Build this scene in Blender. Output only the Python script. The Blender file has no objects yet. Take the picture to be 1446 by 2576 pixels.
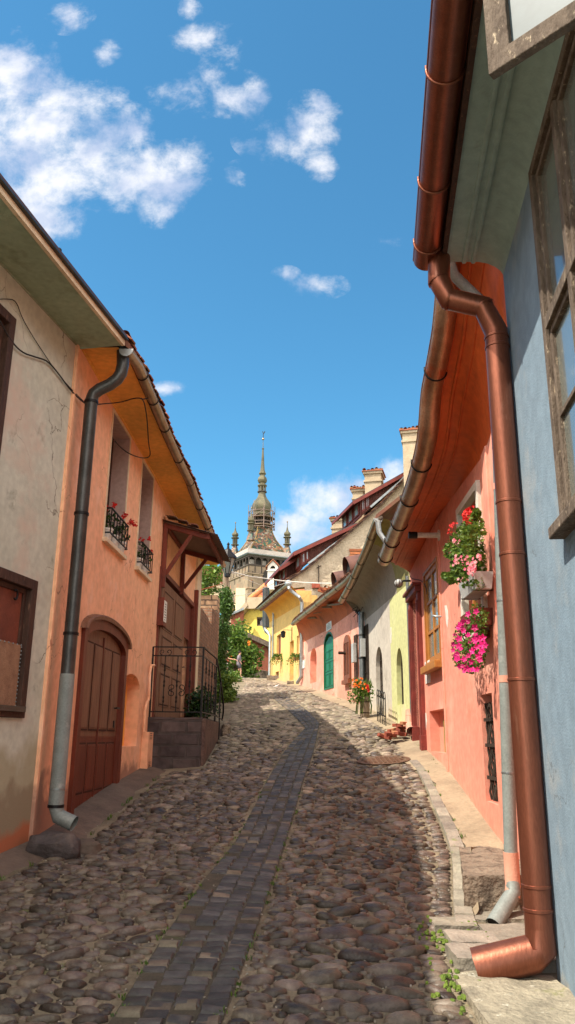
import bpy, math, random
import numpy as np
from mathutils import Vector, Matrix
from mathutils.geometry import tessellate_polygon
random.seed(7); rng = np.random.default_rng(7)
R = math.radians
scene = bpy.context.scene
COL = scene.collection

# ------------------------------------------------------------------ camera
IW, IH, F = 1446.0, 2575.0, 1950.0
PITCH, ROLL = R(16.2), R(0.6)
EYE = Vector((0, 0, 1.6))
_f = Vector((0, math.cos(PITCH), math.sin(PITCH)))
_u0 = Vector((0, -math.sin(PITCH), math.cos(PITCH)))
_r0 = Vector((1, 0, 0))
_r = _r0*math.cos(ROLL) + _u0*math.sin(ROLL)
_u = _u0*math.cos(ROLL) - _r0*math.sin(ROLL)
cd = bpy.data.cameras.new('camera'); cam = bpy.data.objects.new('camera', cd); COL.objects.link(cam)
cd.sensor_fit = 'VERTICAL'; cd.sensor_height = 36; cd.lens = 36*F/IH; cd.clip_end = 3000; cd.clip_start = .05
m = Matrix((_r, _u, -_f)).transposed().to_4x4(); m.translation = EYE
cam.matrix_world = m
scene.camera = cam

# ------------------------------------------------------------------ light
SUN_E, SUN_A = R(54.5), R(-27)          # elevation; angle from -X towards +Y
S = Vector((-math.cos(SUN_A)*math.cos(SUN_E), math.sin(SUN_A)*math.cos(SUN_E), math.sin(SUN_E)))
sd = bpy.data.lights.new('sun', 'SUN'); sd.energy = 4.4; sd.angle = R(.5); sd.color = (1, .93, .80)
so = bpy.data.objects.new('sun', sd); COL.objects.link(so)
so.rotation_euler = (-S).to_track_quat('-Z', 'Y').to_euler(); so.location = (-20, 20, 40)
scene.view_settings.view_transform = 'Standard'; scene.view_settings.look = 'None'
scene.view_settings.exposure = 0.75; scene.view_settings.gamma = 1

world = bpy.data.worlds.new('World'); scene.world = world; world.use_nodes = True
wt = world.node_tree; wt.nodes.clear()
def wn(t, **k):
    n = wt.nodes.new(t)
    for a, b in k.items(): setattr(n, a, b)
    return n
def wl(a, b): wt.links.new(a, b)
def wmath(op, a, b=None, clamp=False):
    n = wn('ShaderNodeMath', operation=op); n.use_clamp = clamp
    for i, v in enumerate((a, b)):
        if v is None: continue
        if isinstance(v, (int, float)): n.inputs[i].default_value = v
        else: wl(v, n.inputs[i])
    return n.outputs[0]
sky = wn('ShaderNodeTexSky', sky_type='NISHITA'); sky.sun_disc = False
sky.sun_elevation = SUN_E; sky.sun_rotation = -(math.pi/2 - SUN_A); sky.altitude = 400
sky.air_density = 1.0; sky.dust_density = 0.3; sky.ozone_density = 2.0
tint = wn('ShaderNodeMix', data_type='RGBA', blend_type='MULTIPLY'); tint.inputs[0].default_value = 1
wl(sky.outputs[0], tint.inputs[6]); tint.inputs[7].default_value = (.40, .84, .89, 1)
bg = wn('ShaderNodeBackground'); bg.inputs[1].default_value = .15
tc = wn('ShaderNodeTexCoord'); sx = wn('ShaderNodeSeparateXYZ'); wl(tc.outputs['Generated'], sx.inputs[0])
yy = wmath('MAXIMUM', sx.outputs[1], .02)
cx = wmath('DIVIDE', sx.outputs[0], yy); cz = wmath('DIVIDE', sx.outputs[2], yy)
cc = wn('ShaderNodeCombineXYZ'); wl(cx, cc.inputs[0]); wl(cz, cc.inputs[1])

def ray(px, py):
    return (_f*F + _r*(px-IW/2) + _u*(IH/2-py)).normalized()
# cloud patches, by direction: photo x, y, radius x, radius y, strength
CL = [(20,170,70,80,1),(60,280,130,140,1.25),(190,300,110,110,1.2),(120,420,150,130,1.25),(260,380,120,110,1.15),(330,430,110,90,1.1),
      (440,430,75,80,1.05),(400,500,70,60,1.05),(60,520,90,90,1.05),(150,560,70,70,.95),(340,340,60,60,.85),(10,430,80,160,1.1),
      (170,35,55,40,.9),(265,130,34,44,.8),(480,10,26,40,.85),(495,100,60,45,.62),(530,180,45,60,.7),(470,225,90,60,.66),
      (590,240,80,45,.62),(640,225,42,42,.8),(560,130,40,60,.5),(785,330,75,80,1.05),(800,390,45,55,1.05),(810,270,40,30,.8),(700,350,90,50,.5),
      (800,718,62,28,.72),(720,690,30,18,.6),(960,607,42,16,.62),(422,977,46,16,.9),(600,440,30,30,.4),
      (745,1330,75,62,1.1),(800,1270,72,62,1.2),(870,1260,70,72,1.2),(905,1235,45,45,1.1),(985,1195,50,45,1.05),(820,1330,110,70,1.1),(700,1370,60,50,.9),(960,1250,80,60,1)]
acc = None
for (px, py, rx, ry, st) in CL:
    d = ray(px, py); c = (d.x/d.y, d.z/d.y)
    e = ray(px+rx, py); g = ray(px, py-ry)
    sxr = abs(e.x/e.y-c[0]); szr = abs(g.z/g.y-c[1])
    a = wn('ShaderNodeVectorMath', operation='SUBTRACT'); wl(cc.outputs[0], a.inputs[0]); a.inputs[1].default_value = (c[0], c[1], 0)
    b = wn('ShaderNodeVectorMath', operation='MULTIPLY'); wl(a.outputs[0], b.inputs[0]); b.inputs[1].default_value = (1/sxr, 1/szr, 1)
    l = wn('ShaderNodeVectorMath', operation='LENGTH'); wl(b.outputs[0], l.inputs[0])
    v = wmath('MULTIPLY', wmath('SUBTRACT', 1.35, l.outputs['Value']), st)
    acc = v if acc is None else wmath('MAXIMUM', acc, v)
nz = wn('ShaderNodeTexNoise'); nz.inputs['Scale'].default_value = 14; nz.inputs['Detail'].default_value = 9; nz.inputs['Roughness'].default_value = .66; nz.inputs['Distortion'].default_value = .15
wl(cc.outputs[0], nz.inputs['Vector'])
nz2 = wn('ShaderNodeTexNoise'); nz2.inputs['Scale'].default_value = 4.5; nz2.inputs['Detail'].default_value = 4; nz2.inputs['Distortion'].default_value = .3
wl(cc.outputs[0], nz2.inputs['Vector'])
nn = wmath('ADD', wmath('MULTIPLY', wmath('SUBTRACT', nz.outputs[0], .5), 3.0), wmath('MULTIPLY', wmath('SUBTRACT', nz2.outputs[0], .5), 1.0))
den = wmath('ADD', wmath('MINIMUM', acc, .92), nn)
mr = wn('ShaderNodeMapRange', interpolation_type='SMOOTHSTEP'); wl(den, mr.inputs[0])
mr.inputs[1].default_value = .14; mr.inputs[2].default_value = 1.42; mr.inputs[3].default_value = 0; mr.inputs[4].default_value = .93
gate = wmath('MULTIPLY', mr.outputs[0], wmath('GREATER_THAN', sx.outputs[1], .05))
gate = wmath('MULTIPLY', gate, wmath('GREATER_THAN', acc, .0))
nz3 = wn('ShaderNodeTexNoise'); nz3.inputs['Scale'].default_value = 9; nz3.inputs['Detail'].default_value = 6
wl(cc.outputs[0], nz3.inputs['Vector'])
cr = wn('ShaderNodeValToRGB'); wl(nz3.outputs[0], cr.inputs[0])
cr.color_ramp.elements[0].position = .38; cr.color_ramp.elements[0].color = (2.3, 2.7, 3.6, 1)
cr.color_ramp.elements[1].position = .54; cr.color_ramp.elements[1].color = (4.3, 4.3, 4.5, 1)
mx = wn('ShaderNodeMix', data_type='RGBA'); wl(gate, mx.inputs[0]); wl(tint.outputs[2], mx.inputs[6]); wl(cr.outputs[0], mx.inputs[7])
# unseen bright cloud bank behind and above the camera, added as fill light
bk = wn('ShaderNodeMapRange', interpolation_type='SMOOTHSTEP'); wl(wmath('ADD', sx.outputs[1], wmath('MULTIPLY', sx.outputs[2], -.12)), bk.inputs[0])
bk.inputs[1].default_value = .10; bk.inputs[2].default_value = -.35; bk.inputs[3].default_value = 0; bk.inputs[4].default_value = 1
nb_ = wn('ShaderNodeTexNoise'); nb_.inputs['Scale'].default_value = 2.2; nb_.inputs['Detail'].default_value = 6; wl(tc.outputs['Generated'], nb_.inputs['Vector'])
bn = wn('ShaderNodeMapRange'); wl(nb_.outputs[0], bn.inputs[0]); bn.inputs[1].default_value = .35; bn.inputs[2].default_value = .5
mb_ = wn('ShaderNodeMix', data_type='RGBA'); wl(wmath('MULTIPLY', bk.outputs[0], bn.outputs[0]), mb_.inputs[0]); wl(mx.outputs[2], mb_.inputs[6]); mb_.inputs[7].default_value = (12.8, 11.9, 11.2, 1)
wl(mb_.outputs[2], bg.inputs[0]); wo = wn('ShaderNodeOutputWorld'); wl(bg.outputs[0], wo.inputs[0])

# ------------------------------------------------------------------ photo zoom coordinates -> photo coordinates (1446 wide)
k_ = .62870
def ZF(x0, y0, s): return lambda zx, zy: ((x0+zx/s)*k_, (y0+zy/s)*k_)
ZA = ZF(850,1680,1.7012); Z2 = ZF(0,700,1.5221); Z3 = ZF(0,1900,1.5221); Z4 = ZF(1600,0,1.9814); Z5 = ZF(1600,1300,1.84)
Z6 = ZF(1600,2700,1.8457); Z7 = ZF(0,2900,.8506); B1 = ZF(880,1700,3.681); B2 = ZF(880,2300,3.908); B3 = ZF(1020,2200,3.0125)
B4 = ZF(1150,1800,2.629); B5 = ZF(1350,2300,3.2133); B6 = ZF(560,2000,2.5769); B7 = ZF(1700,1900,2.8625)

# ------------------------------------------------------------------ ground height (measured from footings of the walls)
_L = np.array([(-60,-3),(0,-1.66),(5,-1.5),(8.9,-1.15),(9.8,-1.05),(11.9,-.8),(14.4,-.6),(17,-.25),(21,.45),(25,1.05),(30,1.75),(36,2.4),(40,2.82),(48,3.44),(60,4.0),(500,4.3)])
_R = np.array([(-60,-3),(0,-1.66),(5,-1.5),(8.0,-1.35),(9.5,-1.1),(12.1,-.52),(15.6,-.08),(16.45,.15),(21,.75),(23,.98),(29.5,1.74),(33,2.09),(38.9,2.79),(48,3.44),(60,4.0),(500,4.3)])
_ys = np.arange(-60, 500, .25)
def _sm(T):
    v = np.interp(_ys, T[:,0], T[:,1]); k = np.ones(7)/7
    p = np.convolve(np.pad(v, 3, mode='edge'), k, 'valid'); return p
_zl, _zr = _sm(_L), _sm(_R)
def gzn(X, Y):
    a = np.interp(Y, _ys, _zl); b = np.interp(Y, _ys, _zr); t = np.clip((np.asarray(X)+2.5)/4.9, 0, 1)
    return 1.6 + a*(1-t) + b*t
def gz(x, y): return float(gzn(x, y))
def G(p, q=None):
    px, py = p if q is None else (p, q)
    d = ray(px, py); t = 1.0; prev = t
    while t < 150:
        P = EYE + d*t
        if P.z < gz(P.x, P.y): break
        prev = t; t += .1 if t < 25 else .4
    a, b = prev, t
    for _ in range(18):
        c = (a+b)/2; P = EYE + d*c
        if P.z < gz(P.x, P.y): b = c
        else: a = c
    return EYE + d*b
def atY(p, Y):
    d = ray(*p); return EYE + d*(Y/d.y)

# ------------------------------------------------------------------ mesh builder
class MB:
    def __init__(s): s.v = []; s.f = []
    def add(s, vs, fs):
        b = len(s.v); s.v += [tuple(x) for x in vs]; s.f += [tuple(b+i for i in f) for f in fs]; return s
    def quad(s, a, b, c, d): return s.add([a,b,c,d], [(0,1,2,3)])
    def box(s, c, ax, ay, az):          # centre and three half-vectors
        c, ax, ay, az = map(Vector, (c, ax, ay, az)); vs = []
        for i in (-1,1):
            for j in (-1,1):
                for k in (-1,1): vs.append(c+ax*i+ay*j+az*k)
        return s.add(vs, [(0,1,3,2),(4,6,7,5),(0,4,5,1),(2,3,7,6),(0,2,6,4),(1,5,7,3)])
    def bar(s, a, b, w, h=None, up=(0,0,1)):
        a, b = Vector(a), Vector(b); h = h or w; d = b-a; L = d.length
        if L < 1e-6: return s
        d.normalize(); upv = Vector(up)
        if abs(d.dot(upv)) > .98: upv = Vector((0,1,0)) if abs(d.y) < .9 else Vector((1,0,0))
        x = d.cross(upv).normalized(); z = x.cross(d).normalized()
        return s.box((a+b)/2, d*L/2, x*w/2, z*h/2)
    def tube(s, pts, r, n=10, caps=True, arc=None, up=None):
        pts = [Vector(p) for p in pts]; m_ = len(pts); rs = r if isinstance(r, (list, tuple)) else [r]*m_
        rings = []; prevx = None
        for i, p in enumerate(pts):
            d = (pts[min(i+1, m_-1)] - pts[max(i-1, 0)]).normalized()
            if prevx is None:
                a = Vector(up) if up else (Vector((0,0,1)) if abs(d.z) < .9 else Vector((1,0,0)))
                x = d.cross(a).normalized()
            else:
                x = (prevx - d*prevx.dot(d)).normalized()
            prevx = x; z = x.cross(d); ring = []
            a0, a1 = arc or (0, 2*math.pi)
            cnt = n+1 if arc else n
            for k in range(cnt):
                t = a0 + (a1-a0)*k/n
                ring.append(p + (x*math.cos(t) + z*math.sin(t))*rs[i])
            rings.append(ring)
        b = len(s.v); cnt = len(rings[0])
        for rg in rings: s.v += [tuple(v) for v in rg]
        for i in range(m_-1):
            for k in range(cnt if not arc else cnt-1):
                k2 = (k+1) % cnt
                s.f.append((b+i*cnt+k, b+i*cnt+k2, b+(i+1)*cnt+k2, b+(i+1)*cnt+k))
        if caps and not arc:
            s.f.append(tuple(b+k for k in range(cnt))[::-1]); s.f.append(tuple(b+(m_-1)*cnt+k for k in range(cnt)))
        return s
    def lathe(s, c, prof, n=16, ph=0):   # prof: (r,z) pairs about vertical axis at c
        c = Vector(c); b = len(s.v)
        for (r, z) in prof:
            for k in range(n):
                a = ph + 2*math.pi*k/n; s.v.append((c.x+r*math.cos(a), c.y+r*math.sin(a), c.z+z))
        for i in range(len(prof)-1):
            for k in range(n):
                k2 = (k+1) % n; s.f.append((b+i*n+k, b+i*n+k2, b+(i+1)*n+k2, b+(i+1)*n+k))
        s.f.append(tuple(b+k for k in range(n))[::-1]); s.f.append(tuple(b+(len(prof)-1)*n+k for k in range(n)))
        return s
    def loft(s, rows, close=False):
        b = len(s.v); n = len(rows[0])
        for rw in rows: s.v += [tuple(p) for p in rw]
        for i in range(len(rows)-1):
            for k in range(n-1 if not close else n):
                k2 = (k+1) % n; s.f.append((b+i*n+k, b+i*n+k2, b+(i+1)*n+k2, b+(i+1)*n+k))
        return s
    def poly(s, pts, holes=()):
        loops = [[Vector(p) for p in pts]] + [[Vector(p) for p in h] for h in holes]
        tris = tessellate_polygon(loops); vs = [p for l in loops for p in l]
        return s.add(vs, [tuple(t) for t in tris])
    def slab(s, pts, off, holes=()):     # polygon extruded by vector off (pts is the visible face)
        off = Vector(off); pts = [Vector(p) for p in pts]; n = len(pts)
        s.poly(pts, holes); s.poly([p+off for p in pts], [[Vector(q)+off for q in h] for h in holes])
        for lp in [pts]+[[Vector(q) for q in h] for h in holes]:
            n = len(lp); s.add(lp+[p+off for p in lp], [(i, (i+1) % n, n+(i+1) % n, n+i) for i in range(n)])
        return s
    def ball(s, c, r, n=8, sz=(1,1,1)):
        c = Vector(c); prof = [(r*math.sin(math.pi*i/n), -r*math.cos(math.pi*i/n)) for i in range(n+1)]
        b = len(s.v); m_ = n*2
        for (rr, z) in prof:
            for k in range(m_):
                a = 2*math.pi*k/m_; s.v.append((c.x+rr*math.cos(a)*sz[0], c.y+rr*math.sin(a)*sz[1], c.z+z*sz[2]))
        for i in range(n):
            for k in range(m_):
                k2 = (k+1) % m_; s.f.append((b+i*m_+k, b+i*m_+k2, b+(i+1)*m_+k2, b+(i+1)*m_+k))
        return s
    def build(s, name, mat, parent=None, smooth=None, bevel=0, fix=True):
        me = bpy.data.meshes.new(name); me.from_pydata(s.v, [], s.f); me.validate(); me.update()
        if fix and len(s.f) < 60000:
            import bmesh
            bm = bmesh.new(); bm.from_mesh(me); bmesh.ops.remove_doubles(bm, verts=bm.verts, dist=1e-5)
            bmesh.ops.recalc_face_normals(bm, faces=bm.faces); bm.to_mesh(me); bm.free()
        o = bpy.data.objects.new(name, me); COL.objects.link(o)
        me.materials.append(M[mat] if isinstance(mat, str) else mat)
        if smooth is not None:
            me.shade_smooth()
            if smooth < 179: me.set_sharp_from_angle(angle=R(smooth))
        if bevel:
            b = o.modifiers.new('bevel', 'BEVEL'); b.width = bevel; b.segments = 2; b.limit_method = 'ANGLE'
        if parent is not None: par(o, parent)
        return o
WM = {}
def par(o, p):
    o.parent = p
    o.matrix_parent_inverse = Matrix.Translation(WM.get(p.name, Vector((0,0,0)))).inverted()
    WM[o.name] = WM.get(p.name, Vector((0,0,0))) if False else Vector((0,0,0))
def thing(name, label, cat, loc=(0,0,0), group=None):
    o = bpy.data.objects.new(name, None); COL.objects.link(o); o.location = loc; WM[o.name] = Vector(loc)
    o.empty_display_size = .2
    o['label'] = label; o['category'] = cat
    if group: o['group'] = group
    return o
def tag(o, label, cat, group=None):
    o['label'] = label; o['category'] = cat
    if group: o['group'] = group
    return o
def struct(o): o['kind'] = 'structure'; return o
def dup(root, loc, label=None, rot=None):
    r = root.copy(); COL.objects.link(r); r.location = loc
    if rot is not None: r.rotation_euler = rot
    if label: r['label'] = label
    for ch in list(root.children):
        c = ch.copy(); COL.objects.link(c); c.parent = r
        for g in list(ch.children):
            d = g.copy(); COL.objects.link(d); d.parent = c
    return r

# ------------------------------------------------------------------ walls as vertical planes
class Wall:
    def __init__(s, p0, p1):
        s.p0 = Vector((p0[0], p0[1], 0)); s.p1 = Vector((p1[0], p1[1], 0)); s.L = (s.p1-s.p0).length
        s.d = (s.p1-s.p0).normalized(); n = Vector((-s.d.y, s.d.x, 0))
        # outwards = towards the street axis (x = 0 side)
        s.n = n if n.dot(Vector((-s.p0.x, 0, 0))) > 0 else -n
    def P(s, u, z, o=0): return Vector((s.p0.x+s.d.x*u+s.n.x*o, s.p0.y+s.d.y*u+s.n.y*o, z))
    def hit(s, p, o=0):
        d = ray(*p); a = s.p0+s.n*o; t = (a-EYE).dot(s.n)/d.dot(s.n); return EYE+d*t
    def uz(s, p, o=0):
        h = s.hit(p, o); return ((h-s.p0).dot(s.d), h.z)
    def across(s, u, p):                 # hit of a pixel ray with the plane perpendicular to the wall at u -> (o, z)
        a = s.P(u, 0); d = ray(*p); t = (a-EYE).dot(s.d)/d.dot(s.d); h = EYE+d*t
        return ((h-a).dot(s.n), h.z)
    def rect(s, near_top, near_bot, far_mid, o=0):
        (u0, z1), (u0b, z0), (u1, _) = s.uz(near_top, o), s.uz(near_bot, o), s.uz(far_mid, o)
        return (u0+u0b)/2, u1, z0, z1
    def pts(s, uz, o=0): return [s.P(u, z, o) for u, z in uz]

def rect(u0, u1, z0, z1): return [(u0,z0),(u1,z0),(u1,z1),(u0,z1)]
def arch(u0, u1, z0, z1, rise, n=10):
    c = (u0+u1)/2; w = (u1-u0)/2; pts = [(u0,z0),(u1,z0)]
    for i in range(n+1):
        a = math.pi*i/n; pts.append((c+w*math.cos(a), z1-rise+rise*math.sin(a)))
    return pts
def inset(poly, w):
    cx = sum(p[0] for p in poly)/len(poly); cz = (min(p[1] for p in poly)+max(p[1] for p in poly))/2
    hu = (max(p[0] for p in poly)-min(p[0] for p in poly))/2; hz = (max(p[1] for p in poly)-min(p[1] for p in poly))/2
    cx = (max(p[0] for p in poly)+min(p[0] for p in poly))/2
    return [(cx+(p[0]-cx)*(hu-w)/hu, cz+(p[1]-cz)*(hz-w)/hz) for p in poly]
def wallmesh(W, outer, holes, thick=.5, depth=None):
    """front face with openings, their reveals, and the ends of the wall"""
    mb = MB(); hs = [h[0] for h in holes]
    mb.poly(W.pts(outer), [W.pts(h) for h in hs])
    n = len(outer); a = W.pts(outer); b = W.pts(outer, -thick)
    mb.add(a+b, [(i, (i+1) % n, n+(i+1) % n, n+i) for i in range(n)])
    for h, dp in holes:
        n = len(h); a = W.pts(h); b = W.pts(h, -dp)
        mb.add(a+b, [(i, (i+1) % n, n+(i+1) % n, n+i) for i in range(n)])
    return mb
def panel(W, poly, o, thick=.03):
    return MB().slab(W.pts(poly, o), W.n*-thick)
def frame(W, poly, w, o, thick):
    mb = MB(); inn = inset(poly, w); mb.slab(W.pts(poly, o), W.n*-thick, [W.pts(inn, o)]); return mb
def wbox(mb, W, u0, u1, z0, z1, o0, o1):
    c = W.P((u0+u1)/2, (z0+z1)/2, (o0+o1)/2)
    return mb.box(c, W.d*(u1-u0)/2, W.n*(o1-o0)/2, Vector((0,0,(z1-z0)/2)))
def resample(pts, n):
    pts = [Vector(p) for p in pts]; L = [0]
    for a, b in zip(pts, pts[1:]): L.append(L[-1]+(b-a).length)
    out = []
    for i in range(n):
        t = L[-1]*i/(n-1); j = 0
        while j < len(L)-2 and L[j+1] < t: j += 1
        q = (t-L[j])/max(1e-9, L[j+1]-L[j]); out.append(pts[j].lerp(pts[j+1], min(1, max(0, q))))
    return out
def smooth_path(pts, it=2):
    pts = [Vector(p) for p in pts]
    for _ in range(it):
        o = [pts[0]]
        for a, b in zip(pts, pts[1:]): o += [a.lerp(b, .25), a.lerp(b, .75)]
        o.append(pts[-1]); pts = o
    return pts
def cove(bot, top, n=24, k=8, power=1.0):
    """curved plaster cornice between a line on the wall (bot) and the eaves line (top)"""
    b = resample(bot, n); t = resample(top, n); rows = []
    for i in range(n):
        row = []
        for j in range(k+1):
            a = math.pi/2*j/k; h = 1-math.cos(a); v = math.sin(a)
            p = Vector((b[i].x+(t[i].x-b[i].x)*h, b[i].y+(t[i].y-b[i].y)*h, b[i].z+(t[i].z-b[i].z)*v)); row.append(p)
        rows.append(row)
    return MB().loft(rows)
def gutter(path, r, n=10):
    """half-round open channel with a rolled lip"""
    mb = MB(); path = resample(path, max(12, len(path)*3))
    mb.tube(path, r, n, arc=(math.pi, 2*math.pi), up=(0,0,1))
    mb.tube(path, r*.93, n, arc=(math.pi, 2*math.pi), up=(0,0,1))
    for sg in (1, -1):
        q = []
        for i, p in enumerate(path):
            d = (path[min(i+1, len(path)-1)]-path[max(i-1, 0)]).normalized(); x = d.cross(Vector((0,0,1))).normalized(); q.append(p+x*sg*r*.97)
        mb.tube(q, r*.1, 6)
    return mb
# ------------------------------------------------------------------ materials
M = {}
def nodes(name):
    m = bpy.data.materials.new(name); m.use_nodes = True; t = m.node_tree; b = t.nodes['Principled BSDF']; M[name] = m
    return m, t, b
def c4(c): return (c[0], c[1], c[2], 1)
def surf(name, col, col2=None, sc=3, rough=.85, metal=0, bump=.3, bsc=60, spots=None, stain=None, bd=.01, ramp=(.35,.65), stretch=(1,1,1), spec=.3, coat=0, island=0, crack=None):
    m, t, b = nodes(name); N = t.nodes.new; Lk = t.links.new
    tc = N('ShaderNodeTexCoord'); mp = N('ShaderNodeMapping'); Lk(tc.outputs['Object'], mp.inputs[0]); mp.inputs['Scale'].default_value = stretch
    n1 = N('ShaderNodeTexNoise'); n1.inputs['Scale'].default_value = sc; n1.inputs['Detail'].default_value = 8; n1.inputs['Roughness'].default_value = .6; Lk(mp.outputs[0], n1.inputs['Vector'])
    cr = N('ShaderNodeValToRGB'); Lk(n1.outputs[0], cr.inputs[0]); col2 = col2 or tuple(x*.8 for x in col)
    cr.color_ramp.elements[0].position = ramp[0]; cr.color_ramp.elements[0].color = c4(col2)
    cr.color_ramp.elements[1].position = ramp[1]; cr.color_ramp.elements[1].color = c4(col)
    out = cr.outputs[0]
    # fine mottling
    n3 = N('ShaderNodeTexNoise'); n3.inputs['Scale'].default_value = sc*9; n3.inputs['Detail'].default_value = 4; Lk(mp.outputs[0], n3.inputs['Vector'])
    mrr = N('ShaderNodeMapRange'); Lk(n3.outputs[0], mrr.inputs[0]); mrr.inputs[1].default_value = .3; mrr.inputs[2].default_value = .7; mrr.inputs[3].default_value = .86; mrr.inputs[4].default_value = 1.08
    mm = N('ShaderNodeMix'); mm.data_type = 'RGBA'; mm.blend_type = 'MULTIPLY'; mm.inputs[0].default_value = 1; Lk(out, mm.inputs[6]); Lk(mrr.outputs[0], mm.inputs[7]); out = mm.outputs[2]
    def mixin(fac, c):
        nonlocal out
        x = N('ShaderNodeMix'); x.data_type = 'RGBA'; Lk(fac, x.inputs[0]); Lk(out, x.inputs[6]); x.inputs[7].default_value = c4(c); out = x.outputs[2]
    for (c, ssc, lo, hi) in (spots or []):
        n2 = N('ShaderNodeTexNoise'); n2.inputs['Scale'].default_value = ssc; n2.inputs['Detail'].default_value = 7; n2.inputs['Roughness'].default_value = .65; Lk(mp.outputs[0], n2.inputs['Vector'])
        r2 = N('ShaderNodeMapRange'); Lk(n2.outputs[0], r2.inputs[0]); r2.inputs[1].default_value = lo; r2.inputs[2].default_value = hi; mixin(r2.outputs[0], c)
    for (c, z0, z1, ssc, amt) in (stain or []):      # worn, damp plaster with a ragged edge: full below z0, gone above z1
        sp = N('ShaderNodeSeparateXYZ'); Lk(tc.outputs['Object'], sp.inputs[0])
        r3 = N('ShaderNodeMapRange'); Lk(sp.outputs[2], r3.inputs[0]); r3.inputs[1].default_value = z0; r3.inputs[2].default_value = z1; r3.inputs[3].default_value = .75; r3.inputs[4].default_value = -.35
        n4 = N('ShaderNodeTexNoise'); n4.inputs['Scale'].default_value = ssc; n4.inputs['Detail'].default_value = 7; Lk(tc.outputs['Object'], n4.inputs['Vector'])
        ad = N('ShaderNodeMath'); ad.operation = 'ADD'; Lk(r3.outputs[0], ad.inputs[0]); Lk(n4.outputs[0], ad.inputs[1])
        r4 = N('ShaderNodeMapRange'); Lk(ad.outputs[0], r4.inputs[0]); r4.inputs[1].default_value = .62; r4.inputs[2].default_value = .80; r4.inputs[4].default_value = amt; mixin(r4.outputs[0], c)
    if crack:      # hairline cracks: edges of a warped cell pattern, only here and there
        (cc_c, csc, cw, cth) = crack
        wv = N('ShaderNodeTexNoise'); wv.inputs['Scale'].default_value = csc*2.5; wv.inputs['Detail'].default_value = 5; Lk(tc.outputs['Object'], wv.inputs['Vector'])
        vm = N('ShaderNodeVectorMath'); vm.operation = 'MULTIPLY_ADD'; Lk(wv.outputs['Color'], vm.inputs[0]); vm.inputs[1].default_value = (.5/csc,)*3; Lk(tc.outputs['Object'], vm.inputs[2])
        vo_ = N('ShaderNodeTexVoronoi'); vo_.feature = 'DISTANCE_TO_EDGE'; vo_.inputs['Scale'].default_value = csc; Lk(vm.outputs[0], vo_.inputs['Vector'])
        r5 = N('ShaderNodeMapRange'); Lk(vo_.outputs['Distance'], r5.inputs[0]); r5.inputs[1].default_value = cw; r5.inputs[2].default_value = cw*.3; r5.inputs[3].default_value = 0; r5.inputs[4].default_value = .8
        n6 = N('ShaderNodeTexNoise'); n6.inputs['Scale'].default_value = csc*.9; Lk(tc.outputs['Object'], n6.inputs['Vector'])
        r6 = N('ShaderNodeMapRange'); Lk(n6.outputs[0], r6.inputs[0]); r6.inputs[1].default_value = cth; r6.inputs[2].default_value = cth+.05
        m6 = N('ShaderNodeMath'); m6.operation = 'MULTIPLY'; Lk(r5.outputs[0], m6.inputs[0]); Lk(r6.outputs[0], m6.inputs[1]); mixin(m6.outputs[0], cc_c)
    if island:
        ge = N('ShaderNodeNewGeometry'); hs = N('ShaderNodeHueSaturation'); Lk(out, hs.inputs['Color'])
        ri = N('ShaderNodeMapRange'); Lk(ge.outputs['Random Per Island'], ri.inputs[0]); ri.inputs[3].default_value = 1-island; ri.inputs[4].default_value = 1+island; Lk(ri.outputs[0], hs.inputs['Value'])
        m7 = N('ShaderNodeMath'); m7.operation = 'MULTIPLY'; Lk(ge.outputs['Random Per Island'], m7.inputs[0]); m7.inputs[1].default_value = 7.31
        m8 = N('ShaderNodeMath'); m8.operation = 'FRACT'; Lk(m7.outputs[0], m8.inputs[0])
        rh = N('ShaderNodeMapRange'); Lk(m8.outputs[0], rh.inputs[0]); rh.inputs[3].default_value = .486; rh.inputs[4].default_value = .520; Lk(rh.outputs[0], hs.inputs['Hue'])
        out = hs.outputs[0]
    Lk(out, b.inputs['Base Color']); b.inputs['Roughness'].default_value = rough; b.inputs['Metallic'].default_value = metal
    b.inputs['Specular IOR Level'].default_value = spec; b.inputs['Coat Weight'].default_value = coat
    if bump:
        nb = N('ShaderNodeTexNoise'); nb.inputs['Scale'].default_value = bsc; nb.inputs['Detail'].default_value = 5; Lk(mp.outputs[0], nb.inputs['Vector'])
        bp = N('ShaderNodeBump'); bp.inputs['Strength'].default_value = bump; bp.inputs['Distance'].default_value = bd
        nl = N('ShaderNodeTexNoise'); nl.inputs['Scale'].default_value = sc*2; nl.inputs['Detail'].default_value = 2; Lk(mp.outputs[0], nl.inputs['Vector'])
        a2 = N('ShaderNodeMath'); a2.operation = 'MULTIPLY_ADD'; Lk(nl.outputs[0], a2.inputs[0]); a2.inputs[1].default_value = 1.2; Lk(nb.outputs[0], a2.inputs[2])
        Lk(a2.outputs[0], bp.inputs['Height']); Lk(bp.outputs[0], b.inputs['Normal'])
    return m
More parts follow.
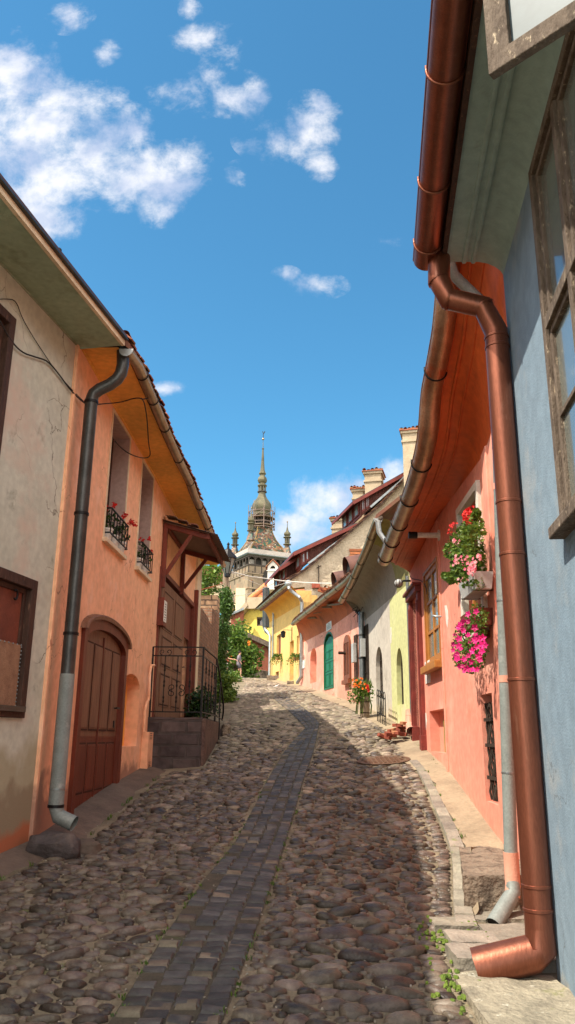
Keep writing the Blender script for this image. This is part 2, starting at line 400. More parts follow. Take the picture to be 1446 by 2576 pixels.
def bricks(name, c1, c2, mortar, sc=1, w=.25, h=.075, bump=.6, plane='yz', stag=.5, squash=1):
    m, t, b = nodes(name); N = t.nodes.new; Lk = t.links.new
    tc = N('ShaderNodeTexCoord'); sp = N('ShaderNodeSeparateXYZ'); Lk(tc.outputs['Object'], sp.inputs[0]); cb = N('ShaderNodeCombineXYZ')
    ad = N('ShaderNodeMath'); ad.operation = 'ADD'; Lk(sp.outputs[0], ad.inputs[0]); Lk(sp.outputs[1], ad.inputs[1]); Lk(ad.outputs[0], cb.inputs[0]); Lk(sp.outputs[2], cb.inputs[1])
    nd = N('ShaderNodeTexNoise'); nd.inputs['Scale'].default_value = 2.5; Lk(tc.outputs['Object'], nd.inputs['Vector'])
    va = N('ShaderNodeVectorMath'); va.operation = 'MULTIPLY_ADD'; Lk(nd.outputs['Color'], va.inputs[0]); va.inputs[1].default_value = (.05,.05,0); Lk(cb.outputs[0], va.inputs[2])
    br = N('ShaderNodeTexBrick'); Lk(va.outputs[0], br.inputs['Vector']); br.inputs['Scale'].default_value = sc; br.inputs['Color1'].default_value = c4(c1); br.inputs['Color2'].default_value = c4(c2)
    br.inputs['Mortar'].default_value = c4(mortar); br.inputs['Brick Width'].default_value = w; br.inputs['Row Height'].default_value = h; br.inputs['Mortar Size'].default_value = h*.12; br.inputs['Mortar Smooth'].default_value = .3
    n = N('ShaderNodeTexNoise'); n.inputs['Scale'].default_value = 6; n.inputs['Detail'].default_value = 8; Lk(tc.outputs['Object'], n.inputs['Vector'])
    mr_ = N('ShaderNodeMapRange'); Lk(n.outputs[0], mr_.inputs[0]); mr_.inputs[1].default_value = .3; mr_.inputs[2].default_value = .7; mr_.inputs[3].default_value = .6; mr_.inputs[4].default_value = 1.15
    x = N('ShaderNodeMix'); x.data_type = 'RGBA'; x.blend_type = 'MULTIPLY'; x.inputs[0].default_value = 1; Lk(br.outputs[0], x.inputs[6]); Lk(mr_.outputs[0], x.inputs[7])
    Lk(x.outputs[2], b.inputs['Base Color']); b.inputs['Roughness'].default_value = .9; b.inputs['Specular IOR Level'].default_value = .2
    bp = N('ShaderNodeBump'); bp.inputs['Strength'].default_value = bump; bp.inputs['Distance'].default_value = .02
    iv = N('ShaderNodeMath'); iv.operation = 'SUBTRACT'; Lk(n.outputs[0], iv.inputs[0]); Lk(br.outputs['Fac'], iv.inputs[1]); Lk(iv.outputs[0], bp.inputs['Height']); Lk(bp.outputs[0], b.inputs['Normal'])
    return m

# plasters
surf('plaster_sage', (.56,.57,.46), (.48,.49,.39), sc=1.2, bump=.25, bsc=70, crack=((.14,.12,.09),.8,.006,.50), spots=[((.24,.25,.19),2.6,.60,.72),((.56,.45,.35),.9,.50,.66),((.12,.10,.08),26,.74,.77)],
     stain=[((.33,.29,.17),.9,2.1,1.6,.75),((.24,.19,.12),.6,1.5,2.6,.8),((.42,.12,.05),.40,.95,1.9,.85)])
surf('plaster_peach', (.90,.49,.28), (.84,.43,.245), sc=1.0, bump=.22, bsc=80, crack=((.42,.17,.10),.9,.006,.50), spots=[((.60,.27,.16),1.8,.60,.76),((.90,.56,.38),1.1,.56,.72),((.35,.16,.10),30,.75,.78)], stain=[((.26,.13,.09),.6,1.6,3,.8)])
surf('plaster_apricot', (.88,.46,.10), (.80,.40,.08), sc=1.3, bump=.2, bsc=60, spots=[((.50,.17,.03),1.6,.60,.85)])
surf('plaster_cream', (.75,.62,.42), (.66,.52,.34), sc=1.5, bump=.2)
surf('plaster_pink', (.78,.305,.215), (.71,.26,.18), sc=1.1, bump=.3, bsc=70, crack=((.40,.14,.09),.9,.005,.52), spots=[((.62,.22,.14),2.2,.58,.74),((.82,.40,.29),1.0,.52,.70),((.9,.7,.5),34,.76,.78)], stain=[((.62,.42,.26),.0,.62,5,.35)])
surf('plaster_rose', (.78,.35,.25), (.70,.30,.21), sc=1.2, bump=.35, bsc=60, crack=((.35,.15,.1),.6,.012,.5), spots=[((.52,.24,.18),1.3,.57,.72),((.84,.46,.34),.8,.52,.66)], stain=[((.42,.24,.16),2.3,3.6,2,.5)])
surf('cove_red', (.62,.12,.025), (.48,.085,.02), sc=1.2, bump=.3, bsc=30, rough=.55, spots=[((.22,.05,.02),2.2,.55,.8)])
surf('cove_rust', (.52,.15,.055), (.40,.11,.045), sc=1.5, bump=.3, bsc=30, spots=[((.16,.06,.03),2,.55,.75)])
surf('plaster_blue', (.215,.29,.355), (.19,.262,.328), sc=.9, bump=.6, bsc=70, bd=.006, crack=((.10,.12,.13),.7,.003,.54), spots=[((.29,.32,.34),1.6,.54,.70),((.45,.42,.36),38,.74,.77)], stain=[((.36,.31,.22),-.3,.5,5,.6)])
surf('soffit_grey', (.33,.43,.39), (.28,.37,.335), sc=1.4, bump=.35, bsc=60, spots=[((.20,.19,.15),3.5,.62,.85)])
surf('soffit_green', (.34,.42,.29), (.29,.37,.25), sc=1.4, bump=.25, spots=[((.14,.17,.09),1.8,.58,.8)])
surf('plaster_grey', (.58,.52,.43), (.51,.45,.37), sc=1.3, bump=.35, crack=((.2,.17,.13),.6,.010,.5), spots=[((.36,.31,.25),1.6,.56,.72)], stain=[((.62,.50,.32),1.6,2.9,4,.7)])
surf('plaster_lime', (.60,.60,.28), (.54,.53,.25), sc=1.3, bump=.3, spots=[((.70,.66,.42),2,.58,.85)], stain=[((.66,.55,.34),1.5,2.7,3.5,.75)])
surf('soffit_stone', (.33,.29,.22), (.25,.21,.16), sc=3, bump=.6, bsc=20, spots=[((.14,.12,.09),3,.55,.75)])
surf('soffit_moss', (.30,.28,.10), (.22,.20,.07), sc=3, bump=.5, bsc=20)
surf('plaster_yellow', (.76,.49,.165), (.67,.42,.14), sc=1.2, bump=.3, spots=[((.55,.34,.12),1.4,.57,.72)], stain=[((.45,.33,.18),3.6,5.2,1.6,.5)])
surf('cove_yellow', (.72,.36,.055), (.62,.30,.05), sc=1.4, bump=.2)
surf('plaster_lemon', (.68,.54,.12), (.62,.48,.10), sc=.8, bump=.2, spots=[((.66,.52,.13),1.2,.6,.85)])
surf('gable_render', (.50,.41,.29), (.36,.295,.21), sc=1.6, bump=1.0, bsc=9, bd=.05, spots=[((.20,.16,.12),1.3,.62,.78),((.62,.52,.39),2.6,.55,.8),((.30,.25,.18),4,.6,.75)], ramp=(.3,.7))
surf('chimney_render', (.44,.345,.23), (.34,.265,.175), sc=2.5, bump=.5, bsc=20, spots=[((.28,.21,.14),3,.58,.8)])
surf('hip_ochre', (.34,.22,.07), (.25,.16,.05), sc=3)
surf('gallery_grey', (.34,.31,.26), (.2,.18,.15), sc=1)
surf('white_render', (.68,.64,.57), (.70,.66,.58), sc=3, bump=.2)
surf('white_paint', (.74,.69,.60), (.62,.56,.46), sc=8, bump=.3, bsc=50, rough=.6, spots=[((.35,.27,.2),14,.66,.75)])
# paving
surf('joint', (.10,.08,.055), (.06,.05,.035), sc=6, bump=.8, bsc=60, bd=.01, spots=[((.07,.09,.02),3,.6,.7)])
surf('mortar', (.27,.215,.145), (.14,.11,.072), sc=2.2, bump=.9, bsc=45, bd=.02, rough=.95, spots=[((.10,.085,.05),1.4,.52,.72),((.12,.14,.035),2.3,.60,.72),((.34,.28,.19),5,.6,.75)])
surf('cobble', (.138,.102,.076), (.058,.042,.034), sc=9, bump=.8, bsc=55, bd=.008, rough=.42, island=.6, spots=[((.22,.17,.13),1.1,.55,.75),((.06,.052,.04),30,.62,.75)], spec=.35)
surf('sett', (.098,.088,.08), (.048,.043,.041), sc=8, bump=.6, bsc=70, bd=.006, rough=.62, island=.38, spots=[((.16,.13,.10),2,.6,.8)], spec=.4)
surf('cobble_sunlit', (.28,.22,.16), (.15,.115,.085), sc=5, bump=.7, bsc=40, bd=.008, rough=.7, island=.42, spots=[((.12,.10,.07),2,.58,.7),((.11,.12,.05),1.2,.62,.75)])  # paler copy of the cobble: sunlight put into the stone colour
surf('sett_tan', (.19,.15,.11), (.12,.092,.068), sc=8, bump=.5, bsc=70, rough=.75, island=.3)
surf('kerb', (.30,.255,.20), (.20,.175,.14), sc=5, bump=.9, bsc=35, bd=.015, island=.22, spots=[((.13,.16,.04),3,.66,.76)])
surf('pavement', (.36,.28,.185), (.25,.19,.125), sc=2.5, bump=.7, bsc=30, bd=.012, spots=[((.25,.2,.13),2.5,.6,.8),((.2,.2,.07),3,.68,.8)])
surf('footing', (.16,.115,.085), (.10,.072,.056), sc=3, bump=.8, bsc=30, bd=.012, spots=[((.3,.12,.06),2.2,.62,.75)])
surf('earth', (.16,.14,.07), (.10,.11,.04), sc=.5, bump=.5, bsc=5)
surf('block_stone', (.28,.215,.155), (.17,.13,.095), sc=4, bump=1, bsc=28, bd=.03, spots=[((.10,.075,.055),7,.5,.62)])
surf('block_pale', (.36,.31,.225), (.22,.19,.14), sc=5, bump=1, bsc=30, bd=.02, spots=[((.14,.15,.04),3,.62,.72),((.6,.56,.45),8,.62,.7)])
surf('moss', (.16,.22,.03), (.09,.14,.02), sc=12, bump=1, bsc=80, bd=.02)
surf('dark_rock', (.085,.068,.064), (.05,.04,.038), sc=2.5, bump=.9, bsc=14, bd=.04, spots=[((.15,.11,.09),2,.58,.72)])
bricks('landing_stone', (.12,.092,.085), (.07,.056,.056), (.085,.07,.065), w=.46, h=.21, bump=.9)
surf('landing_brick', (.17,.10,.075), (.10,.06,.05), sc=4, bump=.9, bsc=20, bd=.03)
# woods and metals
surf('groove_shade', (.06,.022,.012), sc=4, bump=.1)  # dark strips round the door panels, painting in the shade of grooves
surf('wood_door', (.24,.115,.062), (.15,.065,.035), sc=3, bump=.3, bsc=40, stretch=(4,4,.5), rough=.6)
surf('wood_door_red', (.17,.035,.015), (.11,.022,.010), sc=3, bump=.3, bsc=40, stretch=(4,4,.5), rough=.5)
surf('wood_dark', (.075,.035,.022), (.04,.02,.013), sc=5, bump=.4, bsc=40, stretch=(3,3,.6), rough=.7, spots=[((.16,.08,.05),9,.6,.7)])
surf('wood_redbrown', (.20,.045,.025), (.13,.03,.018), sc=4, bump=.3, bsc=40, rough=.55)
surf('wood_oxide', (.23,.038,.027), (.15,.028,.02), sc=5, bump=.4, bsc=50, rough=.6, spots=[((.45,.25,.2),14,.68,.74)])
surf('board_red', (.20,.055,.03), (.13,.035,.02), sc=3, bump=.2, rough=.6, spots=[((.48,.40,.28),3.2,.66,.67)])
surf('hessian', (.33,.19,.11), (.24,.13,.075), sc=10, bump=.6, bsc=120, rough=.95)
surf('wood_weathered', (.185,.14,.105), (.095,.068,.05), sc=7, bump=.9, bsc=60, bd=.008, stretch=(2,2,.7), rough=.9, spots=[((.50,.40,.28),22,.60,.70),((.07,.045,.03),16,.60,.70)])
surf('wood_ochre', (.48,.20,.04), (.33,.12,.025), sc=5, bump=.3, stretch=(3,3,.6), rough=.5)
surf('shutter_brown', (.24,.08,.035), (.17,.055,.025), sc=5, bump=.3, rough=.6)
surf('dormer_boards', (.15,.045,.032), (.07,.028,.022), sc=14, bump=.8, bsc=60, stretch=(4,4,.25), rough=.8, spots=[((.30,.22,.16),16,.58,.68)])
surf('fascia_red', (.19,.035,.025), (.12,.025,.018), sc=4, bump=.2, rough=.6)
surf('fence_red', (.34,.11,.06), (.22,.07,.04), sc=7, bump=.6, stretch=(4,4,.3), rough=.8, spots=[((.16,.055,.04),8,.55,.68)])
surf('green_paint', (.012,.17,.075), (.01,.11,.05), sc=6, bump=.3, rough=.5, spots=[((.30,.20,.10),12,.68,.72)])
surf('reveal_shade', (.50,.36,.31), (.44,.31,.27), sc=2, bump=.2)  # deep shade of the window jambs put into the lining colour
surf('zinc_dull', (.25,.275,.255), (.19,.21,.195), sc=6, bump=.2, bsc=40, rough=.6, metal=.15, spots=[((.33,.34,.31),9,.6,.75)])
surf('copper_pipe', (.29,.098,.056), (.235,.078,.045), sc=5, bump=.12, bsc=18, rough=.38, metal=.75, spec=.5, stretch=(2.5,2.5,.5), spots=[((.36,.17,.11),7,.60,.80),((.16,.07,.05),3,.60,.78)])
surf('zinc', (.30,.33,.33), (.22,.245,.245), sc=6, bump=.15, bsc=40, rough=.42, metal=.7, spots=[((.12,.13,.13),5,.62,.8)])
surf('zinc_dark', (.085,.085,.08), (.055,.055,.052), sc=5, bump=.15, rough=.38, metal=.6)
surf('zinc_brown', (.42,.32,.21), (.30,.22,.14), sc=5, bump=.2, bsc=25, rough=.38, metal=.75, spots=[((.40,.14,.06),3,.6,.8)])
surf('zinc_red', (.46,.30,.19), (.34,.19,.11), sc=5, bump=.5, bsc=30, bd=.01, rough=.38, metal=.75, spots=[((.42,.10,.04),2.2,.55,.75)])
surf('zinc_pale', (.46,.48,.47), (.36,.37,.36), sc=5, bump=.15, rough=.4, metal=.6)
surf('black_iron', (.018,.017,.017), (.012,.011,.011), sc=20, bump=.2, rough=.45, metal=.5)
surf('rust_iron', (.075,.05,.035), (.035,.026,.02), sc=20, bump=.5, rough=.7, metal=.4)
surf('sheet_roof', (.14,.07,.06), (.09,.05,.045), sc=3, bump=.2, rough=.5, metal=.3)
surf('ridge_cowl', (.16,.075,.055), (.10,.05,.04), sc=4, bump=.2, rough=.6, metal=.2)
surf('tile_clay', (.40,.13,.06), (.25,.09,.05), sc=3, bump=.6, bsc=30, island=.3, spots=[((.22,.14,.08),2,.5,.7)])
surf('tile_old', (.25,.105,.06), (.15,.075,.05), sc=4, bump=.6, bsc=30, island=.35, spots=[((.18,.15,.08),3,.52,.7)])
surf('tile_orange', (.52,.16,.06), (.40,.13,.06), sc=2, bump=.6, bsc=20, island=.3, spots=[((.55,.38,.25),3,.58,.75)])
surf('canopy_sheet', (.22,.155,.12), (.17,.12,.095), sc=3, bump=.1, rough=.7)
surf('plastic_grey', (.5,.5,.47), sc=3, bump=.05, rough=.5)
surf('label_white', (.8,.78,.72), (.72,.7,.64), sc=6, bump=.05, rough=.5)
surf('ink', (.06,.06,.055), sc=6, bump=0, rough=.6)
surf('cable', (.03,.025,.022), sc=10, bump=0, rough=.7)
surf('cable_pale', (.60,.57,.50), sc=10, bump=0, rough=.7)
surf('terracotta', (.45,.19,.09), (.35,.14,.07), sc=6, bump=.3)
surf('barrel_wood', (.30,.22,.15), (.20,.145,.10), sc=8, bump=.5, stretch=(3,3,.4))
surf('brick_red', (.36,.105,.045), (.23,.065,.035), sc=6, bump=.8, bsc=40, island=.35)
surf('manhole_iron', (.20,.11,.065), (.13,.07,.045), sc=14, bump=.4, rough=.6, metal=.4)
surf('olive_board', (.30,.24,.06), (.22,.17,.04), sc=3, bump=.4, stretch=(3,3,.5))
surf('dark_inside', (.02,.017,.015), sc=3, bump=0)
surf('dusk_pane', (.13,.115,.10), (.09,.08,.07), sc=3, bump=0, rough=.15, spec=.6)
surf('curtain_orange', (.5,.2,.08), (.36,.13,.05), sc=4, bump=.2)
def leafmat(name, c, c2, tr=.35):
    m, t, b = nodes(name); N = t.nodes.new; Lk = t.links.new
    ge = N('ShaderNodeNewGeometry'); cr = N('ShaderNodeValToRGB'); Lk(ge.outputs['Random Per Island'], cr.inputs[0])
    cr.color_ramp.elements[0].color = c4(c); cr.color_ramp.elements[1].color = c4(c2)
    Lk(cr.outputs[0], b.inputs['Base Color']); b.inputs['Roughness'].default_value = .5; b.inputs['Specular IOR Level'].default_value = .35
    tr_ = N('ShaderNodeBsdfTranslucent'); Lk(cr.outputs[0], tr_.inputs[0]); ms = N('ShaderNodeMixShader'); ms.inputs[0].default_value = tr
    Lk(b.outputs[0], ms.inputs[1]); Lk(tr_.outputs[0], ms.inputs[2]); Lk(ms.outputs[0], t.nodes['Material Output'].inputs[0])
leafmat('leaf_ivy', (.02,.055,.008), (.10,.19,.03)); leafmat('leaf_bright', (.03,.085,.008), (.19,.28,.04), .35)
leafmat('leaf_mid', (.04,.10,.012), (.15,.25,.035), .4); leafmat('leaf_dark', (.012,.035,.008), (.04,.09,.015), .25)
leafmat('petal_red', (.55,.01,.012), (.75,.03,.02), .3); leafmat('petal_magenta', (.40,.006,.11), (.80,.02,.24), .25)
leafmat('petal_pink', (.8,.12,.22), (.9,.45,.45), .35); leafmat('petal_orange', (.85,.13,.01), (.85,.28,.02), .35)
leafmat('stem_brown', (.16,.09,.05), (.09,.05,.03), .1)
def glass(name, col, rough=.06):
    m, t, b = nodes(name); b.inputs['Base Color'].default_value = c4(col); b.inputs['Roughness'].default_value = rough
    b.inputs['Specular IOR Level'].default_value = .9; b.inputs['Metallic'].default_value = 0; b.inputs['Coat Weight'].default_value = .6; b.inputs['Coat Roughness'].default_value = .03
    N = t.nodes.new; n = N('ShaderNodeTexNoise'); n.inputs['Scale'].default_value = 2; bp = N('ShaderNodeBump'); bp.inputs['Strength'].default_value = .05; t.links.new(n.outputs[0], bp.inputs['Height']); t.links.new(bp.outputs[0], b.inputs['Normal'])
glass('glass_dark', (.03,.03,.028)); glass('glass_dusty', (.15,.165,.145), .18); glass('glass_blue', (.22,.28,.30), .35); surf('glass_dull', (.075,.105,.115), (.06,.085,.095), sc=2, bump=0, rough=.45, spec=.25, spots=[((.4,.42,.4),30,.72,.76)])
# tower
bricks('tower_stone', (.52,.40,.24), (.44,.33,.20), (.38,.29,.18), w=.9, h=.45, bump=.3)
surf('tower_plaster', (.33,.25,.16), (.20,.15,.10), sc=.35, bump=.5, bsc=2, bd=.1, spots=[((.36,.16,.09),.5,.56,.66),((.19,.15,.105),.8,.56,.68)])
surf('tower_timber', (.07,.055,.042), sc=2, bump=.2)
surf('tower_patina', (.165,.145,.085), (.085,.078,.048), sc=.7, bump=.3, bsc=3, bd=.05, rough=.5, metal=.25)
surf('tower_dark', (.045,.04,.032), sc=1, bump=0)
surf('tower_sheet', (.46,.41,.36), (.36,.32,.28), sc=.6, bump=.3, bsc=2, bd=.1)
surf('scaffold_steel', (.26,.19,.16), (.2,.14,.11), sc=2, bump=0, rough=.6)
m, t, b = nodes('tower_tiles'); N = t.nodes.new
tc_ = N('ShaderNodeTexCoord'); vo = N('ShaderNodeTexVoronoi'); vo.inputs['Scale'].default_value = 3.0; t.links.new(tc_.outputs['Object'], vo.inputs['Vector'])
n_ = N('ShaderNodeTexNoise'); n_.inputs['Scale'].default_value = .9; n_.inputs['Detail'].default_value = 3; t.links.new(tc_.outputs['Object'], n_.inputs['Vector'])
sp_ = N('ShaderNodeSeparateColor'); t.links.new(vo.outputs['Color'], sp_.inputs[0])
a_ = N('ShaderNodeMath'); a_.operation = 'MULTIPLY_ADD'; t.links.new(sp_.outputs[0], a_.inputs[0]); a_.inputs[1].default_value = .45; t.links.new(n_.outputs[0], a_.inputs[2])
cr_ = N('ShaderNodeValToRGB'); t.links.new(a_.outputs[0], cr_.inputs[0]); e = cr_.color_ramp; e.interpolation = 'CONSTANT'
for i, (p, c) in enumerate([(0,(.02,.06,.03)),(.60,(.04,.04,.03)),(.70,(.17,.06,.025)),(.80,(.22,.15,.05)),(.86,(.13,.045,.03)),(.94,(.30,.26,.18))]):
    el = e.elements[i] if i < 2 else e.elements.new(p); el.position = p; el.color = c4(c)
t.links.new(cr_.outputs[0], b.inputs['Base Color']); b.inputs['Roughness'].default_value = .45
bricks('brick_wall', (.30,.15,.085), (.20,.105,.065), (.28,.22,.16), w=.26, h=.085, bump=1.0)
bricks('brick_pale', (.60,.40,.24), (.48,.30,.18), (.16,.12,.09), w=.42, h=.17, bump=1.0)
surf('skin', (.62,.34,.22), (.55,.29,.19), sc=5, bump=0, rough=.6, spec=.4); surf('hair_dark', (.03,.02,.015), sc=20, bump=.3)
surf('cloth_mauve', (.24,.20,.22), (.17,.14,.16), sc=8, bump=.4, bsc=15); surf('cloth_white', (.72,.70,.66), sc=6, bump=.4, bsc=15)
surf('cloth_grey', (.11,.10,.12), sc=8, bump=.3); surf('cloth_coral', (.75,.16,.07), sc=8, bump=.3); surf('feather_white', (.8,.78,.74), sc=20, bump=.2)
# ------------------------------------------------------------------ planes of the street fronts
WG = Wall((-4.376, 0), (-2.66, 8.8))          # sage house
WP = Wall((-2.66, 8.8), (-2.268, 20))         # peach house
WB = Wall((1.115-.115*1.5, -1.5), (1.761, 5.6)) # blue house
WR0 = Wall((2.025, 5.7), (2.405, 9.0)); WR = Wall((2.405, 9.0), (2.54, 15.75))
WL = Wall((2.54, 15.8), (2.15, 21.3)); WK = Wall((2.15, 21.35), (.55, 32.05)); WY = Wall((.55, 32.1), (-.82, 38.9))

# ------------------------------------------------------------------ ground, street bed
def sheet(x0, x1, y0, y1, nx, ny, dz):
    xs = np.linspace(x0, x1, nx); ys = np.linspace(y0, y1, ny)
    return MB().loft([[(x, y, gz(x, y)+dz) for x in xs] for y in ys])
far = MB()
ysf = list(np.arange(-50, 64, 2.0))+[80, 120, 200, 350, 600, 1200]; xsf = [-800, -200, -60, -20, -8, -4, -2.5, 2.4, 4, 8, 20, 60, 200, 800]
far.loft([[(x, y, gz(x, min(y, 400))-.10) for x in xsf] for y in ysf])
struct(far.build('ground', 'earth'))
def G2(f, *pts): return [G(f(*p)) for p in pts]
kl = G2(Z6, (115,700),(180,820),(250,1000),(320,1160),(375,1330),(385,1500),(385,1700),(400,1880))
kr = G2(Z6, (182,700),(270,860),(340,1000),(420,1150),(492,1330),(510,1500),(520,1700),(565,1870))
kyl = sorted([(p.y, p.x) for p in kl]); kyr = sorted([(p.y, p.x) for p in kr])
def XR(y):      # right edge of the cobbles
    a = float(np.interp(y, [k[0] for k in kyl], [k[1] for k in kyl])) 
    if y > kyl[-1][0]:
        wallx = 2.225+.02*y if y < 15.8 else (3.66-.0709*y if y < 21.3 else (5.335-.1495*y if y < 32 else 6.94-.2-.2*y+ .24))
        t = min(1, (y-kyl[-1][0])/2.0); a = a*(1-t)+(wallx-.35)*t
    if y < kyl[0][0]: a = kyl[0][1]
    return a
def XL(y):
    if y < 8.8: return -4.376+.195*y+.30+max(0, (8.8-y))*.02
    if y < 13.9: return -2.968+.035*y+.48
    if y < 18.2: return -1.45
    if y < 24: return -1.55
    if y < 34: return -1.55-(y-24)*.02
    return -1.75-(y-34)*.14
st = MB(); ys = np.concatenate([np.arange(-3, 20, .25), np.arange(20, 60, .8)])
st.loft([[(XL(y)-1.2+(XR(y)-XL(y)+3.2)*k/14, y, gz(XL(y)-1.2+(XR(y)-XL(y)+3.2)*k/14, y)+.0) for k in range(15)] for y in ys])
struct(st.build('street', 'mortar', smooth=180))

# strip of squared setts: left and right edges read on the ground
ZC = ZF(860,2240,1.8075)
edge_l = G2(ZC, (655,1215),(590,1150),(510,1075),(430,1010))+G2(Z7, (330,1080),(545,740),(700,520),(800,400),(870,270),(960,100))
edge_r = G2(ZC, (756,1185),(690,1110),(600,1040),(520,992))+G2(Z7, (730,1080),(850,760),(940,500),(1000,310),(1040,170),(1075,60))
edge_l = sorted((p.y, p.x) for p in edge_l); edge_r = sorted((p.y, p.x) for p in edge_r)
def SL(y): return float(np.interp(y, [a for a,_ in edge_l], [b for _,b in edge_l]))
def SR(y): return float(np.interp(y, [a for a,_ in edge_r], [b for _,b in edge_r]))
SY1 = edge_r[-1][0]
# cobbles --------------------------------------------------------
def ico():
    import bmesh
    bm = bmesh.new(); bmesh.ops.create_icosphere(bm, subdivisions=2, radius=1); V = np.array([v.co[:] for v in bm.verts]); Fc = [tuple(v.index for v in f.verts) for f in bm.faces]
    bm.free()
    keep = [f for f in Fc if max(V[i][2] for i in f) > -.25]; return V, keep
IV, IF = ico()
def dome():
    V = [(0,0,1)]; Fc = []
    for r, z in ((.72,.72),(1.0,-.1)):
        for k in range(7): a = 2*math.pi*k/7; V.append((r*math.cos(a), r*math.sin(a), z))
    for k in range(7):
        k2 = (k+1) % 7; Fc.append((0, 1+k, 1+k2)); Fc.append((1+k, 8+k, 8+k2)); Fc.append((1+k, 8+k2, 1+k2))
    return np.array(V, float), Fc
DV, DF = dome()
def place_stones(items, V, Fc, name, mat):
    n = len(items); nv = len(V); allv = np.zeros((n*nv, 3)); allf = []
    for i, (x, y, z, a, b, h, rot) in enumerate(items):
        v = V.copy(); e = .78+.1*rng.random()
        w = np.sign(v)*np.abs(v)**e; w[:,2] = np.sign(v[:,2])*np.abs(v[:,2])**.72
        th = np.arctan2(v[:,1], v[:,0]); j = 1+.13*np.sin(th*2+rng.random()*6)+.09*np.sin(th*3+rng.random()*6)+.06*np.sin(th*5+rng.random()*6)
        w[:,0] *= a*j; w[:,1] *= b*j; w[:,2] = w[:,2]*h+ (w[:,0]*rng.normal()*.12+w[:,1]*rng.normal()*.12)
        c, s = math.cos(rot), math.sin(rot)
        allv[i*nv:(i+1)*nv] = np.stack([w[:,0]*c-w[:,1]*s+x, w[:,0]*s+w[:,1]*c+y, w[:,2]+z], 1)
        o = i*nv; allf += [tuple(o+k for k in f) for f in Fc]
    me = bpy.data.meshes.new(name); me.from_pydata(allv.tolist(), [], allf); me.update(); me.shade_smooth()
    o = bpy.data.objects.new(name, me); COL.objects.link(o); me.materials.append(M[mat]); return o
near, farr = [], []
MAN = G(Z6(-122, 640))
def lim_x(y):
    if y < 5.7: return 1.06
    if y < 6.55: return 1.12
    return XR(y)
def pack(y0, y1, passes, seed):
    """irregular close packing of elongated stones, biggest first"""
    rr = random.Random(seed); K = 1.55; cell = .28; grid = {}; out = []
    y = y0
    while y < y1 and y0 < 12:      # a course of stones set tight against the right-hand kerb
        r = rr.uniform(.055,.095); x = lim_x(y)-.01-r
        if math.hypot(x-MAN.x, y-MAN.y) > .55:
            grid.setdefault((int(x/cell), int(y*K/cell)), []).append((x, y*K, r)); out.append((x, y, gz(x, y)-.004, r, r/K*1.05, .014+.2*r, rr.gauss(0, .1)))
        y += 2*r/K*.96
    for (r0, r1, tries) in passes:
        for _ in range(tries):
            y = rr.uniform(y0, y1); xa, xb = XL(y)+.03, lim_x(y)-.02; x = rr.uniform(xa, xb); r = rr.uniform(r0, r1)
            if y < 7.0 and .2 < x < .9: r *= 1.3
            if x-r < xa or x+r > xb: continue
            if y < SY1 and SL(y)-.01-r < x < SR(y)+.01+r: continue
            if math.hypot(x-MAN.x, y-MAN.y) < .46+r*.7: continue
            if -2.6 < x < -1.36 and 14.2 < y < 18.0: continue
            Y_ = y*K; gx, gy = int(x/cell), int(Y_/cell); ok = True
            for a in (-1, 0, 1):
                for b in (-1, 0, 1):
                    for (ox_, oy_, orr) in grid.get((gx+a, gy+b), ()):
                        if (x-ox_)**2+(Y_-oy_)**2 < ((r+orr)*.965)**2: ok = False; break
                    if not ok: break
                if not ok: break
            if ok:
                grid.setdefault((gx, gy), []).append((x, Y_, r)); e = rr.uniform(.94, 1.1)
                out.append((x, y, gz(x, y)+rr.gauss(-.006, .003), r*e, r/K/e*1.03, .012+.27*r+.008*rr.random(), rr.gauss(0, .14)))
    return out
near = pack(3.4, 19, ((.095,.125,700),(.075,.10,9000),(.058,.078,26000),(.04,.058,36000),(.022,.036,26000)), 3)
farr = pack(19, 50, ((.11,.15,3000),(.08,.11,20000),(.05,.08,30000)), 4)
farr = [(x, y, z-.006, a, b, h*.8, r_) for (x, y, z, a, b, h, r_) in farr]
_rw = random.Random(77); worn = [s_ for s_ in near if _rw.random() < (s_[1]-10.5)/9]; _ws = set(worn); near = [s_ for s_ in near if s_ not in _ws]  # stones given the paler, sunlit colour, more of them uphill
c1 = struct(place_stones(near, IV, IF, 'cobblestones', 'cobble')); struct(place_stones(worn, DV if False else IV, IF, 'cobblestones', 'cobble_sunlit')); struct(place_stones(farr, DV, DF, 'cobblestones', 'cobble_sunlit'))
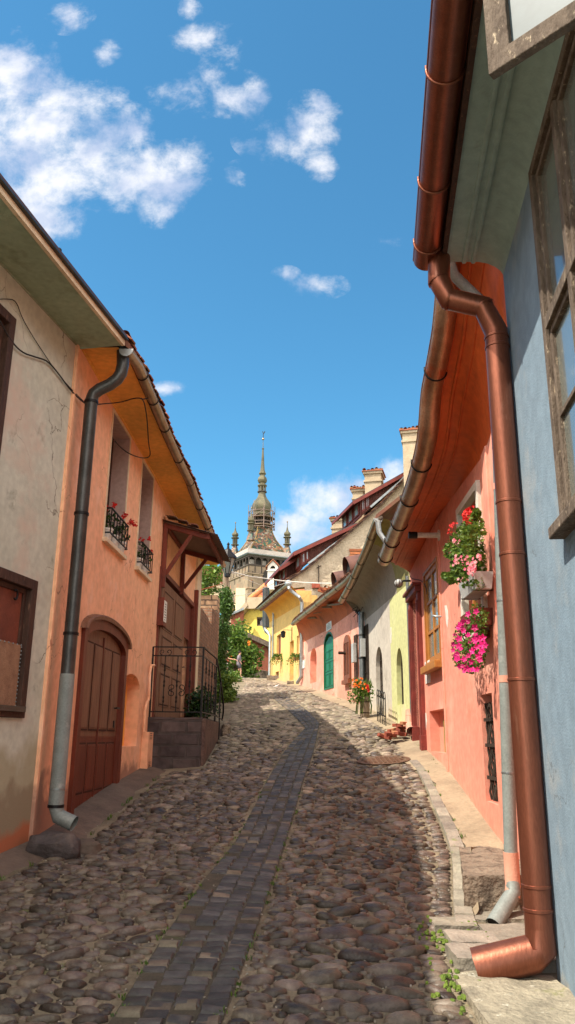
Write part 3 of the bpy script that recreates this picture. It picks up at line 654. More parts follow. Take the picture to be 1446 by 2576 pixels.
# setts
def setts(tan):
    mb = MB(); r2 = random.Random(5)
    y = 3.6
    while y < SY1:
        pit = .108+.03*r2.random()
        for c in range(4):
            a, b = SL(y), SR(y); w = (b-a)/4; yo = y + (c*.037 % .1)+.05*math.sin(y*1.3+c)
            x0 = a+w*c+.005+r2.uniform(0,.008); x1 = a+w*(c+1)-.005-r2.uniform(0,.008); col = r2.random() < ((.30 if c == 0 else .10) if y < SY1-4.2 else .6)
            h = .018+.007*r2.random(); t1 = r2.gauss(0, .003); t2 = r2.gauss(0, .003)
            dy = pit*.5-.006-r2.uniform(0,.005)
            if col == tan:
                sk = -.06*(1 if c < 4 else 1)
                P = [(x0+r2.gauss(0,.004), yo-dy), (x1+r2.gauss(0,.004), yo-dy), (x1+r2.gauss(0,.004), yo+dy), (x0+r2.gauss(0,.004), yo+dy)]
                bt = [(px, py, gz(px, py)-.02) for px, py in P]; mid = [(px, py, gz(px, py)+h*.6) for px, py in P]
                cx_ = (x0+x1)/2
                tp = [(cx_+(px-cx_)*.88, yo+(py-yo)*.80, gz(px, py)+h+(t1 if px > cx_ else -t1)+t2) for px, py in P]
                mb.add(bt+mid+tp, [(0,1,5,4),(1,2,6,5),(2,3,7,6),(3,0,4,7),(4,5,9,8),(5,6,10,9),(6,7,11,10),(7,4,8,11),(8,9,10,11)])
        y += pit
    return mb
bed = MB(); bed.loft([[(SL(y_)+(SR(y_)-SL(y_))*k/5, y_, gz(SL(y_)+(SR(y_)-SL(y_))*k/5, y_)+.009) for k in range(6)] for y_ in np.arange(3.4, SY1, .2)])
struct(bed.build('paved_strip', 'joint', smooth=180))
struct(setts(False).build('paved_strip', 'sett', smooth=55)); struct(setts(True).build('paved_strip', 'sett_tan', smooth=55))
# kerb slabs on the right
kb = MB(); r2 = random.Random(9); y = kyl[0][0]
while y < kyl[-1][0]+.5:
    ln = .22+.14*r2.random()
    for _ in (0,):
        def ed(yy, T): return float(np.interp(yy, [k[0] for k in T], [k[1] for k in T]))
        y2 = y+ln-.012; P = [(ed(y,kyl)+.01,y),(ed(y,kyr),y),(ed(y2,kyr),y2),(ed(y2,kyl)+.01,y2)]
        h = .035+r2.random()*.012; cx_ = sum(p[0] for p in P)/4; cy_ = sum(p[1] for p in P)/4
        bt = [(a, b_, gz(a, b_)-.03) for a, b_ in P]; md = [(a, b_, gz(a, b_)+h*.75) for a, b_ in P]; tp = [(cx_+(a-cx_)*.93, cy_+(b_-cy_)*.93, gz(a, b_)+h) for a, b_ in P]
        kb.add(bt+md+tp, [(0,1,5,4),(1,2,6,5),(2,3,7,6),(3,0,4,7),(4,5,9,8),(5,6,10,9),(6,7,11,10),(7,4,8,11),(8,9,10,11)])
    y += ln
struct(kb.build('kerb', 'kerb', smooth=50))
# pavement between kerb and the pink wall, up the hill along the right fronts
def wallx(y): 
    if y < 5.7: return 1.04+.115*y
    if y < 9: return 1.37+.115*y
    if y < 15.8: return 2.225+.02*y
    if y < 21.3: return 3.66-.0709*y
    if y < 32.1: return 5.335-.1495*y
    return .55-.2015*(y-32.1)
pv = MB(); rows = []
for y in np.arange(6.95, 39, .25):
    a = float(np.interp(y, [k[0] for k in kyr], [k[1] for k in kyr])) if y < kyr[-1][0] else XR(y)-.1
    b_ = wallx(y)+.05 if y > 8.9 else 1.62+(y-7.1)*.2; w = .025*math.sin(y*5)+.02*math.sin(y*13)
    rows.append([(a+w+(b_-a-w)*k/4, y, gz(a+(b_-a)*k/4, y)+.018+.035*(k/4)**2+(max(0, min(1, (y-6.9)/.5))*.10*(k/4) if y < 8.9 else .0)) for k in range(5)])
pv.loft(rows); struct(pv.build('pavement', 'pavement', smooth=180))
# footing along the left fronts
fb = MB(); rows = []
for y in np.arange(-1, 14.4, .25):
    wx = -4.376+.195*y if y < 8.8 else -2.968+.035*y
    wd = (.36 if y < 8.8 else .46)+.04*math.sin(y*3)+.03*math.sin(y*7.7)
    rows.append([(wx-.02+(wd)*k/4, y, gz(wx+wd*k/4, y)+.10*(1-(k/4)**1.5)-.004) for k in range(5)])
fb.loft(rows); struct(fb.build('footing_strip', 'footing', smooth=180))
# rough stones in front of the downpipe of the sage house
def rock(c, sx, sy, sz, seed, n=2):
    import bmesh
    bm = bmesh.new(); bmesh.ops.create_icosphere(bm, subdivisions=3, radius=1); r3 = np.random.default_rng(seed); mb = MB()
    ph = r3.random(9)*6; vs = []
    for v in bm.verts:
        p = np.array(v.co[:]); p = np.sign(p)*np.abs(p)**.6
        q = 1+.16*math.sin(3*p[0]+ph[0])*math.sin(3*p[1]+ph[1])+.10*math.sin(6*p[1]+ph[2]+4*p[2])+.05*math.sin(9*p[0]+ph[3]-5*p[2])+.03*math.sin(15*p[0]+12*p[1]+ph[4])
        vs.append((c[0]+p[0]*sx*q, c[1]+p[1]*sy*q, c[2]+p[2]*sz*q))
    mb.add(vs, [tuple(v.index for v in f.verts) for f in bm.faces]); bm.free(); return mb
# big step block and blocks under the copper spout
def bxpix(f, a, b, c): return G(f(*a)), G(f(*b)), G(f(*c))
sb0 = G(Z6(520,1770)); sb1 = atY(Z6(505,1205), 8.95)
bx = MB()
st0 = 0
x0 = 1.60; x1 = 2.32; yf, yb = 8.05, 8.95
def jag(mb, x0, x1, y0, y1, z0, z1, seed, nx=9, ny=7, amp=.018):
    r3 = np.random.default_rng(seed)
    # rounded irregular block: top grid + front + left faces
    def p(x, y, z): 
        h = lambda s: math.sin(x*9+s)*.4+math.sin(y*11+s*2)*.3+math.sin(z*13+s*3)*.3+math.sin(x*31+y*27+z*23+s)*.25
        return (x+amp*h(1), y+amp*h(2), z+amp*h(3))
    g = lambda a, b, n: [a+(b-a)*i/n for i in range(n+1)]
    mb.loft([[p(x, y, z1) for x in g(x0,x1,nx)] for y in g(y0,y1,ny)])
    mb.loft([[p(x, y0, z) for x in g(x0,x1,nx)] for z in g(z0,z1,5)])
    mb.loft([[p(x0, y, z) for y in g(y0,y1,ny)] for z in g(z0,z1,5)])
    mb.loft([[p(x1, y, z) for y in g(y0,y1,ny)] for z in g(z0,z1,5)])
    return mb
jag(bx, 1.50, 2.26, 7.1, 8.95, 0.0, .50, 3, 12, 12)
bx.v = [(x+max(0, (2.26-x)/.76)*(y-7.1)*.20, y, z) for x, y, z in bx.v]; 
stp = bx.build('stone_step', 'block_stone', smooth=40); tag(stp, 'big worn stone step block at the foot of the grey downpipe', 'step')
b2 = MB(); jag(b2, 1.10, 1.74, 4.3, 5.62, -.35, gz(1.4,5.2)+.05, 5, amp=.022)
fp = b2.build('footing_block', 'block_pale', smooth=40); tag(fp, 'pale rough stone block under the copper downpipe spout', 'stone block')
# flat stones between the kerb and that block
b3 = MB()
for (x0_, x1_, y0_, y1_, h) in ((1.16,1.48,6.5,6.82,.05),(1.20,1.55,6.1,6.44,.06),(1.52,1.9,6.2,6.75,.05),(1.14,1.46,5.66,6.04,.09),(1.5,1.9,5.7,6.14,.08),(1.5,2.1,6.82,7.4,.03)):
    jag(b3, x0_, x1_, y0_, y1_, gz(x0_, y0_)-.1, gz(x0_, y0_)+h, int(x0_*100), 5, 5, .012)
struct(b3.build('threshold_stones', 'kerb', smooth=40))
# moss in the joints near the spouts
mo = []
for (a, b_, c, w) in ((1.12,6.3,.14,.5),(1.1,5.75,.16,.5),(1.45,6.5,.12,.4),(1.03,5.3,.12,.3),(1.5,6.05,.1,.3)):
    for i in range(26):
        x = a+rng.normal()*c*.45; yv = b_+rng.normal()*c*1.5; s_ = .008+.014*rng.random()
        mo.append((x, yv, gz(x, yv)+.012+.02*rng.random(), s_, s_, .018, 0))
mo_ = place_stones(mo, DV, DF, 'moss', 'moss'); mo_['kind'] = 'stuff'; mo_['label'] = 'green moss in the joints beside the spouts'; mo_['category'] = 'moss'
# manhole
mt = thing('manhole_cover', 'rusty round manhole cover in the cobbles before the pink house', 'manhole cover', MAN)
zz = gz(MAN.x, MAN.y)+.012
sl_x = (gz(MAN.x+.3, MAN.y)-gz(MAN.x-.3, MAN.y))/.6; sl_y = (gz(MAN.x, MAN.y+.3)-gz(MAN.x, MAN.y-.3))/.6
def tiltdisc(mb, r0, r1, z, n=32):
    def q(r, a): 
        x, y_ = r*math.cos(a), r*math.sin(a); return (MAN.x+x, MAN.y+y_, zz+z+x*sl_x+y_*sl_y)
    mb.loft([[q(r, 2*math.pi*k/n) for k in range(n)] for r in (r0, r1)], close=True)
rim = MB(); tiltdisc(rim, .37, .45, .02); tiltdisc(rim, .45, .46, -.0); rim.build('rim', 'manhole_iron', mt)
lid = MB(); tiltdisc(lid, .001, .36, .012)
for i in range(-4, 5):
    for j in range(-4, 5):
        if i*i+j*j < 19:
            x, y_ = i*.075, j*.075; lid.box((MAN.x+x, MAN.y+y_, zz+.018+x*sl_x+y_*sl_y), (.022,0,.022*sl_x), (0,.022,.022*sl_y), (0,0,.006))
lid.build('lid', 'manhole_iron', mt)
rk = MB(); c = G(Z7(185,440)); r1 = rock((c.x, c.y, c.z+.05), .26, .22, .15, 4); r1b = rock((c.x+.3, c.y+.1, c.z+.03), .14, .14, .09, 8)
o = r1.build('boulder', 'dark_rock', smooth=60); tag(o, 'dark mossy boulder below the zinc spout at the sage wall', 'boulder')
o = r1b.build('boulder', 'footing', smooth=60); tag(o, 'small brown boulder beside the dark one under the zinc spout', 'boulder')

grit = []; _rg = random.Random(21)
for _ in range(2600):
    y = 3.5+8*_rg.random()**1.3; x = _rg.uniform(XL(y)-.3, lim_x(y)+.05); r = _rg.uniform(.004, .012)
    grit.append((x, y, gz(x, y)+.004, r, r*.8, r*.8, _rg.random()*3))
g_ = place_stones(grit, DV, DF, 'grit', 'kerb'); g_['kind'] = 'stuff'; g_['label'] = 'fine pale grit scattered between the cobbles'; g_['category'] = 'grit'
# ------------------------------------------------------------------ generic house parts
def shell(W, u0, u1, z0, z1, depth, mat, parent, name='side_wall', top=True):
    """the rest of the building's body behind its front"""
    mb = MB(); o0 = -.45
    for u in (u0, u1): mb.quad(W.P(u, z0, o0), W.P(u, z0, -depth), W.P(u, z1, -depth), W.P(u, z1, o0))
    mb.quad(W.P(u0, z0, -depth), W.P(u1, z0, -depth), W.P(u1, z1, -depth), W.P(u0, z1, -depth))
    return mb.build(name, mat, parent)
def tiles(mb, P0, Uv, Vv, nu, nv, lift=.03, wob=.02, seed=1, r=None):
    """overlapping clay tiles covering the parallelogram P0, P0+Uv, P0+Vv (Vv runs up the slope)"""
    rr = random.Random(seed); P0, Uv, Vv = Vector(P0), Vector(Uv), Vector(Vv); n = Uv.cross(Vv).normalized()
    if n.z < 0: n = -n
    du, dv = Uv/nu, Vv/nv
    for j in range(nv):
        for i in range(nu):
            off = .5*(j % 2); a = P0+du*(i+off-.25)+dv*(j-.12)+n*(lift+rr.gauss(0, wob*.3)); w = du*.94; h = dv*1.25
            t = n*.018; lo = n*lift*.9; sk = dv*rr.gauss(0, .06)
            p = [a+sk, a+w*.5-dv*.14+sk, a+w+sk, a+w+h-lo, a+h-lo]
            mb.add([*p, *[q-t for q in p]], [(0,1,2,3,4),(0,1,6,5),(1,2,7,6),(2,3,8,7),(4,0,5,9)])
    return mb
def hangers(path, r, idxs, mat, parent, name='gutter_bracket'):
    path = resample(path, 60)
    for t in idxs:
        i = int(t*59); p = path[i]; d = (path[min(i+1,59)]-path[max(i-1,0)]).normalized(); x = d.cross(Vector((0,0,1))).normalized()
        pts = [p+x*math.cos(a)*r*1.04+Vector((0,0,1))*math.sin(a)*r*1.04 for a in [math.pi+math.pi*k/12 for k in range(13)]]
        pts = [pts[0]+Vector((0,0,r*.35))]+pts+[pts[-1]+Vector((0,0,r*.35))]
        MB().tube(pts, .011 if r > .09 else .008, 6).build(name, mat, parent, smooth=180)
def seams(path, r, ts, mat, parent, name='seam', w=.02):
    path = resample(path, 80)
    mb = MB()
    for t in ts:
        i = int(t*79); j = min(i+1, 79); i = j-1; d = (path[j]-path[i]).normalized(); p = path[i]
        mb.tube([p-d*w/2, p-d*w/2*.99, p+d*w/2*.99, p+d*w/2], [r*.99, r*1.06, r*1.06, r*.99], 20)
    return mb.build(name, mat, parent, smooth=50)
def pipe(path, r, n=18): return MB().tube(path, r, n)
def vertical(px_top, px_bot, Yguess):
    """a plumb line whose foot is seen at px_bot, at distance Yguess"""
    b = atY(px_bot, Yguess); t = atY(px_top, Yguess)
    return b, t
def pane_grid(W, u0, u1, z0, z1, o, nu, nz, mat_f, mat_g, parent, fw=.045, bar=.022, gl='pane'):
    fr = frame(W, rect(u0, u1, z0, z1), fw, o, .05)
    for i in range(1, nu):
        u = u0+(u1-u0)*i/nu; wbox(fr, W, u-bar, u+bar, z0+fw, z1-fw, o-.048, o-.003)
    for j in range(1, nz):
        z = z0+(z1-z0)*j/nz; wbox(fr, W, u0+fw, u1-fw, z-bar*.7, z+bar*.7, o-.046, o-.006)
    f = fr.build('sash', mat_f, parent, bevel=.004); panel(W, rect(u0+fw*.5, u1-fw*.5, z0+fw*.5, z1-fw*.5), o-.03, .01).build(gl, mat_g, f); return f
def roofside(W, eave, mat, parent, up=4.0, ang=47, name='roof', th=.09, out=.04):
    """roof plane rising away from the street from the eaves line"""
    e = resample(eave, 16); b = W.n*-math.cos(R(ang))+Vector((0,0,math.sin(R(ang))))
    mb = MB(); s0 = [p+W.n*out+Vector((0,0,.03)) for p in e]; s1 = [p+b*up for p in s0]; s2 = [p-Vector((0,0,th)) for p in s0]; s3 = [p-Vector((0,0,th)) for p in s1]
    mb.loft([s2, s0, s1, s3, s2]); mb.poly([s0[0], s1[0], s3[0], s2[0]]); mb.poly([s0[-1], s1[-1], s3[-1], s2[-1]])
    # far slope
    r = [p+(W.n*-math.cos(R(ang))+Vector((0,0,-math.sin(R(ang)))))*up for p in s1]; mb.loft([s1, r])
    return mb.build(name, mat, parent)
def leaves(mb, c, n, rad, size, seed=0, flat=.3, shape=None):
    """leaf-sized bent faces scattered through a volume; rad is a 3-tuple"""
    rr = random.Random(seed)
    for _ in range(n):
        while True:
            p = Vector((rr.uniform(-1,1), rr.uniform(-1,1), rr.uniform(-1,1)))
            if p.length < 1: break
        if rr.random() < .6 and p.length > .01: p = p.normalized()*(p.length**.35)
        q = Vector((c[0]+p.x*rad[0], c[1]+p.y*rad[1], c[2]+p.z*rad[2])); leaf(mb, q, size*rr.uniform(.6,1.3), rr)
def leaf(mb, q, s, rr):
    a = Vector((rr.gauss(0,1), rr.gauss(0,1), rr.gauss(0,.7))).normalized(); b = a.cross(Vector((rr.gauss(0,1), rr.gauss(0,1), rr.gauss(0,1)))).normalized(); n = a.cross(b)
    mb.add([q-a*s, q-b*s*.55+n*s*.12-a*s*.15, q+a*s+n*s*.1, q+b*s*.55+n*s*.12-a*s*.15, q], [(0,1,4),(1,2,4),(2,3,4),(3,0,4)])
def clump(mb, c, rad, nclus, nleaf, size, seed=0):
    """foliage as clusters of leaves: uneven outline with gaps"""
    rr = random.Random(seed)
    for i in range(nclus):
        while True:
            p = Vector((rr.uniform(-1,1), rr.uniform(-1,1), rr.uniform(-1,1)))
            if p.length < 1: break
        p = p.normalized()*(p.length**.5) if p.length > .01 else p
        q = (c[0]+p.x*rad[0], c[1]+p.y*rad[1], c[2]+p.z*rad[2]); k = rr.uniform(.16,.34)*max(rad)**.6
        leaves(mb, q, nleaf, (k, k, k*.8), size, seed*1000+i)
def petals(mb, c, nrm, s, rr, n=5, cup=.25):
    nrm = Vector(nrm).normalized(); x = nrm.cross(Vector((.3,.2,1))).normalized(); y = nrm.cross(x); c = Vector(c)
    a0 = rr.random()*6; pts = []
    m_ = n*4
    for k in range(m_):
        a = a0+2*math.pi*k/m_; rad = s*(.78+.22*math.cos(n*(a-a0))); pts.append(c+(x*math.cos(a)+y*math.sin(a))*rad+nrm*s*cup)
    mb.add(pts+[c], [(k, (k+1) % m_, m_) for k in range(m_)])

# ------------------------------------------------------------------ SAGE HOUSE (left, nearest)
h = thing('house', 'sage and beige plastered house at the left edge with boarded window', 'house', WG.P(4, gz(-3.6,4)))
z0, z1 = -.6, 6.0
# lower window
u0w, u1w = 0, 0
(ua, za), (ub, zb) = WG.uz(Z3(225,650)), WG.uz(Z3(125,1480)); u1w = (ua+ub)/2; u0w = u1w-1.15; zt, zb_ = za, zb
(uc, zc), (ud, zd) = WG.uz(Z2(85,880)), WG.uz(Z2(45,1100)); u1x = (uc+ud)/2+.02; ztx = zc; zbx = za+.55
bot = [WG.hit(Z2(-700,-100)), WG.hit(Z2(0,530)), WG.hit(Z2(250,800)), WG.hit(Z2(550,1140))]
EGo = .60
top = [WG.hit(Z2(-700,-560), EGo), WG.hit(Z2(0,60), EGo), WG.hit(Z2(345,545), EGo), WG.hit(Z2(690,1010), EGo)]
zc_ = bot[1].z; 
bot = [WG.P(u, zc_) for u in (-1.0, 3, 6, WG.L)]
zt_ = sum(p.z for p in top[1:])/3; top = [WG.P(u, zt_, EGo) for u in (-1.0, 3, 6, WG.L)]
wallmesh(WG, [(-1.0, z0), (WG.L-.02, z0), (WG.L-.02, zc_+.05), (-1.0, zc_+.05)], [(rect(u0w, u1w, zb_, zt), .22), (rect(u1x-1.1, u1x, zbx, ztx), .22)], .4).build('wall', 'plaster_sage', h)
cv = cove(bot, top, 16, 10); cv.build('cornice', 'soffit_green', h, smooth=180)
endc = MB(); row = [WG.P(WG.L, zc_)]+[WG.P(WG.L, zc_+(zt_-zc_)*math.sin(math.pi/2*j/8), EGo*(1-math.cos(math.pi/2*j/8))) for j in range(9)]+[WG.P(WG.L, zt_, -.3), WG.P(WG.L, zc_, -.3)]
endc.poly(row); endc.build('cornice_end', 'soffit_green', h)
# moulding line where wall meets cornice
mbm = MB(); mbm.tube([WG.P(-1, zc_, .0), WG.P(WG.L-.01, zc_, .0)], .022, 8); mbm.build('moulding', 'soffit_green', h, smooth=180)
# eaves board, sheet edge and roof
fa = MB(); fa.bar(WG.P(-1, zt_+.01, EGo+.02), WG.P(WG.L-.03, zt_+.01, EGo+.02), .04, .07); fa.build('eaves_board', 'plaster_cream', h)
fa = MB(); fa.bar(WG.P(-1, zt_+.055, EGo+.04), WG.P(WG.L-.03, zt_+.055, EGo+.04), .09, .02); fa.build('drip_edge', 'zinc_dark', h)
roofside(WG, [WG.P(-1, zt_+.08, EGo+.03), WG.P(WG.L-.03, zt_+.08, EGo+.03)], 'sheet_roof', h, up=4.2, ang=46, th=.04)
rb = MB()
for u in (3.6, 5.4, 7.2): rb.ball(WG.P(u, zt_+.15, EGo+.02), .03, 5)
rb.build('snow_guard', 'black_iron', h)
shell(WG, -1.0, WG.L-.05, z0, zt_, 5, 'plaster_sage', h)
# windows
def boarded(u0, u1, z0_, z1_, fullboard):
    f = frame(WG, rect(u0, u1, z0_, z1_), .11, .035, .10).build('window_frame', 'wood_dark', h, bevel=.008)
    fi = frame(WG, rect(u0+.11, u1-.11, z0_+.11, z1_-.11), .055, -.03, .05); fi.build('inner_frame', 'wood_dark', f, bevel=.005)
    if fullboard:
        zm = z0_+.13+(z1_-z0_)*.42
        panel(WG, rect(u0+.16, u1-.16, z0_+.1, z1_-.14), -.05, .03).build('board', 'board_red', f)
        q = MB().slab(WG.pts([(u0+.05, z0_+.10), (u1-.13, z0_+.10), (u1-.15, zm), (u0+.05, zm+.03)], -.012), WG.n*-.015); ob = q.build('hessian_cover', 'hessian', f)
        rv = MB()
        for i in range(16):
            t = i/15; rv.ball(WG.P(u1-.14, z0_+.12+(zm-z0_-.14)*t, -.008), .008, 4)
        for i in range(12): rv.ball(WG.P(u0+.1+(u1-u0-.25)*i/11, zm, -.008), .008, 4)
        rv.build('nails', 'zinc', ob)
        wbox(MB(), WG, u0+.02, u1-.06, z0_+.06, z0_+.115, -.02, .07).build('sill', 'zinc_dark', f)
        kn = MB(); pth = [WG.P(u1-.36+.035*math.cos(a), zm+.5+.05*math.sin(a), -.01) for a in np.linspace(-2.2, 2.4, 14)]; kn.tube(pth, .012, 6); kn.build('latch_ring', 'black_iron', f, smooth=180)
    else:
        panel(WG, rect(u0+.1, u1-.1, z0_+.1, z1_-.1), -.06, .02).build('shutter', 'wood_weathered', f)
boarded(u0w, u1w, zb_, zt, True); boarded(u1x-1.1, u1x, zbx, ztx, False)
# cable along the sage and peach fronts
cp = [WG.hit(Z2(x, y), .03) for x, y in ((0,890),(60,1000),(130,1080),(215,1108),(290,1130),(350,1200),(430,1310),(490,1370),(535,1402))]
cp += [WP.hit(Z2(x, y), .16) for x, y in ((640,1392),(700,1388),(760,1378))]+[WP.hit(Z2(x, y), o_) for x, y, o_ in ((800,1362,.40),(850,1356,.52),(870,1368,.55),(920,1350,.62),(960,1325,.70))]
o = MB().tube(smooth_path(cp), .009, 6).build('cable', 'cable', smooth=180); tag(o, 'black cable looping across the sage wall and past the dark downpipe', 'cable')
cp = [WG.hit(Z2(x, y), .02) for x, y in ((-10,757),(40,754),(98,762),(130,860),(180,950),(230,1030),(300,1135),(360,1220),(440,1310),(530,1398))]
o = MB().tube(smooth_path(cp), .005, 6).build('cable', 'cable', smooth=180); tag(o, 'thin black wire falling from a wall hook on the sage wall', 'cable')
cp = [WP.hit(Z2(x, y), o_) for x, y, o_ in ((862,1360,.54),(880,1385,.54),(895,1480,.46),(900,1560,.36),(905,1640,.28))]+[WP.hit(Z2(x, y), .2) for x, y in ((916,1690),(910,1718),(870,1725),(800,1705))]+[WP.hit(Z2(x, y), .02) for x, y in ((740,1665),(700,1620))]
o = MB().tube(smooth_path(cp), .009, 6).build('cable', 'cable', smooth=180); tag(o, 'black cable hanging from the peach eaves into the first window recess', 'cable')

# ------------------------------------------------------------------ PEACH HOUSE
h = thing('house', 'peach house with orange cornice, arched brown door and narrow deep windows', 'house', WP.P(5, gz(-2.5,13.8)))
gp = [Z2(745,1010), Z2(840,1130), Z2(900,1270), Z2(965,1420), Z2(1040,1600), Z2(1105,1740), Z2(1160,1840), Z3(1185,90), Z3(1240,220), Z3(1282,325), Z3(1300,400)]
EO = .62; gpath = [WP.hit(p, EO) for p in gp]
zmean = gpath[0].z
for i, p in enumerate(gpath): p.z = .75*p.z+.25*(zmean-.6*i/len(gpath))
gpath = [WP.P(max(0.02, (p-WP.p0).dot(WP.d)), p.z, EO) for p in gpath]
gpath[0] = WP.P(-.02, gpath[0].z, EO); ue = (gpath[-1]-WP.p0).dot(WP.d)
gpath.append(WP.P(WP.L-.2, gpath[-1].z-.05, EO))
zc0 = WP.uz(Z2(690,1430))[1]+.02; zcb = [(0, WP.uz(Z2(550,1145))[1]), (WP.uz(Z2(690,1400))[0], WP.uz(Z2(690,1400))[1]), (WP.uz(Z2(870,1705))[0], WP.uz(Z2(870,1705))[1]), (WP.L, WP.uz(Z2(870,1705))[1]-.3)]
r1 = WP.rect(Z2(690,1440), Z3(632,372), Z3(758,250)); r2_ = WP.rect(Z2(868,1745), Z3(826,548), Z3(920,250))
r1 = (r1[0], r1[1], r1[2], zcb[1][1]-.10); r2_ = (r2_[0], r2_[1], r2_[2], zcb[2][1]-.12)
dA = WP.rect(Z3(510,850), Z3(400,2120), Z3(748,1200)); ni = WP.rect(Z3(750,1260), Z3(725,1655), Z3(842,1450))
dB = WP.rect(Z3(965,600), Z3(930,1490), Z3(1165,1100))
zpl = 1.6+.32       # top of the landing
gfn = lambda u: gz(WP.P(u,0).x, WP.P(u,0).y)
archA = arch(dA[0]+.10, dA[1]-.06, gfn(dA[0])+.02, dA[3]-.02, .22)
archN = arch(ni[0], ni[1], ni[2], WP.uz(Z3(790,1205))[1], .22)
rB = rect(dB[0]+.02, dB[1], zpl, dB[3]+.12)
outer = [(0, 0), (WP.L-.05, 1.0), (WP.L-.05, zcb[3][1]+.1), (zcb[2][0], zcb[2][1]+.02), (zcb[1][0], zcb[1][1]+.02), (0, zcb[0][1]+.02)]
wallmesh(WP, outer, [(rect(*r1), .30), (rect(*r2_), .30), (archA, .14), (archN, .22), (rB, .30)], .35).build('wall', 'plaster_peach', h)
cbt = [WP.P(u, z, 0) for u, z in zcb]
gbk = [Vector(p)-WP.n*.10+Vector((0,0,.02)) for p in gpath]
cove(cbt, gbk, 40, 10).build('cornice', 'plaster_apricot', h, smooth=180)
mbm = MB(); mbm.tube([p+WP.n*.005 for p in cbt], .02, 8); mbm.build('moulding', 'plaster_apricot', h, smooth=180)
MB().poly([WP.P(.0, zcb[0][1])]+[WP.P(0, zcb[0][1]+(gbk[0].z-zcb[0][1])*math.sin(math.pi/2*j/8), .5*(1-math.cos(math.pi/2*j/8))) for j in range(9)]+[WP.P(0, gbk[0].z, -.3), WP.P(0, zcb[0][1], -.3)]).build('cornice_end', 'plaster_apricot', h)
gt = gutter(gpath, .072, 12).build('gutter', 'zinc_brown', h, smooth=60)
hangers(gpath, .075, (.1,.16,.25,.36,.48,.60,.72,.84), 'black_iron', gt)
MB().add([gpath[0]+WP.d*-.002+Vector((0,0,0))]+[gpath[0]+WP.n*math.cos(a)*.09+Vector((0,0,math.sin(a)*.10)) for a in np.linspace(math.pi, 2*math.pi, 13)], [(0,i,i+1) for i in range(1,13)]).build('end_cap', 'zinc_pale', gt)
# roof: clay tiles at the eaves
rs = resample(gpath, 12)
roofside(WP, [p+Vector((0,0,.05)) for p in gpath], 'tile_old', h, up=4.0, ang=46)
tl = MB(); upv = WP.n*-math.cos(R(46))+Vector((0,0,math.sin(R(46))))
for i in range(11):
    a, b_ = rs[i]+Vector((0,0,.12)), rs[i+1]+Vector((0,0,.12)); tiles(tl, a, b_-a, upv*1.6, 5, 6, .05, .03, i)
to = tl.build('tile_courses', 'tile_clay', h); 
vg = MB()      # heavy verge tiles at the near end
for i in range(5):
    a = WP.P(-.08, gpath[0].z+.16+i*.11, EO-.02-i*.16); vg.tube([a, a+WP.d*.4], .07, 8, arc=(0, math.pi))
vg.build('verge_tiles', 'tile_clay', h, smooth=60)
shell(WP, .05, WP.L-.05, 0, gpath[0].z-.3, 5, 'plaster_peach', h)
# downpipe
cx_ = [gpath[0]+Vector((0,0,-.02))+WP.d*.05]
dp = [Z2(748,1050), Z2(752,1150), Z2(748,1190), Z2(700,1262), Z2(610,1300)]
pts = [WP.across(.12, p) for p in dp]; pp = [WP.P(.12, z, o_) for (o_, z) in pts]
pb = WP.across(.12, Z3(345,2060)); pt_ = WP.across(.12, Z2(588,1350)); om = .15
pp = [pp[0]+Vector((0,0,.05))]+pp[:1]+pp[2:4]
oP = WP.across(.12, Z3(410,1220))[0]
pp += [WP.P(.12, pt_[1]+.07, oP+.03), WP.P(.12, pt_[1]-.05, oP)]
zfoot = pb[1]; zsw = WP.across(.12, Z3(410,1222))[1]
dpo = MB().tube(smooth_path(pp, 1)+[WP.P(.12, zsw, oP)], .078, 20).build('downpipe', 'zinc_dark', h, smooth=40)
sp0 = WP.P(.12, zfoot, oP); spn = WP.across(.12, Z7(222,385))
lowp = [WP.P(.12, zsw+.02, oP), WP.P(.12, zfoot+.08, oP), WP.P(.12, zfoot-.03, oP+.04), WP.P(.10, zfoot-.10, oP+.22)]
MB().tube(lowp, [.082,.082,.082,.08], 20, caps=False).build('downpipe_foot', 'zinc_dull', dpo, smooth=40)
fullp = [WP.P(.12, pt_[1]-.05, oP), WP.P(.12, zfoot, oP)]
for p in (Z2(585,1385), Z3(520,237), Z3(450,967), Z3(335,2015)):
    z = WP.across(.12, p)[1]; MB().tube([WP.P(.12, z-.016, oP), WP.P(.12, z+.016, oP)], .088, 20).build('pipe_clip', 'black_iron', dpo, smooth=40)
for p in (Z3(540,115), Z3(490,585), Z3(430,900), Z3(345,1910), Z2(745,1140), Z2(700,1265)):
    z = WP.across(.12, p)[1]; 
    if z < pt_[1]: MB().tube([WP.P(.12, z-.006, oP), WP.P(.12, z+.006, oP)], .081 if z > zsw else .086, 20).build('pipe_seam', 'zinc_dark' if z > zsw else 'zinc', dpo, smooth=40)
# corner pilaster between the two houses
pil = MB(); wbox(pil, WP, -.06, .012, .2, zcb[0][1], -.1, .03); pil.build('corner_pilaster', 'plaster_peach', h, bevel=.01)
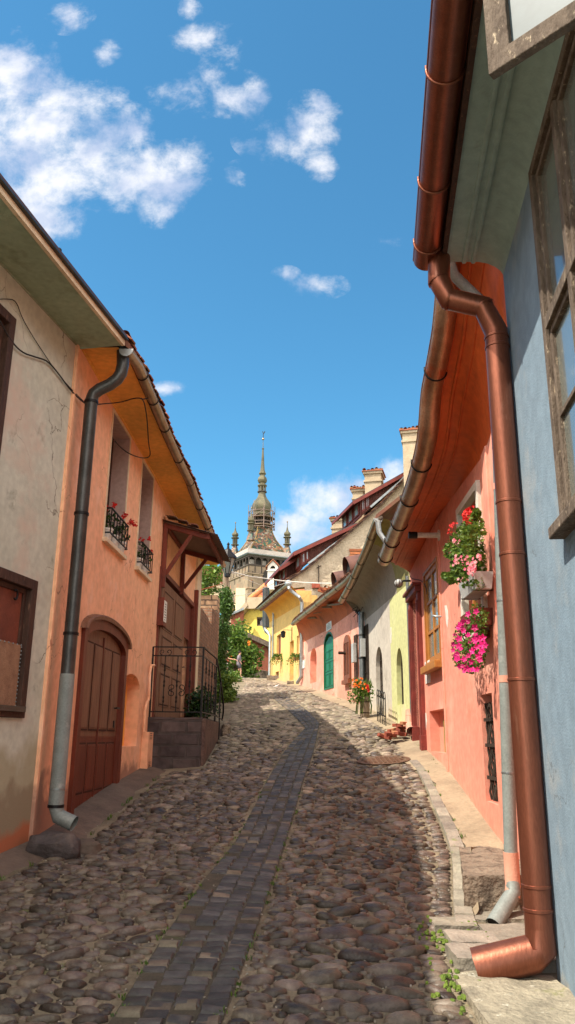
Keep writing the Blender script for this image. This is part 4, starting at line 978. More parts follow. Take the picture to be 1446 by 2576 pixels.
# windows with white trim, railing and flower pots
for idx, (u0, u1, z0_, z1_) in enumerate((r1, r2_)):
    tr = frame(WP, rect(u0-.05, u1+.05, z0_-.07, z1_+.05), .05, .012, .02).build('window_trim', 'plaster_cream', h)
    ln_ = MB(); q0_ = rect(u0+.004, u1-.004, z0_+.004, z1_-.004); ln_.add(WP.pts(q0_, .0)+WP.pts(q0_, -.29), [(i, (i+1) % 4, 4+(i+1) % 4, 4+i) for i in range(4)]); ln_.build('window_reveal', 'reveal_shade', h)
    sash = pane_grid(WP, u0, u1, z0_, z1_, -.26, 2, 3, 'wood_dark', 'glass_dark', h)
    wbox(MB(), WP, u0-.08, u1+.08, z0_-.09, z0_-.03, -.2, .07).build('sill', 'plaster_cream', h, bevel=.006)
    rl = MB(); zr = z0_+ (.42 if idx == 0 else .40)
    for z, w in ((zr, .024), (z0_+.06, .02)): rl.bar(WP.P(u0+.02, z, .08), WP.P(u1-.02, z, .08), w, .015)
    for i in range(7): u = u0+.04+(u1-u0-.08)*i/6; rl.bar(WP.P(u, z0_+.05, .08), WP.P(u, zr, .08), .014)
    for u in (u0+.02, u1-.02):
        for z in (zr, z0_+.06): rl.bar(WP.P(u, z, -.1), WP.P(u, z, .08), .02)
    rl.build('window_railing', 'black_iron', h)
    for j in range(3 if idx == 0 else 2):
        u = u0+.2+j*(.40 if idx == 0 else .5); c = WP.P(u, z0_-.025, -.02)
        pot = thing('flower_pot', ('red geranium pot, %s behind the first window railing of the peach house' % ('nearest', 'middle', 'farthest')[j]) if idx == 0 else ('small geranium pot, %s behind the second window railing' % ('nearer', 'farther')[j]), 'flower pot', c, 'geranium pots on the peach window sills')
        MB().lathe(c, [(.0,0),(.065,0),(.09,.15),(.10,.15),(.10,.18),(.085,.18),(.08,.15),(0,.15)], 14).build('pot', 'white_render', pot, smooth=40)
        fol = MB(); leaves(fol, (c.x, c.y, c.z+.32), 60, (.15,.17,.15), .038, 50+idx*10+j); fol.build('foliage', 'leaf_dark', pot)
        fl = MB(); rr = random.Random(j+idx*7)
        for k in range(3 if j != 1 else 1):
            q = Vector((c.x+rr.gauss(.05,.05), c.y+rr.gauss(0,.09), c.z+.48+rr.random()*.08))
            for _ in range(16): petals(fl, q+Vector((rr.gauss(0,.022), rr.gauss(0,.022), rr.gauss(0,.02))), (rr.gauss(0,1), rr.gauss(-.5,1), rr.gauss(.3,1)), .02, rr)
        fl.build('blossom', 'petal_red', pot)
# arched door with its stone-coloured wooden surround
(u0, u1, zA, zB) = dA[0], dA[1], gfn(dA[0]), dA[3]
oa = arch(u0-.02, u1+.06, zA+.02, zB+.08, .26, 14); ia = arch(u0+.12, u1-.08, zA+.02, zB-.08, .22, 14)
fr_ = MB().slab(WP.pts(oa, .05), WP.n*-.12, [WP.pts(ia, .05)]).build('door_frame', 'wood_door_red', h, bevel=.012)
hd = arch(u0-.06, u1+.10, zB-.34, zB+.13, .44, 14)
hood = MB(); 
for k in range(14):
    a0, a1 = math.pi*k/14, math.pi*(k+1)/14; cu = (u0+u1)/2+.02; w = (u1-u0)/2+.05
    p = lambda a, rr_, o_: WP.P(cu+(w+rr_)*math.cos(a), zB-.18+(.25+rr_)*math.sin(a), o_)
    hood.loft([[p(a0,-.02,.02),p(a1,-.02,.02)],[p(a0,-.02,.09),p(a1,-.02,.09)],[p(a0,.03,.10),p(a1,.03,.10)],[p(a0,.05,.08),p(a1,.05,.08)],[p(a0,.06,0),p(a1,.06,0)]])
hood.build('door_hood', 'wood_door', h, smooth=30)
lf = MB(); ia2 = arch(u0+.12, u1-.08, zA+.06, zB-.08, .22, 14)
lf.slab(WP.pts(ia2, -.03), WP.n*-.05)
door = lf.build('door', 'wood_door', h); du = (u1-u0-.20); zl = WP.uz(Z3(530,1580))[1]
zt1 = WP.uz(Z3(650,1050))[1]
for k in range(4):
    ua_ = u0+.20+(du-.14)*k/4+.02; ub_ = ua_+(du-.14)/4-.06
    for (a, b_) in ((zl+.05, zt1-.0), (zA+.30, zl-.10)):
        fr2 = rect(ua_, ub_, a, b_); MB().slab(WP.pts(fr2, -.020), WP.n*-.012).build('panel_shade', 'groove_shade', door); pn = MB(); pn.slab(WP.pts(inset(fr2, .022), -.018), WP.n*-.01)
        pn.slab(WP.pts(inset(fr2, .040), -.010), WP.n*-.02); pn.build('door_panel', 'wood_door' if a > zl else 'wood_door_red', door, bevel=.004)
MB().slab(WP.pts(rect(u0+.13, u1-.09, zA+.07, zl-.02), -.024), WP.n*-.01).build('lower_leaf', 'wood_door_red', door)
wbox(MB(), WP, (u0+u1)/2-.012, (u0+u1)/2+.012, zA+.08, zB-.16, -.03, -.006).build('cover_strip', 'wood_door_red', door)
hd_ = WP.uz(Z3(700,1420)); hb = MB(); hb.bar(WP.P(hd_[0], hd_[1], -.02), WP.P(hd_[0], hd_[1], .06), .02); hb.bar(WP.P(hd_[0]-.14, hd_[1], .06), WP.P(hd_[0]+.02, hd_[1], .06), .022); hb.build('handle', 'black_iron', door)
wbox(MB(), WP, hd_[0]-.02, hd_[0]+.02, hd_[1]-.28, hd_[1]-.18, -.02, .005).build('lock', 'black_iron', door)
# niche lining
panel(WP, archN, -.215, .02).build('niche_back', 'plaster_apricot', h)
# upper door: dark hallway, open leaf, frame
u0, u1, zA, zB = dB[0]+.02, dB[1], zpl, dB[3]+.12
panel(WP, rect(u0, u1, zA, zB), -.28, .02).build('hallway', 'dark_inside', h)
fr = frame(WP, rect(u0-.03, u1+.06, zA-.02, zB+.05), .10, .03, .14).build('door_frame', 'wood_redbrown', h, bevel=.008)
du = (u1-u0); ul1 = WP.uz(Z3(1100,1100))[0]
leaf_ = MB(); leaf_.slab(WP.pts(rect(u0+.05, ul1, zA+.02, zB-.18), .05), WP.n*-.05); dl = leaf_.build('door', 'wood_door', h, bevel=.004)
zr_ = [WP.uz(Z3(1000,y))[1] for y in (1450,1170,1140,930,880,650)]
wu = (ul1-u0-.05)
for c in range(2):
    ua_ = u0+.05+wu*(.08+.46*c); ub_ = ua_+wu*.38
    for (a, b_) in ((zA+.22, zA+.85), (zA+.97, zA+1.55), (zA+1.67, zB-.35)):
        f2 = rect(ua_, ub_, a, b_); MB().slab(WP.pts(f2, .054), WP.n*-.01).build('panel_shade', 'groove_shade', dl); pn = MB(); pn.slab(WP.pts(f2, .062), WP.n*-.02, [WP.pts(inset(f2, .022), .062)]); pn.slab(WP.pts(inset(f2, .05), .062), WP.n*-.02)
        pn.build('door_panel', 'wood_door', dl, bevel=.005)
hb = MB(); hb.bar(WP.P(ul1-.06, zA+1.15, .05), WP.P(ul1-.06, zA+1.15, .11), .02); hb.bar(WP.P(ul1-.18, zA+1.15, .11), WP.P(ul1-.05, zA+1.15, .11), .02); hb.build('handle', 'black_iron', dl)
panel(WP, rect(WP.uz(Z3(1100,1100))[0]+.02, u1-.12, zA+1.9, zB-.05), -.05, .02).build('transom', 'wood_redbrown', h)
wbox(MB(), WP, u1+.02, u1+.14, zA-.3, zB+.4, 0, .10).build('post', 'wood_redbrown', h, bevel=.006)
wbox(MB(), WP, u1+.14, WP.L-.06, .6, zcb[3][1], 0, .05).build('cream_wall_strip', 'plaster_cream', h)
# canopy over the upper door
un = WP.uz(B6(228,500))[0]; ztop = WP.uz(B6(225,240))[1]; (oo, zo) = WP.across(un, B6(705,385)); uf = WP.uz(B6(420,700))[0]
oo = min(oo, 1.3)
cnt = thing('canopy', 'small lean-to canopy on oxide red timber struts over the upper door', 'canopy', WP.P((un+uf)/2, zo))
cb_ = MB()
cb_.bar(WP.P(un, zo-1.0, .05), WP.P(un, ztop, .05), .09, .09); cb_.build('wall_post', 'wood_redbrown', cnt, bevel=.006)
MB().bar(WP.P(uf, zo-.75, .05), WP.P(uf, ztop, .05), .09, .09).build('wall_post', 'wood_redbrown', cnt, bevel=.006)
MB().bar(WP.P(un-.06, ztop, .05), WP.P(uf+.06, ztop, .05), .07).build('wall_plate', 'wood_redbrown', cnt)
MB().bar(WP.P(un, ztop, .05), WP.P(un, zo, oo), .07, .10).build('rafter', 'wood_redbrown', cnt, bevel=.006)
MB().bar(WP.P(uf, ztop, .05), WP.P(uf, zo, oo), .07, .10).build('rafter', 'wood_redbrown', cnt, bevel=.006)
MB().bar(WP.P(un-.08, zo, oo), WP.P(uf+.08, zo, oo), .07, .10).build('front_beam', 'wood_redbrown', cnt, bevel=.006)
MB().bar(WP.P(un, zo-.75, .09), WP.P(un, zo+(ztop-zo)*.35, oo*.65), .055, .075).build('strut', 'wood_redbrown', cnt, bevel=.005)
MB().bar(WP.P(uf, zo-.60, .09), WP.P(uf, zo+(ztop-zo)*.35, oo*.65), .055, .075).build('strut', 'wood_redbrown', cnt, bevel=.005)
rf = MB(); sl_ = (zo-ztop)/(oo-.05); rowsr = []
nn_ = 56; e0, e1 = un-.16, uf+.16
for i in range(nn_+1):
    u = e0+(e1-e0)*i/nn_; w = .014*math.sin(i*math.pi/2); rowsr.append([WP.P(u, ztop+.075+w+sl_*(o_-.05), o_) for o_ in (0, oo*.5, oo+.20)])
rf.loft(rowsr); ro = rf.build('corrugated_sheet', 'canopy_sheet', cnt, smooth=60)
MB().slab([WP.P(e0+.05, ztop+.05, .02), WP.P(e1-.05, ztop+.05, .02), WP.P(e1-.05, zo+.052, oo+.02), WP.P(e0+.05, zo+.052, oo+.02)], (0,0,.006)).build('lining', 'canopy_sheet', cnt)
tl = MB(); tiles(tl, WP.P(un-.10, zo+.20, oo*.75), WP.d*.3, (WP.P(0,ztop-zo,-oo*.7)-WP.P(0,0,0)), 1, 6, .03, .03, 3); tl.build('edge_tiles', 'tile_old', cnt)
# intercom/mailbox
q = WP.uz(B6(190,1140)); mbx = thing('mailbox', 'dark red mailbox with white paper labels beside the upper door', 'mailbox', WP.P(q[0], q[1]-.15))
wbox(MB(), WP, q[0]-.13, q[0]+.17, q[1]-.30, q[1]+.24, .0, .13).build('box', 'wood_redbrown', mbx, bevel=.01)
lb = MB(); wbox(lb, WP, q[0]-.13, q[0]+.13, q[1]-.22, q[1]+.18, .13, .137); lo = lb.build('label_sheet', 'label_white', mbx)
ink = MB()
for i in range(7): wbox(ink, WP, q[0]-.09, q[0]-.09+.1*(1+(i*37 % 5)/6), q[1]-.19+i*.05, q[1]-.175+i*.05, .137, .139)
ink.build('writing', 'ink', lo)
# gas pipe and meter cabinet
gpq = [WP.uz(p, .05) for p in (B6(140,1705), B6(100,1705), B6(88,2000), B6(85,2060), B6(50,2110), B6(32,2390))]
o = MB().tube(smooth_path([WP.P(u, z, .06) for u, z in gpq], 1), .024, 10).build('gas_pipe', 'plaster_peach', smooth=50); tag(o, 'peach painted gas pipe running down beside the landing railing', 'pipe')
q0, q1 = WP.uz(Z3(905,1565)), WP.uz(Z3(850,1830)); ut = thing('meter_cabinet', 'narrow beige metal meter cabinet on the peach wall by the landing', 'meter box', WP.P(q1[0], q1[1]))
ua_ = min(q0[0], q1[0]); wbox(MB(), WP, ua_-.02, ua_+.40, q1[1]+.02, q0[1], .0, .12).build('cabinet', 'plaster_peach', ut, bevel=.008)
vt = MB()
for i in range(4):
    for z in (q0[1]-.12, q1[1]+.12): wbox(vt, WP, ua_+.1, ua_+.28, z+i*.03, z+i*.03+.01, .12, .123)
vt.build('vents', 'dark_inside', ut)

# ------------------------------------------------------------------ LANDING, RAILING
xL = -2.47; Yf, Yb = 14.4, 17.9; xR_ = (atY((505,1880), Yf)).x
ld = thing('stone_landing', 'raised dark stone landing at the upper door of the peach house', 'landing', (-2, 15, .95))
a = MB(); jag(a, xL, xR_, Yf, Yb, .7, zpl, 2, 12, 14, .012); a.build('masonry', 'landing_stone', ld, smooth=40)
a = MB(); jag(a, xR_-.02, xR_+.05, Yf+.06, Yb, .7, zpl-.03, 6, 2, 14, .012); a.build('side_masonry', 'landing_brick', ld, smooth=40)
rl = thing('iron_railing', 'black wrought iron railing with scrolls around the stone landing', 'railing', (-1.6, 14.5, zpl))
zt2 = atY((450,1627), Yf+.03).z; xa = atY((385,1640), Yf+.05).x; xb = atY((512,1640), Yf+.05).x
zb2 = zpl+.10; z2_ = zt2-.16
fr = MB(); yf = Yf+.05
for z, w in ((zt2, .035), (z2_, .022), (zb2, .022)): fr.bar((xa, yf, z), (xb, yf, z), w, .02)
fr.build('front_rails', 'black_iron', rl)
for x in (xa, xb): MB().bar((x, yf, zpl-.12), (x, yf, zt2), .034).build('post', 'black_iron', rl)
def twisted(x, y, z0_, z1_):
    mb = MB(); mb.bar((x, y, z0_), (x, y, z1_), .016)
    for t in (.22,.5,.78): mb.lathe((x, y, z0_+(z1_-z0_)*t-.07), [(.008,0),(.02,.03),(.011,.07),(.02,.11),(.008,.14)], 6)
    return mb
for i in (1, 2, 3): x = xa+(xb-xa)*i/4.0; twisted(x, yf, zb2, z2_).build('baluster', 'black_iron', rl)
def scroll(c, ax, s, turns=1.2, mir=1):
    c = Vector(c); pts = []
    for i in range(20):
        t = i/19; a_ = -math.pi/2+turns*2*math.pi*t; r_ = s*(1-.72*t); pts.append(c+Vector(ax)*(math.cos(a_)*r_*mir)+Vector((0,0,1))*(math.sin(a_)*r_))
    return pts
xm = (xa+xb)/2; zm = zpl+.48
for mir in (1, -1):
    a_ = scroll((xm+.085*mir, yf, zm+.05), (1,0,0), .07, 1.1, mir)
    MB().tube([Vector((p[0], p[1], 2*zm-p[2])) for p in a_][::-1]+a_, .008, 6).build('scroll', 'black_iron', rl, smooth=180)
    for k in (1, 3): MB().tube(scroll((xa+(xb-xa)*k/4+.06*mir, yf, z2_+.07), (1,0,0), .055, 1.0, mir), .007, 6).build('scroll', 'black_iron', rl, smooth=180)
sd_ = MB(); ye = 16.6; xe = xb+.06
for z, w in ((zt2, .035), (z2_, .022), (zb2, .022)): sd_.bar((xb, yf, z), (xe, ye, z), w, .02)
sd_.build('side_rails', 'black_iron', rl)
for k in (.22,.44,.66,.86): x = xb+(xe-xb)*k; y_ = yf+(ye-yf)*k; twisted(x, y_, zb2, z2_).build('baluster', 'black_iron', rl)
MB().bar((xe, ye, zpl-.12), (xe, ye, zt2), .034).build('post', 'black_iron', rl)
st_ = MB(); hp = [Vector((xe, ye, zt2)), Vector((xe+.02, 17.4, zt2-.35)), Vector((xe+.03, 18.2, zt2-.75)), Vector((xe+.03, 18.5, zt2-1.0)), Vector((xe+.0, 18.5, gz(-1.4,18.5)+.25))]
st_.tube(smooth_path(hp), .02, 8); st_.bar((xe, ye, zb2), (xe+.03, 18.3, gz(-1.4,18.3)+.3), .02); st_.bar((xe+.02, 17.5, gz(-1.4,17.5)), (xe+.02, 17.5, zt2-.36), .03); st_.build('stair_handrail', 'black_iron', rl, smooth=50)
a = MB()
for i in range(3): jag(a, -2.3, xR_+.08, Yb+i*.3, Yb+.3+i*.3, .9, zpl-.16*(i+1), 20+i, 6, 3, .01)
a.build('steps', 'landing_stone', ld, smooth=40)
o = rock((xR_+.16, 18.0, gz(-1.2,18)+.1), .1, .12, .13, 17).build('boulder', 'block_stone', smooth=60); tag(o, 'small pinkish stone at the foot of the landing steps', 'boulder')
# ------------------------------------------------------------------ BLUE HOUSE (right, nearest)
h = thing('house', 'blue grey house at the right edge with weathered casement windows', 'house', WB.P(3, gz(1.3, 2)))
EB = .53; e1 = WB.hit((1098,640), EB); zE = e1.z; uE = WB.L+.02
zW = WB.uz(Z4(820,2170))[1]
zE = (WB.across(WB.L, (1085,640))[1]*.5+zE*.5)
# windows: read frame corners on the wall
wA = WB.rect(Z4(1020,1480), Z5(1270,1560), (1470,900))   # big window, far jamb
print('window', wA, 'eave', zE, 'walltop', zW)
uj = (WB.uz(Z4(1020,1490))[0]+WB.uz(Z5(1260,1440))[0])/2; zjt = WB.uz(Z4(1018,1490))[1]; zjb = WB.uz(Z5(1250,1440))[1]
w1 = (uj-1.35, uj, zjb, zjt)
wallmesh(WB, [(-.0, -.6), (WB.L, -.3), (WB.L, zW), (0, zW)], [(rect(*w1), .16)], .5).build('wall', 'plaster_blue', h)
shell(WB, 0, WB.L, -.6, zE, 5, 'plaster_blue', h)
panel(WB, rect(w1[0]-.02, w1[1]+.02, w1[2]-.02, w1[3]+.02), -.16, .02).build('room', 'dusk_pane', h)
# moulded cornice: flat cove with two beads
prof = [(0,0),(.02,.10),(.06,.20),(.12,.29),(.19,.34),(.215,.345),(.22,.315),(.235,.305),(.25,.315),(.255,.35),(.29,.36),(.295,.325),(.31,.315),(.325,.325),(.33,.365),(.36,.37),(EB-.06,.385),(EB-.06,.47)]
dz = (zE-.05)-zW
rows = []
for o_, zf in prof: rows.append([WB.P(u, zW+dz*zf/.47, o_) for u in np.linspace(0, WB.L, 12)])
MB().loft(rows).build('cornice', 'soffit_grey', h, smooth=30)
MB().poly([WB.P(WB.L, zW+dz*zf/.47, o_) for o_, zf in prof]+[WB.P(WB.L, zE-.05, -.3), WB.P(WB.L, zW, -.3)]).build('cornice_end', 'soffit_grey', h)
roofside(WB, [WB.P(0, zE+.02, EB), WB.P(WB.L, zE+.02, EB)], 'tile_old', h, up=4, ang=46)
wbox(MB(), WB, 0, WB.L, zE-.10, zE+.02, EB-.07, EB-.03).build('eaves_board', 'wood_dark', h)
# copper gutter
gc = [WB.P(0, zE+.02, EB+.085), WB.P(WB.L+.05, zE-.02, EB+.085)]
gR = .108
gt = gutter(gc, gR, 14).build('gutter', 'copper_pipe', h, smooth=60)
hangers(gc, gR, (.30,.47,.60,.74,.88,.975), 'copper_pipe', gt)
MB().add([gc[1]]+[gc[1]+WB.n*math.cos(a)*gR+Vector((0,0,math.sin(a)*gR)) for a in np.linspace(math.pi, 2*math.pi, 15)], [(0,i,i+1) for i in range(1,15)]).build('end_cap', 'copper_pipe', gt)
# copper downpipe: swan neck and long straight fall
uD = WB.L-.06; pr = .092
ox, zf = WB.across(uD, Z6(995,2060)); 
ob = .10
base = WB.P(uD, 0, ob)
def zat(p): return WB.across(uD, p)[1]
zsp = zat(Z6(990,2040))
top0 = gc[1]+Vector((0,0,-gR*.5))-WB.d*.10
zn0 = zat((1085,700)); zn1 = zat((1120,745)); zn2 = zat((1215,775)); zn3 = zat((1255,860))
o0 = EB+.06
nk = [WB.across(uD, p) for p in ((1104,640), (1104,705), (1128,752), (1215,772), (1252,835))]
neck = [WB.P(uD, z_, o_) for o_, z_ in nk[:4]]+[WB.P(uD, nk[4][1], ob), WB.P(uD, nk[4][1]-.2, ob)]
dn = MB().tube(neck+[WB.P(uD, zsp+.12, ob)], pr, 24).build('downpipe', 'copper_pipe', h, smooth=50)
print('neck', [tuple(round(c,2) for c in p) for p in neck], zsp)
for z in [zat(p) for p in (Z5(735,95), Z5(740,165), Z5(830,1305), Z5(855,1690), Z6(910,35), Z6(975,1555), Z6(985,1730))]:
    MB().tube([WB.P(uD, z-.012, ob), WB.P(uD, z-.008, ob), WB.P(uD, z+.008, ob), WB.P(uD, z+.012, ob)], [pr, pr+.005, pr+.005, pr], 24).build('pipe_seam', 'copper_pipe', dn, smooth=50)
z = zat(Z5(855,1700)); cl = MB(); cl.bar(WB.P(uD, z, 0), WB.P(uD, z, ob), .012); cl.build('pipe_clip', 'copper_pipe', dn)
for a, b_ in zip(neck[1:4], neck[2:5]):
    q = a.lerp(b_, .5); d = (b_-a).normalized(); MB().tube([a-d*.008, a+d*.008], pr+.004, 24).build('pipe_seam', 'copper_pipe', dn, smooth=50)
# spout: mitred elbow thrown out to the street
sp_end = WB.across(uD-.15, Z6(560,2120)); se = atY(Z6(560,2165), 5.62)
sb = WB.P(uD, zsp-.0, ob)
MB().tube([WB.P(uD, zsp+.14, ob), sb+Vector((0,0,.02)), sb+(se-sb)*.12+Vector((0,0,-.0)), se], [pr, pr*1.1, pr*1.22, pr*1.3], 24, caps=False).build('spout', 'copper_pipe', dn, smooth=35)
MB().tube([sb+(se-sb)*.3, se+(se-sb)*-.01], pr*.93, 24, caps=False).build('spout_bore', 'wood_dark', dn, smooth=50)
# casement window: frame, two fixed lights, and one sash swung out over the street
f = frame(WB, rect(*w1), .068, .03, .12).build('window_frame', 'wood_weathered', h, bevel=.006)
wm = w1[0]+(w1[1]-w1[0])*.5; ztr = w1[2]+(w1[3]-w1[2])*.52
tb = MB(); wbox(tb, WB, w1[0]+.08, w1[1]-.08, ztr-.04, ztr+.04, -.04, .03); wbox(tb, WB, wm-.035, wm+.035, w1[2]+.08, w1[3]-.08, -.045, .028); tb.build('transom', 'wood_weathered', f, bevel=.005)
cells = [(wm+.035, w1[1]-.068, w1[2]+.068, ztr-.04), (w1[0]+.085, wm-.035, w1[2]+.085, ztr-.04), (wm+.035, w1[1]-.085, ztr+.04, w1[3]-.085), (w1[0]+.085, wm-.035, ztr+.04, w1[3]-.085)]
for i, c in enumerate(cells):
    if i == 2: pass
    s = frame(WB, rect(*c), .042, .005, .04).build('sash', 'wood_weathered', h, bevel=.005)
    if i < 2: 
        b_ = MB(); zq = (c[2]+c[3])/2; wbox(b_, WB, c[0]+.04, c[1]-.04, zq-.014, zq+.014, -.03, .0); b_.build('glazing_bar', 'wood_weathered', s, bevel=.003)
    panel(WB, rect(c[0]+.03, c[1]-.03, c[2]+.03, c[3]-.03), -.02, .006).build('pane', 'glass_dusty', s)
wbox(MB(), WB, w1[0]-.05, w1[1]+.05, w1[2]-.07, w1[2], -.02, .09).build('sill', 'wood_weathered', h, bevel=.008)
# the opened sash: corner seen at Z4(740,640), hinged higher on the frame
swc = Z4(742,640); 
SH1, SH0 = atY(Z4(742,640), 2.2), Vector((1.21, 1.70, 0))
# sash stands almost square to the wall: free edge reaches out over the street
zS = SH1.z
def sashq(w0, w1_, z0_, z1_, th, mat, name, parent, holes=None):
    A = SH0.copy(); Bv = Vector((SH1.x-A.x, SH1.y-A.y, 0)); L_ = Bv.length; Bd = Bv.normalized(); N_ = Vector((-Bd.y, Bd.x, 0))
    P = lambda a, z: A+Bd*a*L_+Vector((0,0,z))
    mb = MB(); mb.slab([P(w0,z0_), P(w1_,z0_), P(w1_,z1_), P(w0,z1_)], N_*th, [[P(a,z) for a, z in h_] for h_ in (holes or [])]); return mb.build(name, mat, parent, bevel=.004)
osr = thing('open_window_sash', 'open weathered window sash with pale glass swung out from the blue house', 'window', (SH0.x, SH0.y, zS))
sashq(0, 1, zS, zS+.86, .035, 'wood_weathered', 'sash_frame', osr, [[(.12,zS+.075),(.88,zS+.075),(.88,zS+.79),(.12,zS+.79)]])
sashq(.09, .91, zS+.05, zS+.81, .010, 'glass_dull', 'pane', osr)

# ------------------------------------------------------------------ PINK HOUSE
h = thing('house', 'salmon pink house with deep red cove, flower windows and sagging gutter', 'house', WR.P(3, gz(2.4,12)))
O = .62
gq = [(1128,690),(1118,817),(1105,886),(1094,940),(1084,988),(1077,1091),(1062,1159),(1040,1227),(1013,1296),(991,1347),(966,1408)]
gpt = [WR.hit(p, O) for p in gq]
first = WR0.P(.2, gpt[0].z+.1, O-.08)
gpt = [Vector((WR0.P(.3,0,O-.05).x, WR0.P(.3,0).y, gpt[0].z+.25))]+gpt[1:] if gpt[0].y < 6.2 else [Vector((1.50, 6.1, gpt[0].z+.1))]+gpt
print('pink gutter', [tuple(round(c,2) for c in p) for p in gpt])
gpt = smooth_path(gpt, 2)
zb0 = WR.uz((1222,1130)); zb1 = WR.uz((1100,1300)); zb2_ = WR.uz((1030,1440))
print('cove bottom', zb0, zb1, zb2_)
zcR = [(0, zb0[1]-.02), (zb1[0], zb1[1]), (WR.L, zb2_[1])]
def topz(u): return float(np.interp(u, [a for a,_ in zcR], [b for _,b in zcR]))
# openings
ww = WR.rect(B7(600,170), B7(740,1760), B7(432,1000)); bw = WR.rect(Z5(258,1745), Z5(328,2440), Z5(190,2100))
ce = WR.rect(B5(1408,1705), B5(1395,2290), B5(1190,2000)); bg_ = WR.rect(Z6(715,120), Z6(695,950), Z6(612,500)); rd = WR.rect(B5(1025,300), B5(1085,2150), B5(905,1200))
print('pink openings', ww, bw, ce, bg_, rd)
zg = lambda u: gz(WR.P(u,0).x, WR.P(u,0).y)
def fixr(r, mn=.5):
    u0, u1, a, b_ = r; return (u0, max(u1, u0+mn), a, b_)
rdoor = (WR.L-1.25, WR.L-.30, zg(WR.L-.8)+.02, rd[3])
ceq = (ce[0], ce[1], ce[2], ce[3])
wallmesh(WR, [(0, .2), (WR.L, 1.2), (WR.L, zcR[2][1]+.03), (zb1[0], zb1[1]+.03), (0, zcR[0][1]+.03)],
   [(rect(*bw), .14), (rect(*ceq), .17), (rect(bg_[0]+.02, bg_[1], bg_[2], bg_[3]), .22), (rect(*ww), .16), (rect(*rdoor), .22)], .45).build('wall', 'plaster_pink', h)
wallmesh(WR0, [(0, 0), (WR0.L, .2), (WR0.L, zcR[0][1]+.03), (0, zcR[0][1]+.03)], [], .45).build('wall', 'plaster_pink', h)
ct = [WR0.P(0, zcR[0][1])]+[WR.P(u, z) for u, z in zcR]
gbk = [Vector((p.x+.10, p.y, p.z-.02)) for p in gpt]
cove(ct, gbk, 60, 12).build('cove', 'cove_red', h, smooth=180)
shell(WR, 0, WR.L, .2, 4.8, 5, 'plaster_pink', h)
# red battens along the cove
bt = MB()
for t, w in ((.62,.035),(.80,.05)):
    b_ = resample(ct, 60); tp = resample(gbk, 60); a = math.pi/2*t; hh = 1-math.cos(a); v = math.sin(a)
    pts = [Vector((b_[i].x+(tp[i].x-b_[i].x)*hh, b_[i].y+(tp[i].y-b_[i].y)*hh, b_[i].z+(tp[i].z-b_[i].z)*v)) for i in range(60)]; bt.tube(pts, w*.5, 6)
bt.build('cove_moulding', 'cove_red', h, smooth=180)
gt = gutter(gpt, .127, 14).build('gutter', 'zinc_red', h, smooth=60)
hangers(gpt, .129, (.30,.47,.60,.73,.86,.97), 'black_iron', gt)
gR2 = roofside(WR, [p+Vector((0,0,.06)) for p in gpt], 'tile_old', h, up=4, ang=46)
tl = MB(); upv = WR.n*-math.cos(R(46))+Vector((0,0,math.sin(R(46)))); rs = resample(gpt, 26)
for i in range(25):
    a, b_ = rs[i]+Vector((.03,0,.10)), rs[i+1]+Vector((.03,0,.10)); tiles(tl, a, b_-a, upv*.8, 2, 3, .05, .05, i)
tl.build('tile_courses', 'tile_clay', h)
# grey downpipe of the pink house
u8 = 7.0; xg = atY((1290,2230), u8).x; xgt = atY((1248,900), u8).x
gd = [(1150,655),(1165,720)]
zt8 = atY((1240,900), u8).z; zb8 = atY((1292,2262), u8).z
xt = gpt[0].x
gpz = float(np.interp(7.0, [p.y for p in gpt], [p.z for p in gpt])); gpx = float(np.interp(8.0, [p.y for p in gpt], [p.x for p in gpt]))
dg = MB().tube([atY((1128,650), 6.8), atY((1140,690), 6.9), atY((1170,720), u8), atY((1218,765), u8), Vector((xgt, u8, atY((1245,850), u8).z)), Vector((xg, u8, zb8+.35))], .056, 20).build('downpipe', 'zinc_dull', h, smooth=45)
MB().tube([Vector((xg, u8, zb8+.36)), Vector((xg, u8, zb8+.10)), Vector((xg-.02, u8-.03, zb8+.02))], .062, 20).build('downpipe_shoe', 'plaster_rose', dg, smooth=45)
spe = atY(Z6(690,1850), u8-.22)
MB().tube([Vector((xg, u8, zb8+.16)), Vector((xg-.005, u8-.02, zb8+.06)), Vector((xg-.05, u8-.05, zb8+.01)), spe], [.058,.060,.064,.068], 20, caps=False).build('spout', 'zinc_dull', dg, smooth=45)
MB().tube([spe.lerp(Vector((xg-.05, u8-.05, zb8+.01)), .45), spe+Vector((.008,.008,.002))], .058, 20).build('spout_bore', 'dark_inside', dg, smooth=45)
for (p, mt_) in ((Z5(690,900),'zinc'),(Z5(715,1190),'plaster_rose'),(Z5(765,2030),'zinc'),(Z6(795,30),'plaster_rose'),(Z6(820,720),'zinc'),(Z6(830,1410),'zinc')):
    z = atY(p, u8).z; w = .03 if 'rose' in mt_ else .007
    xq = xg+(xgt-xg)*max(0, min(1, (z-zb8-.35)/(atY((1245,850), u8).z-zb8-.35))); MB().tube([Vector((xq, u8, z-w)), Vector((xq, u8, z+w))], .060, 20).build('pipe_clip' if w > .02 else 'pipe_seam', mt_, dg, smooth=45)
# corner pilaster strip
pl = MB(); wbox(pl, WR0, WR0.L-.42, WR0.L-.06, .1, zcR[0][1]-.02, -.1, .035); pl.build('corner_pilaster', 'plaster_pink', h, bevel=.01)
pl = MB(); wbox(pl, WR, bw[0]-.20, bw[0]-.12, zg(bw[0]), topz(bw[0])-.05, -.1, .03); pl.build('wall_rib', 'plaster_pink', h, bevel=.015)
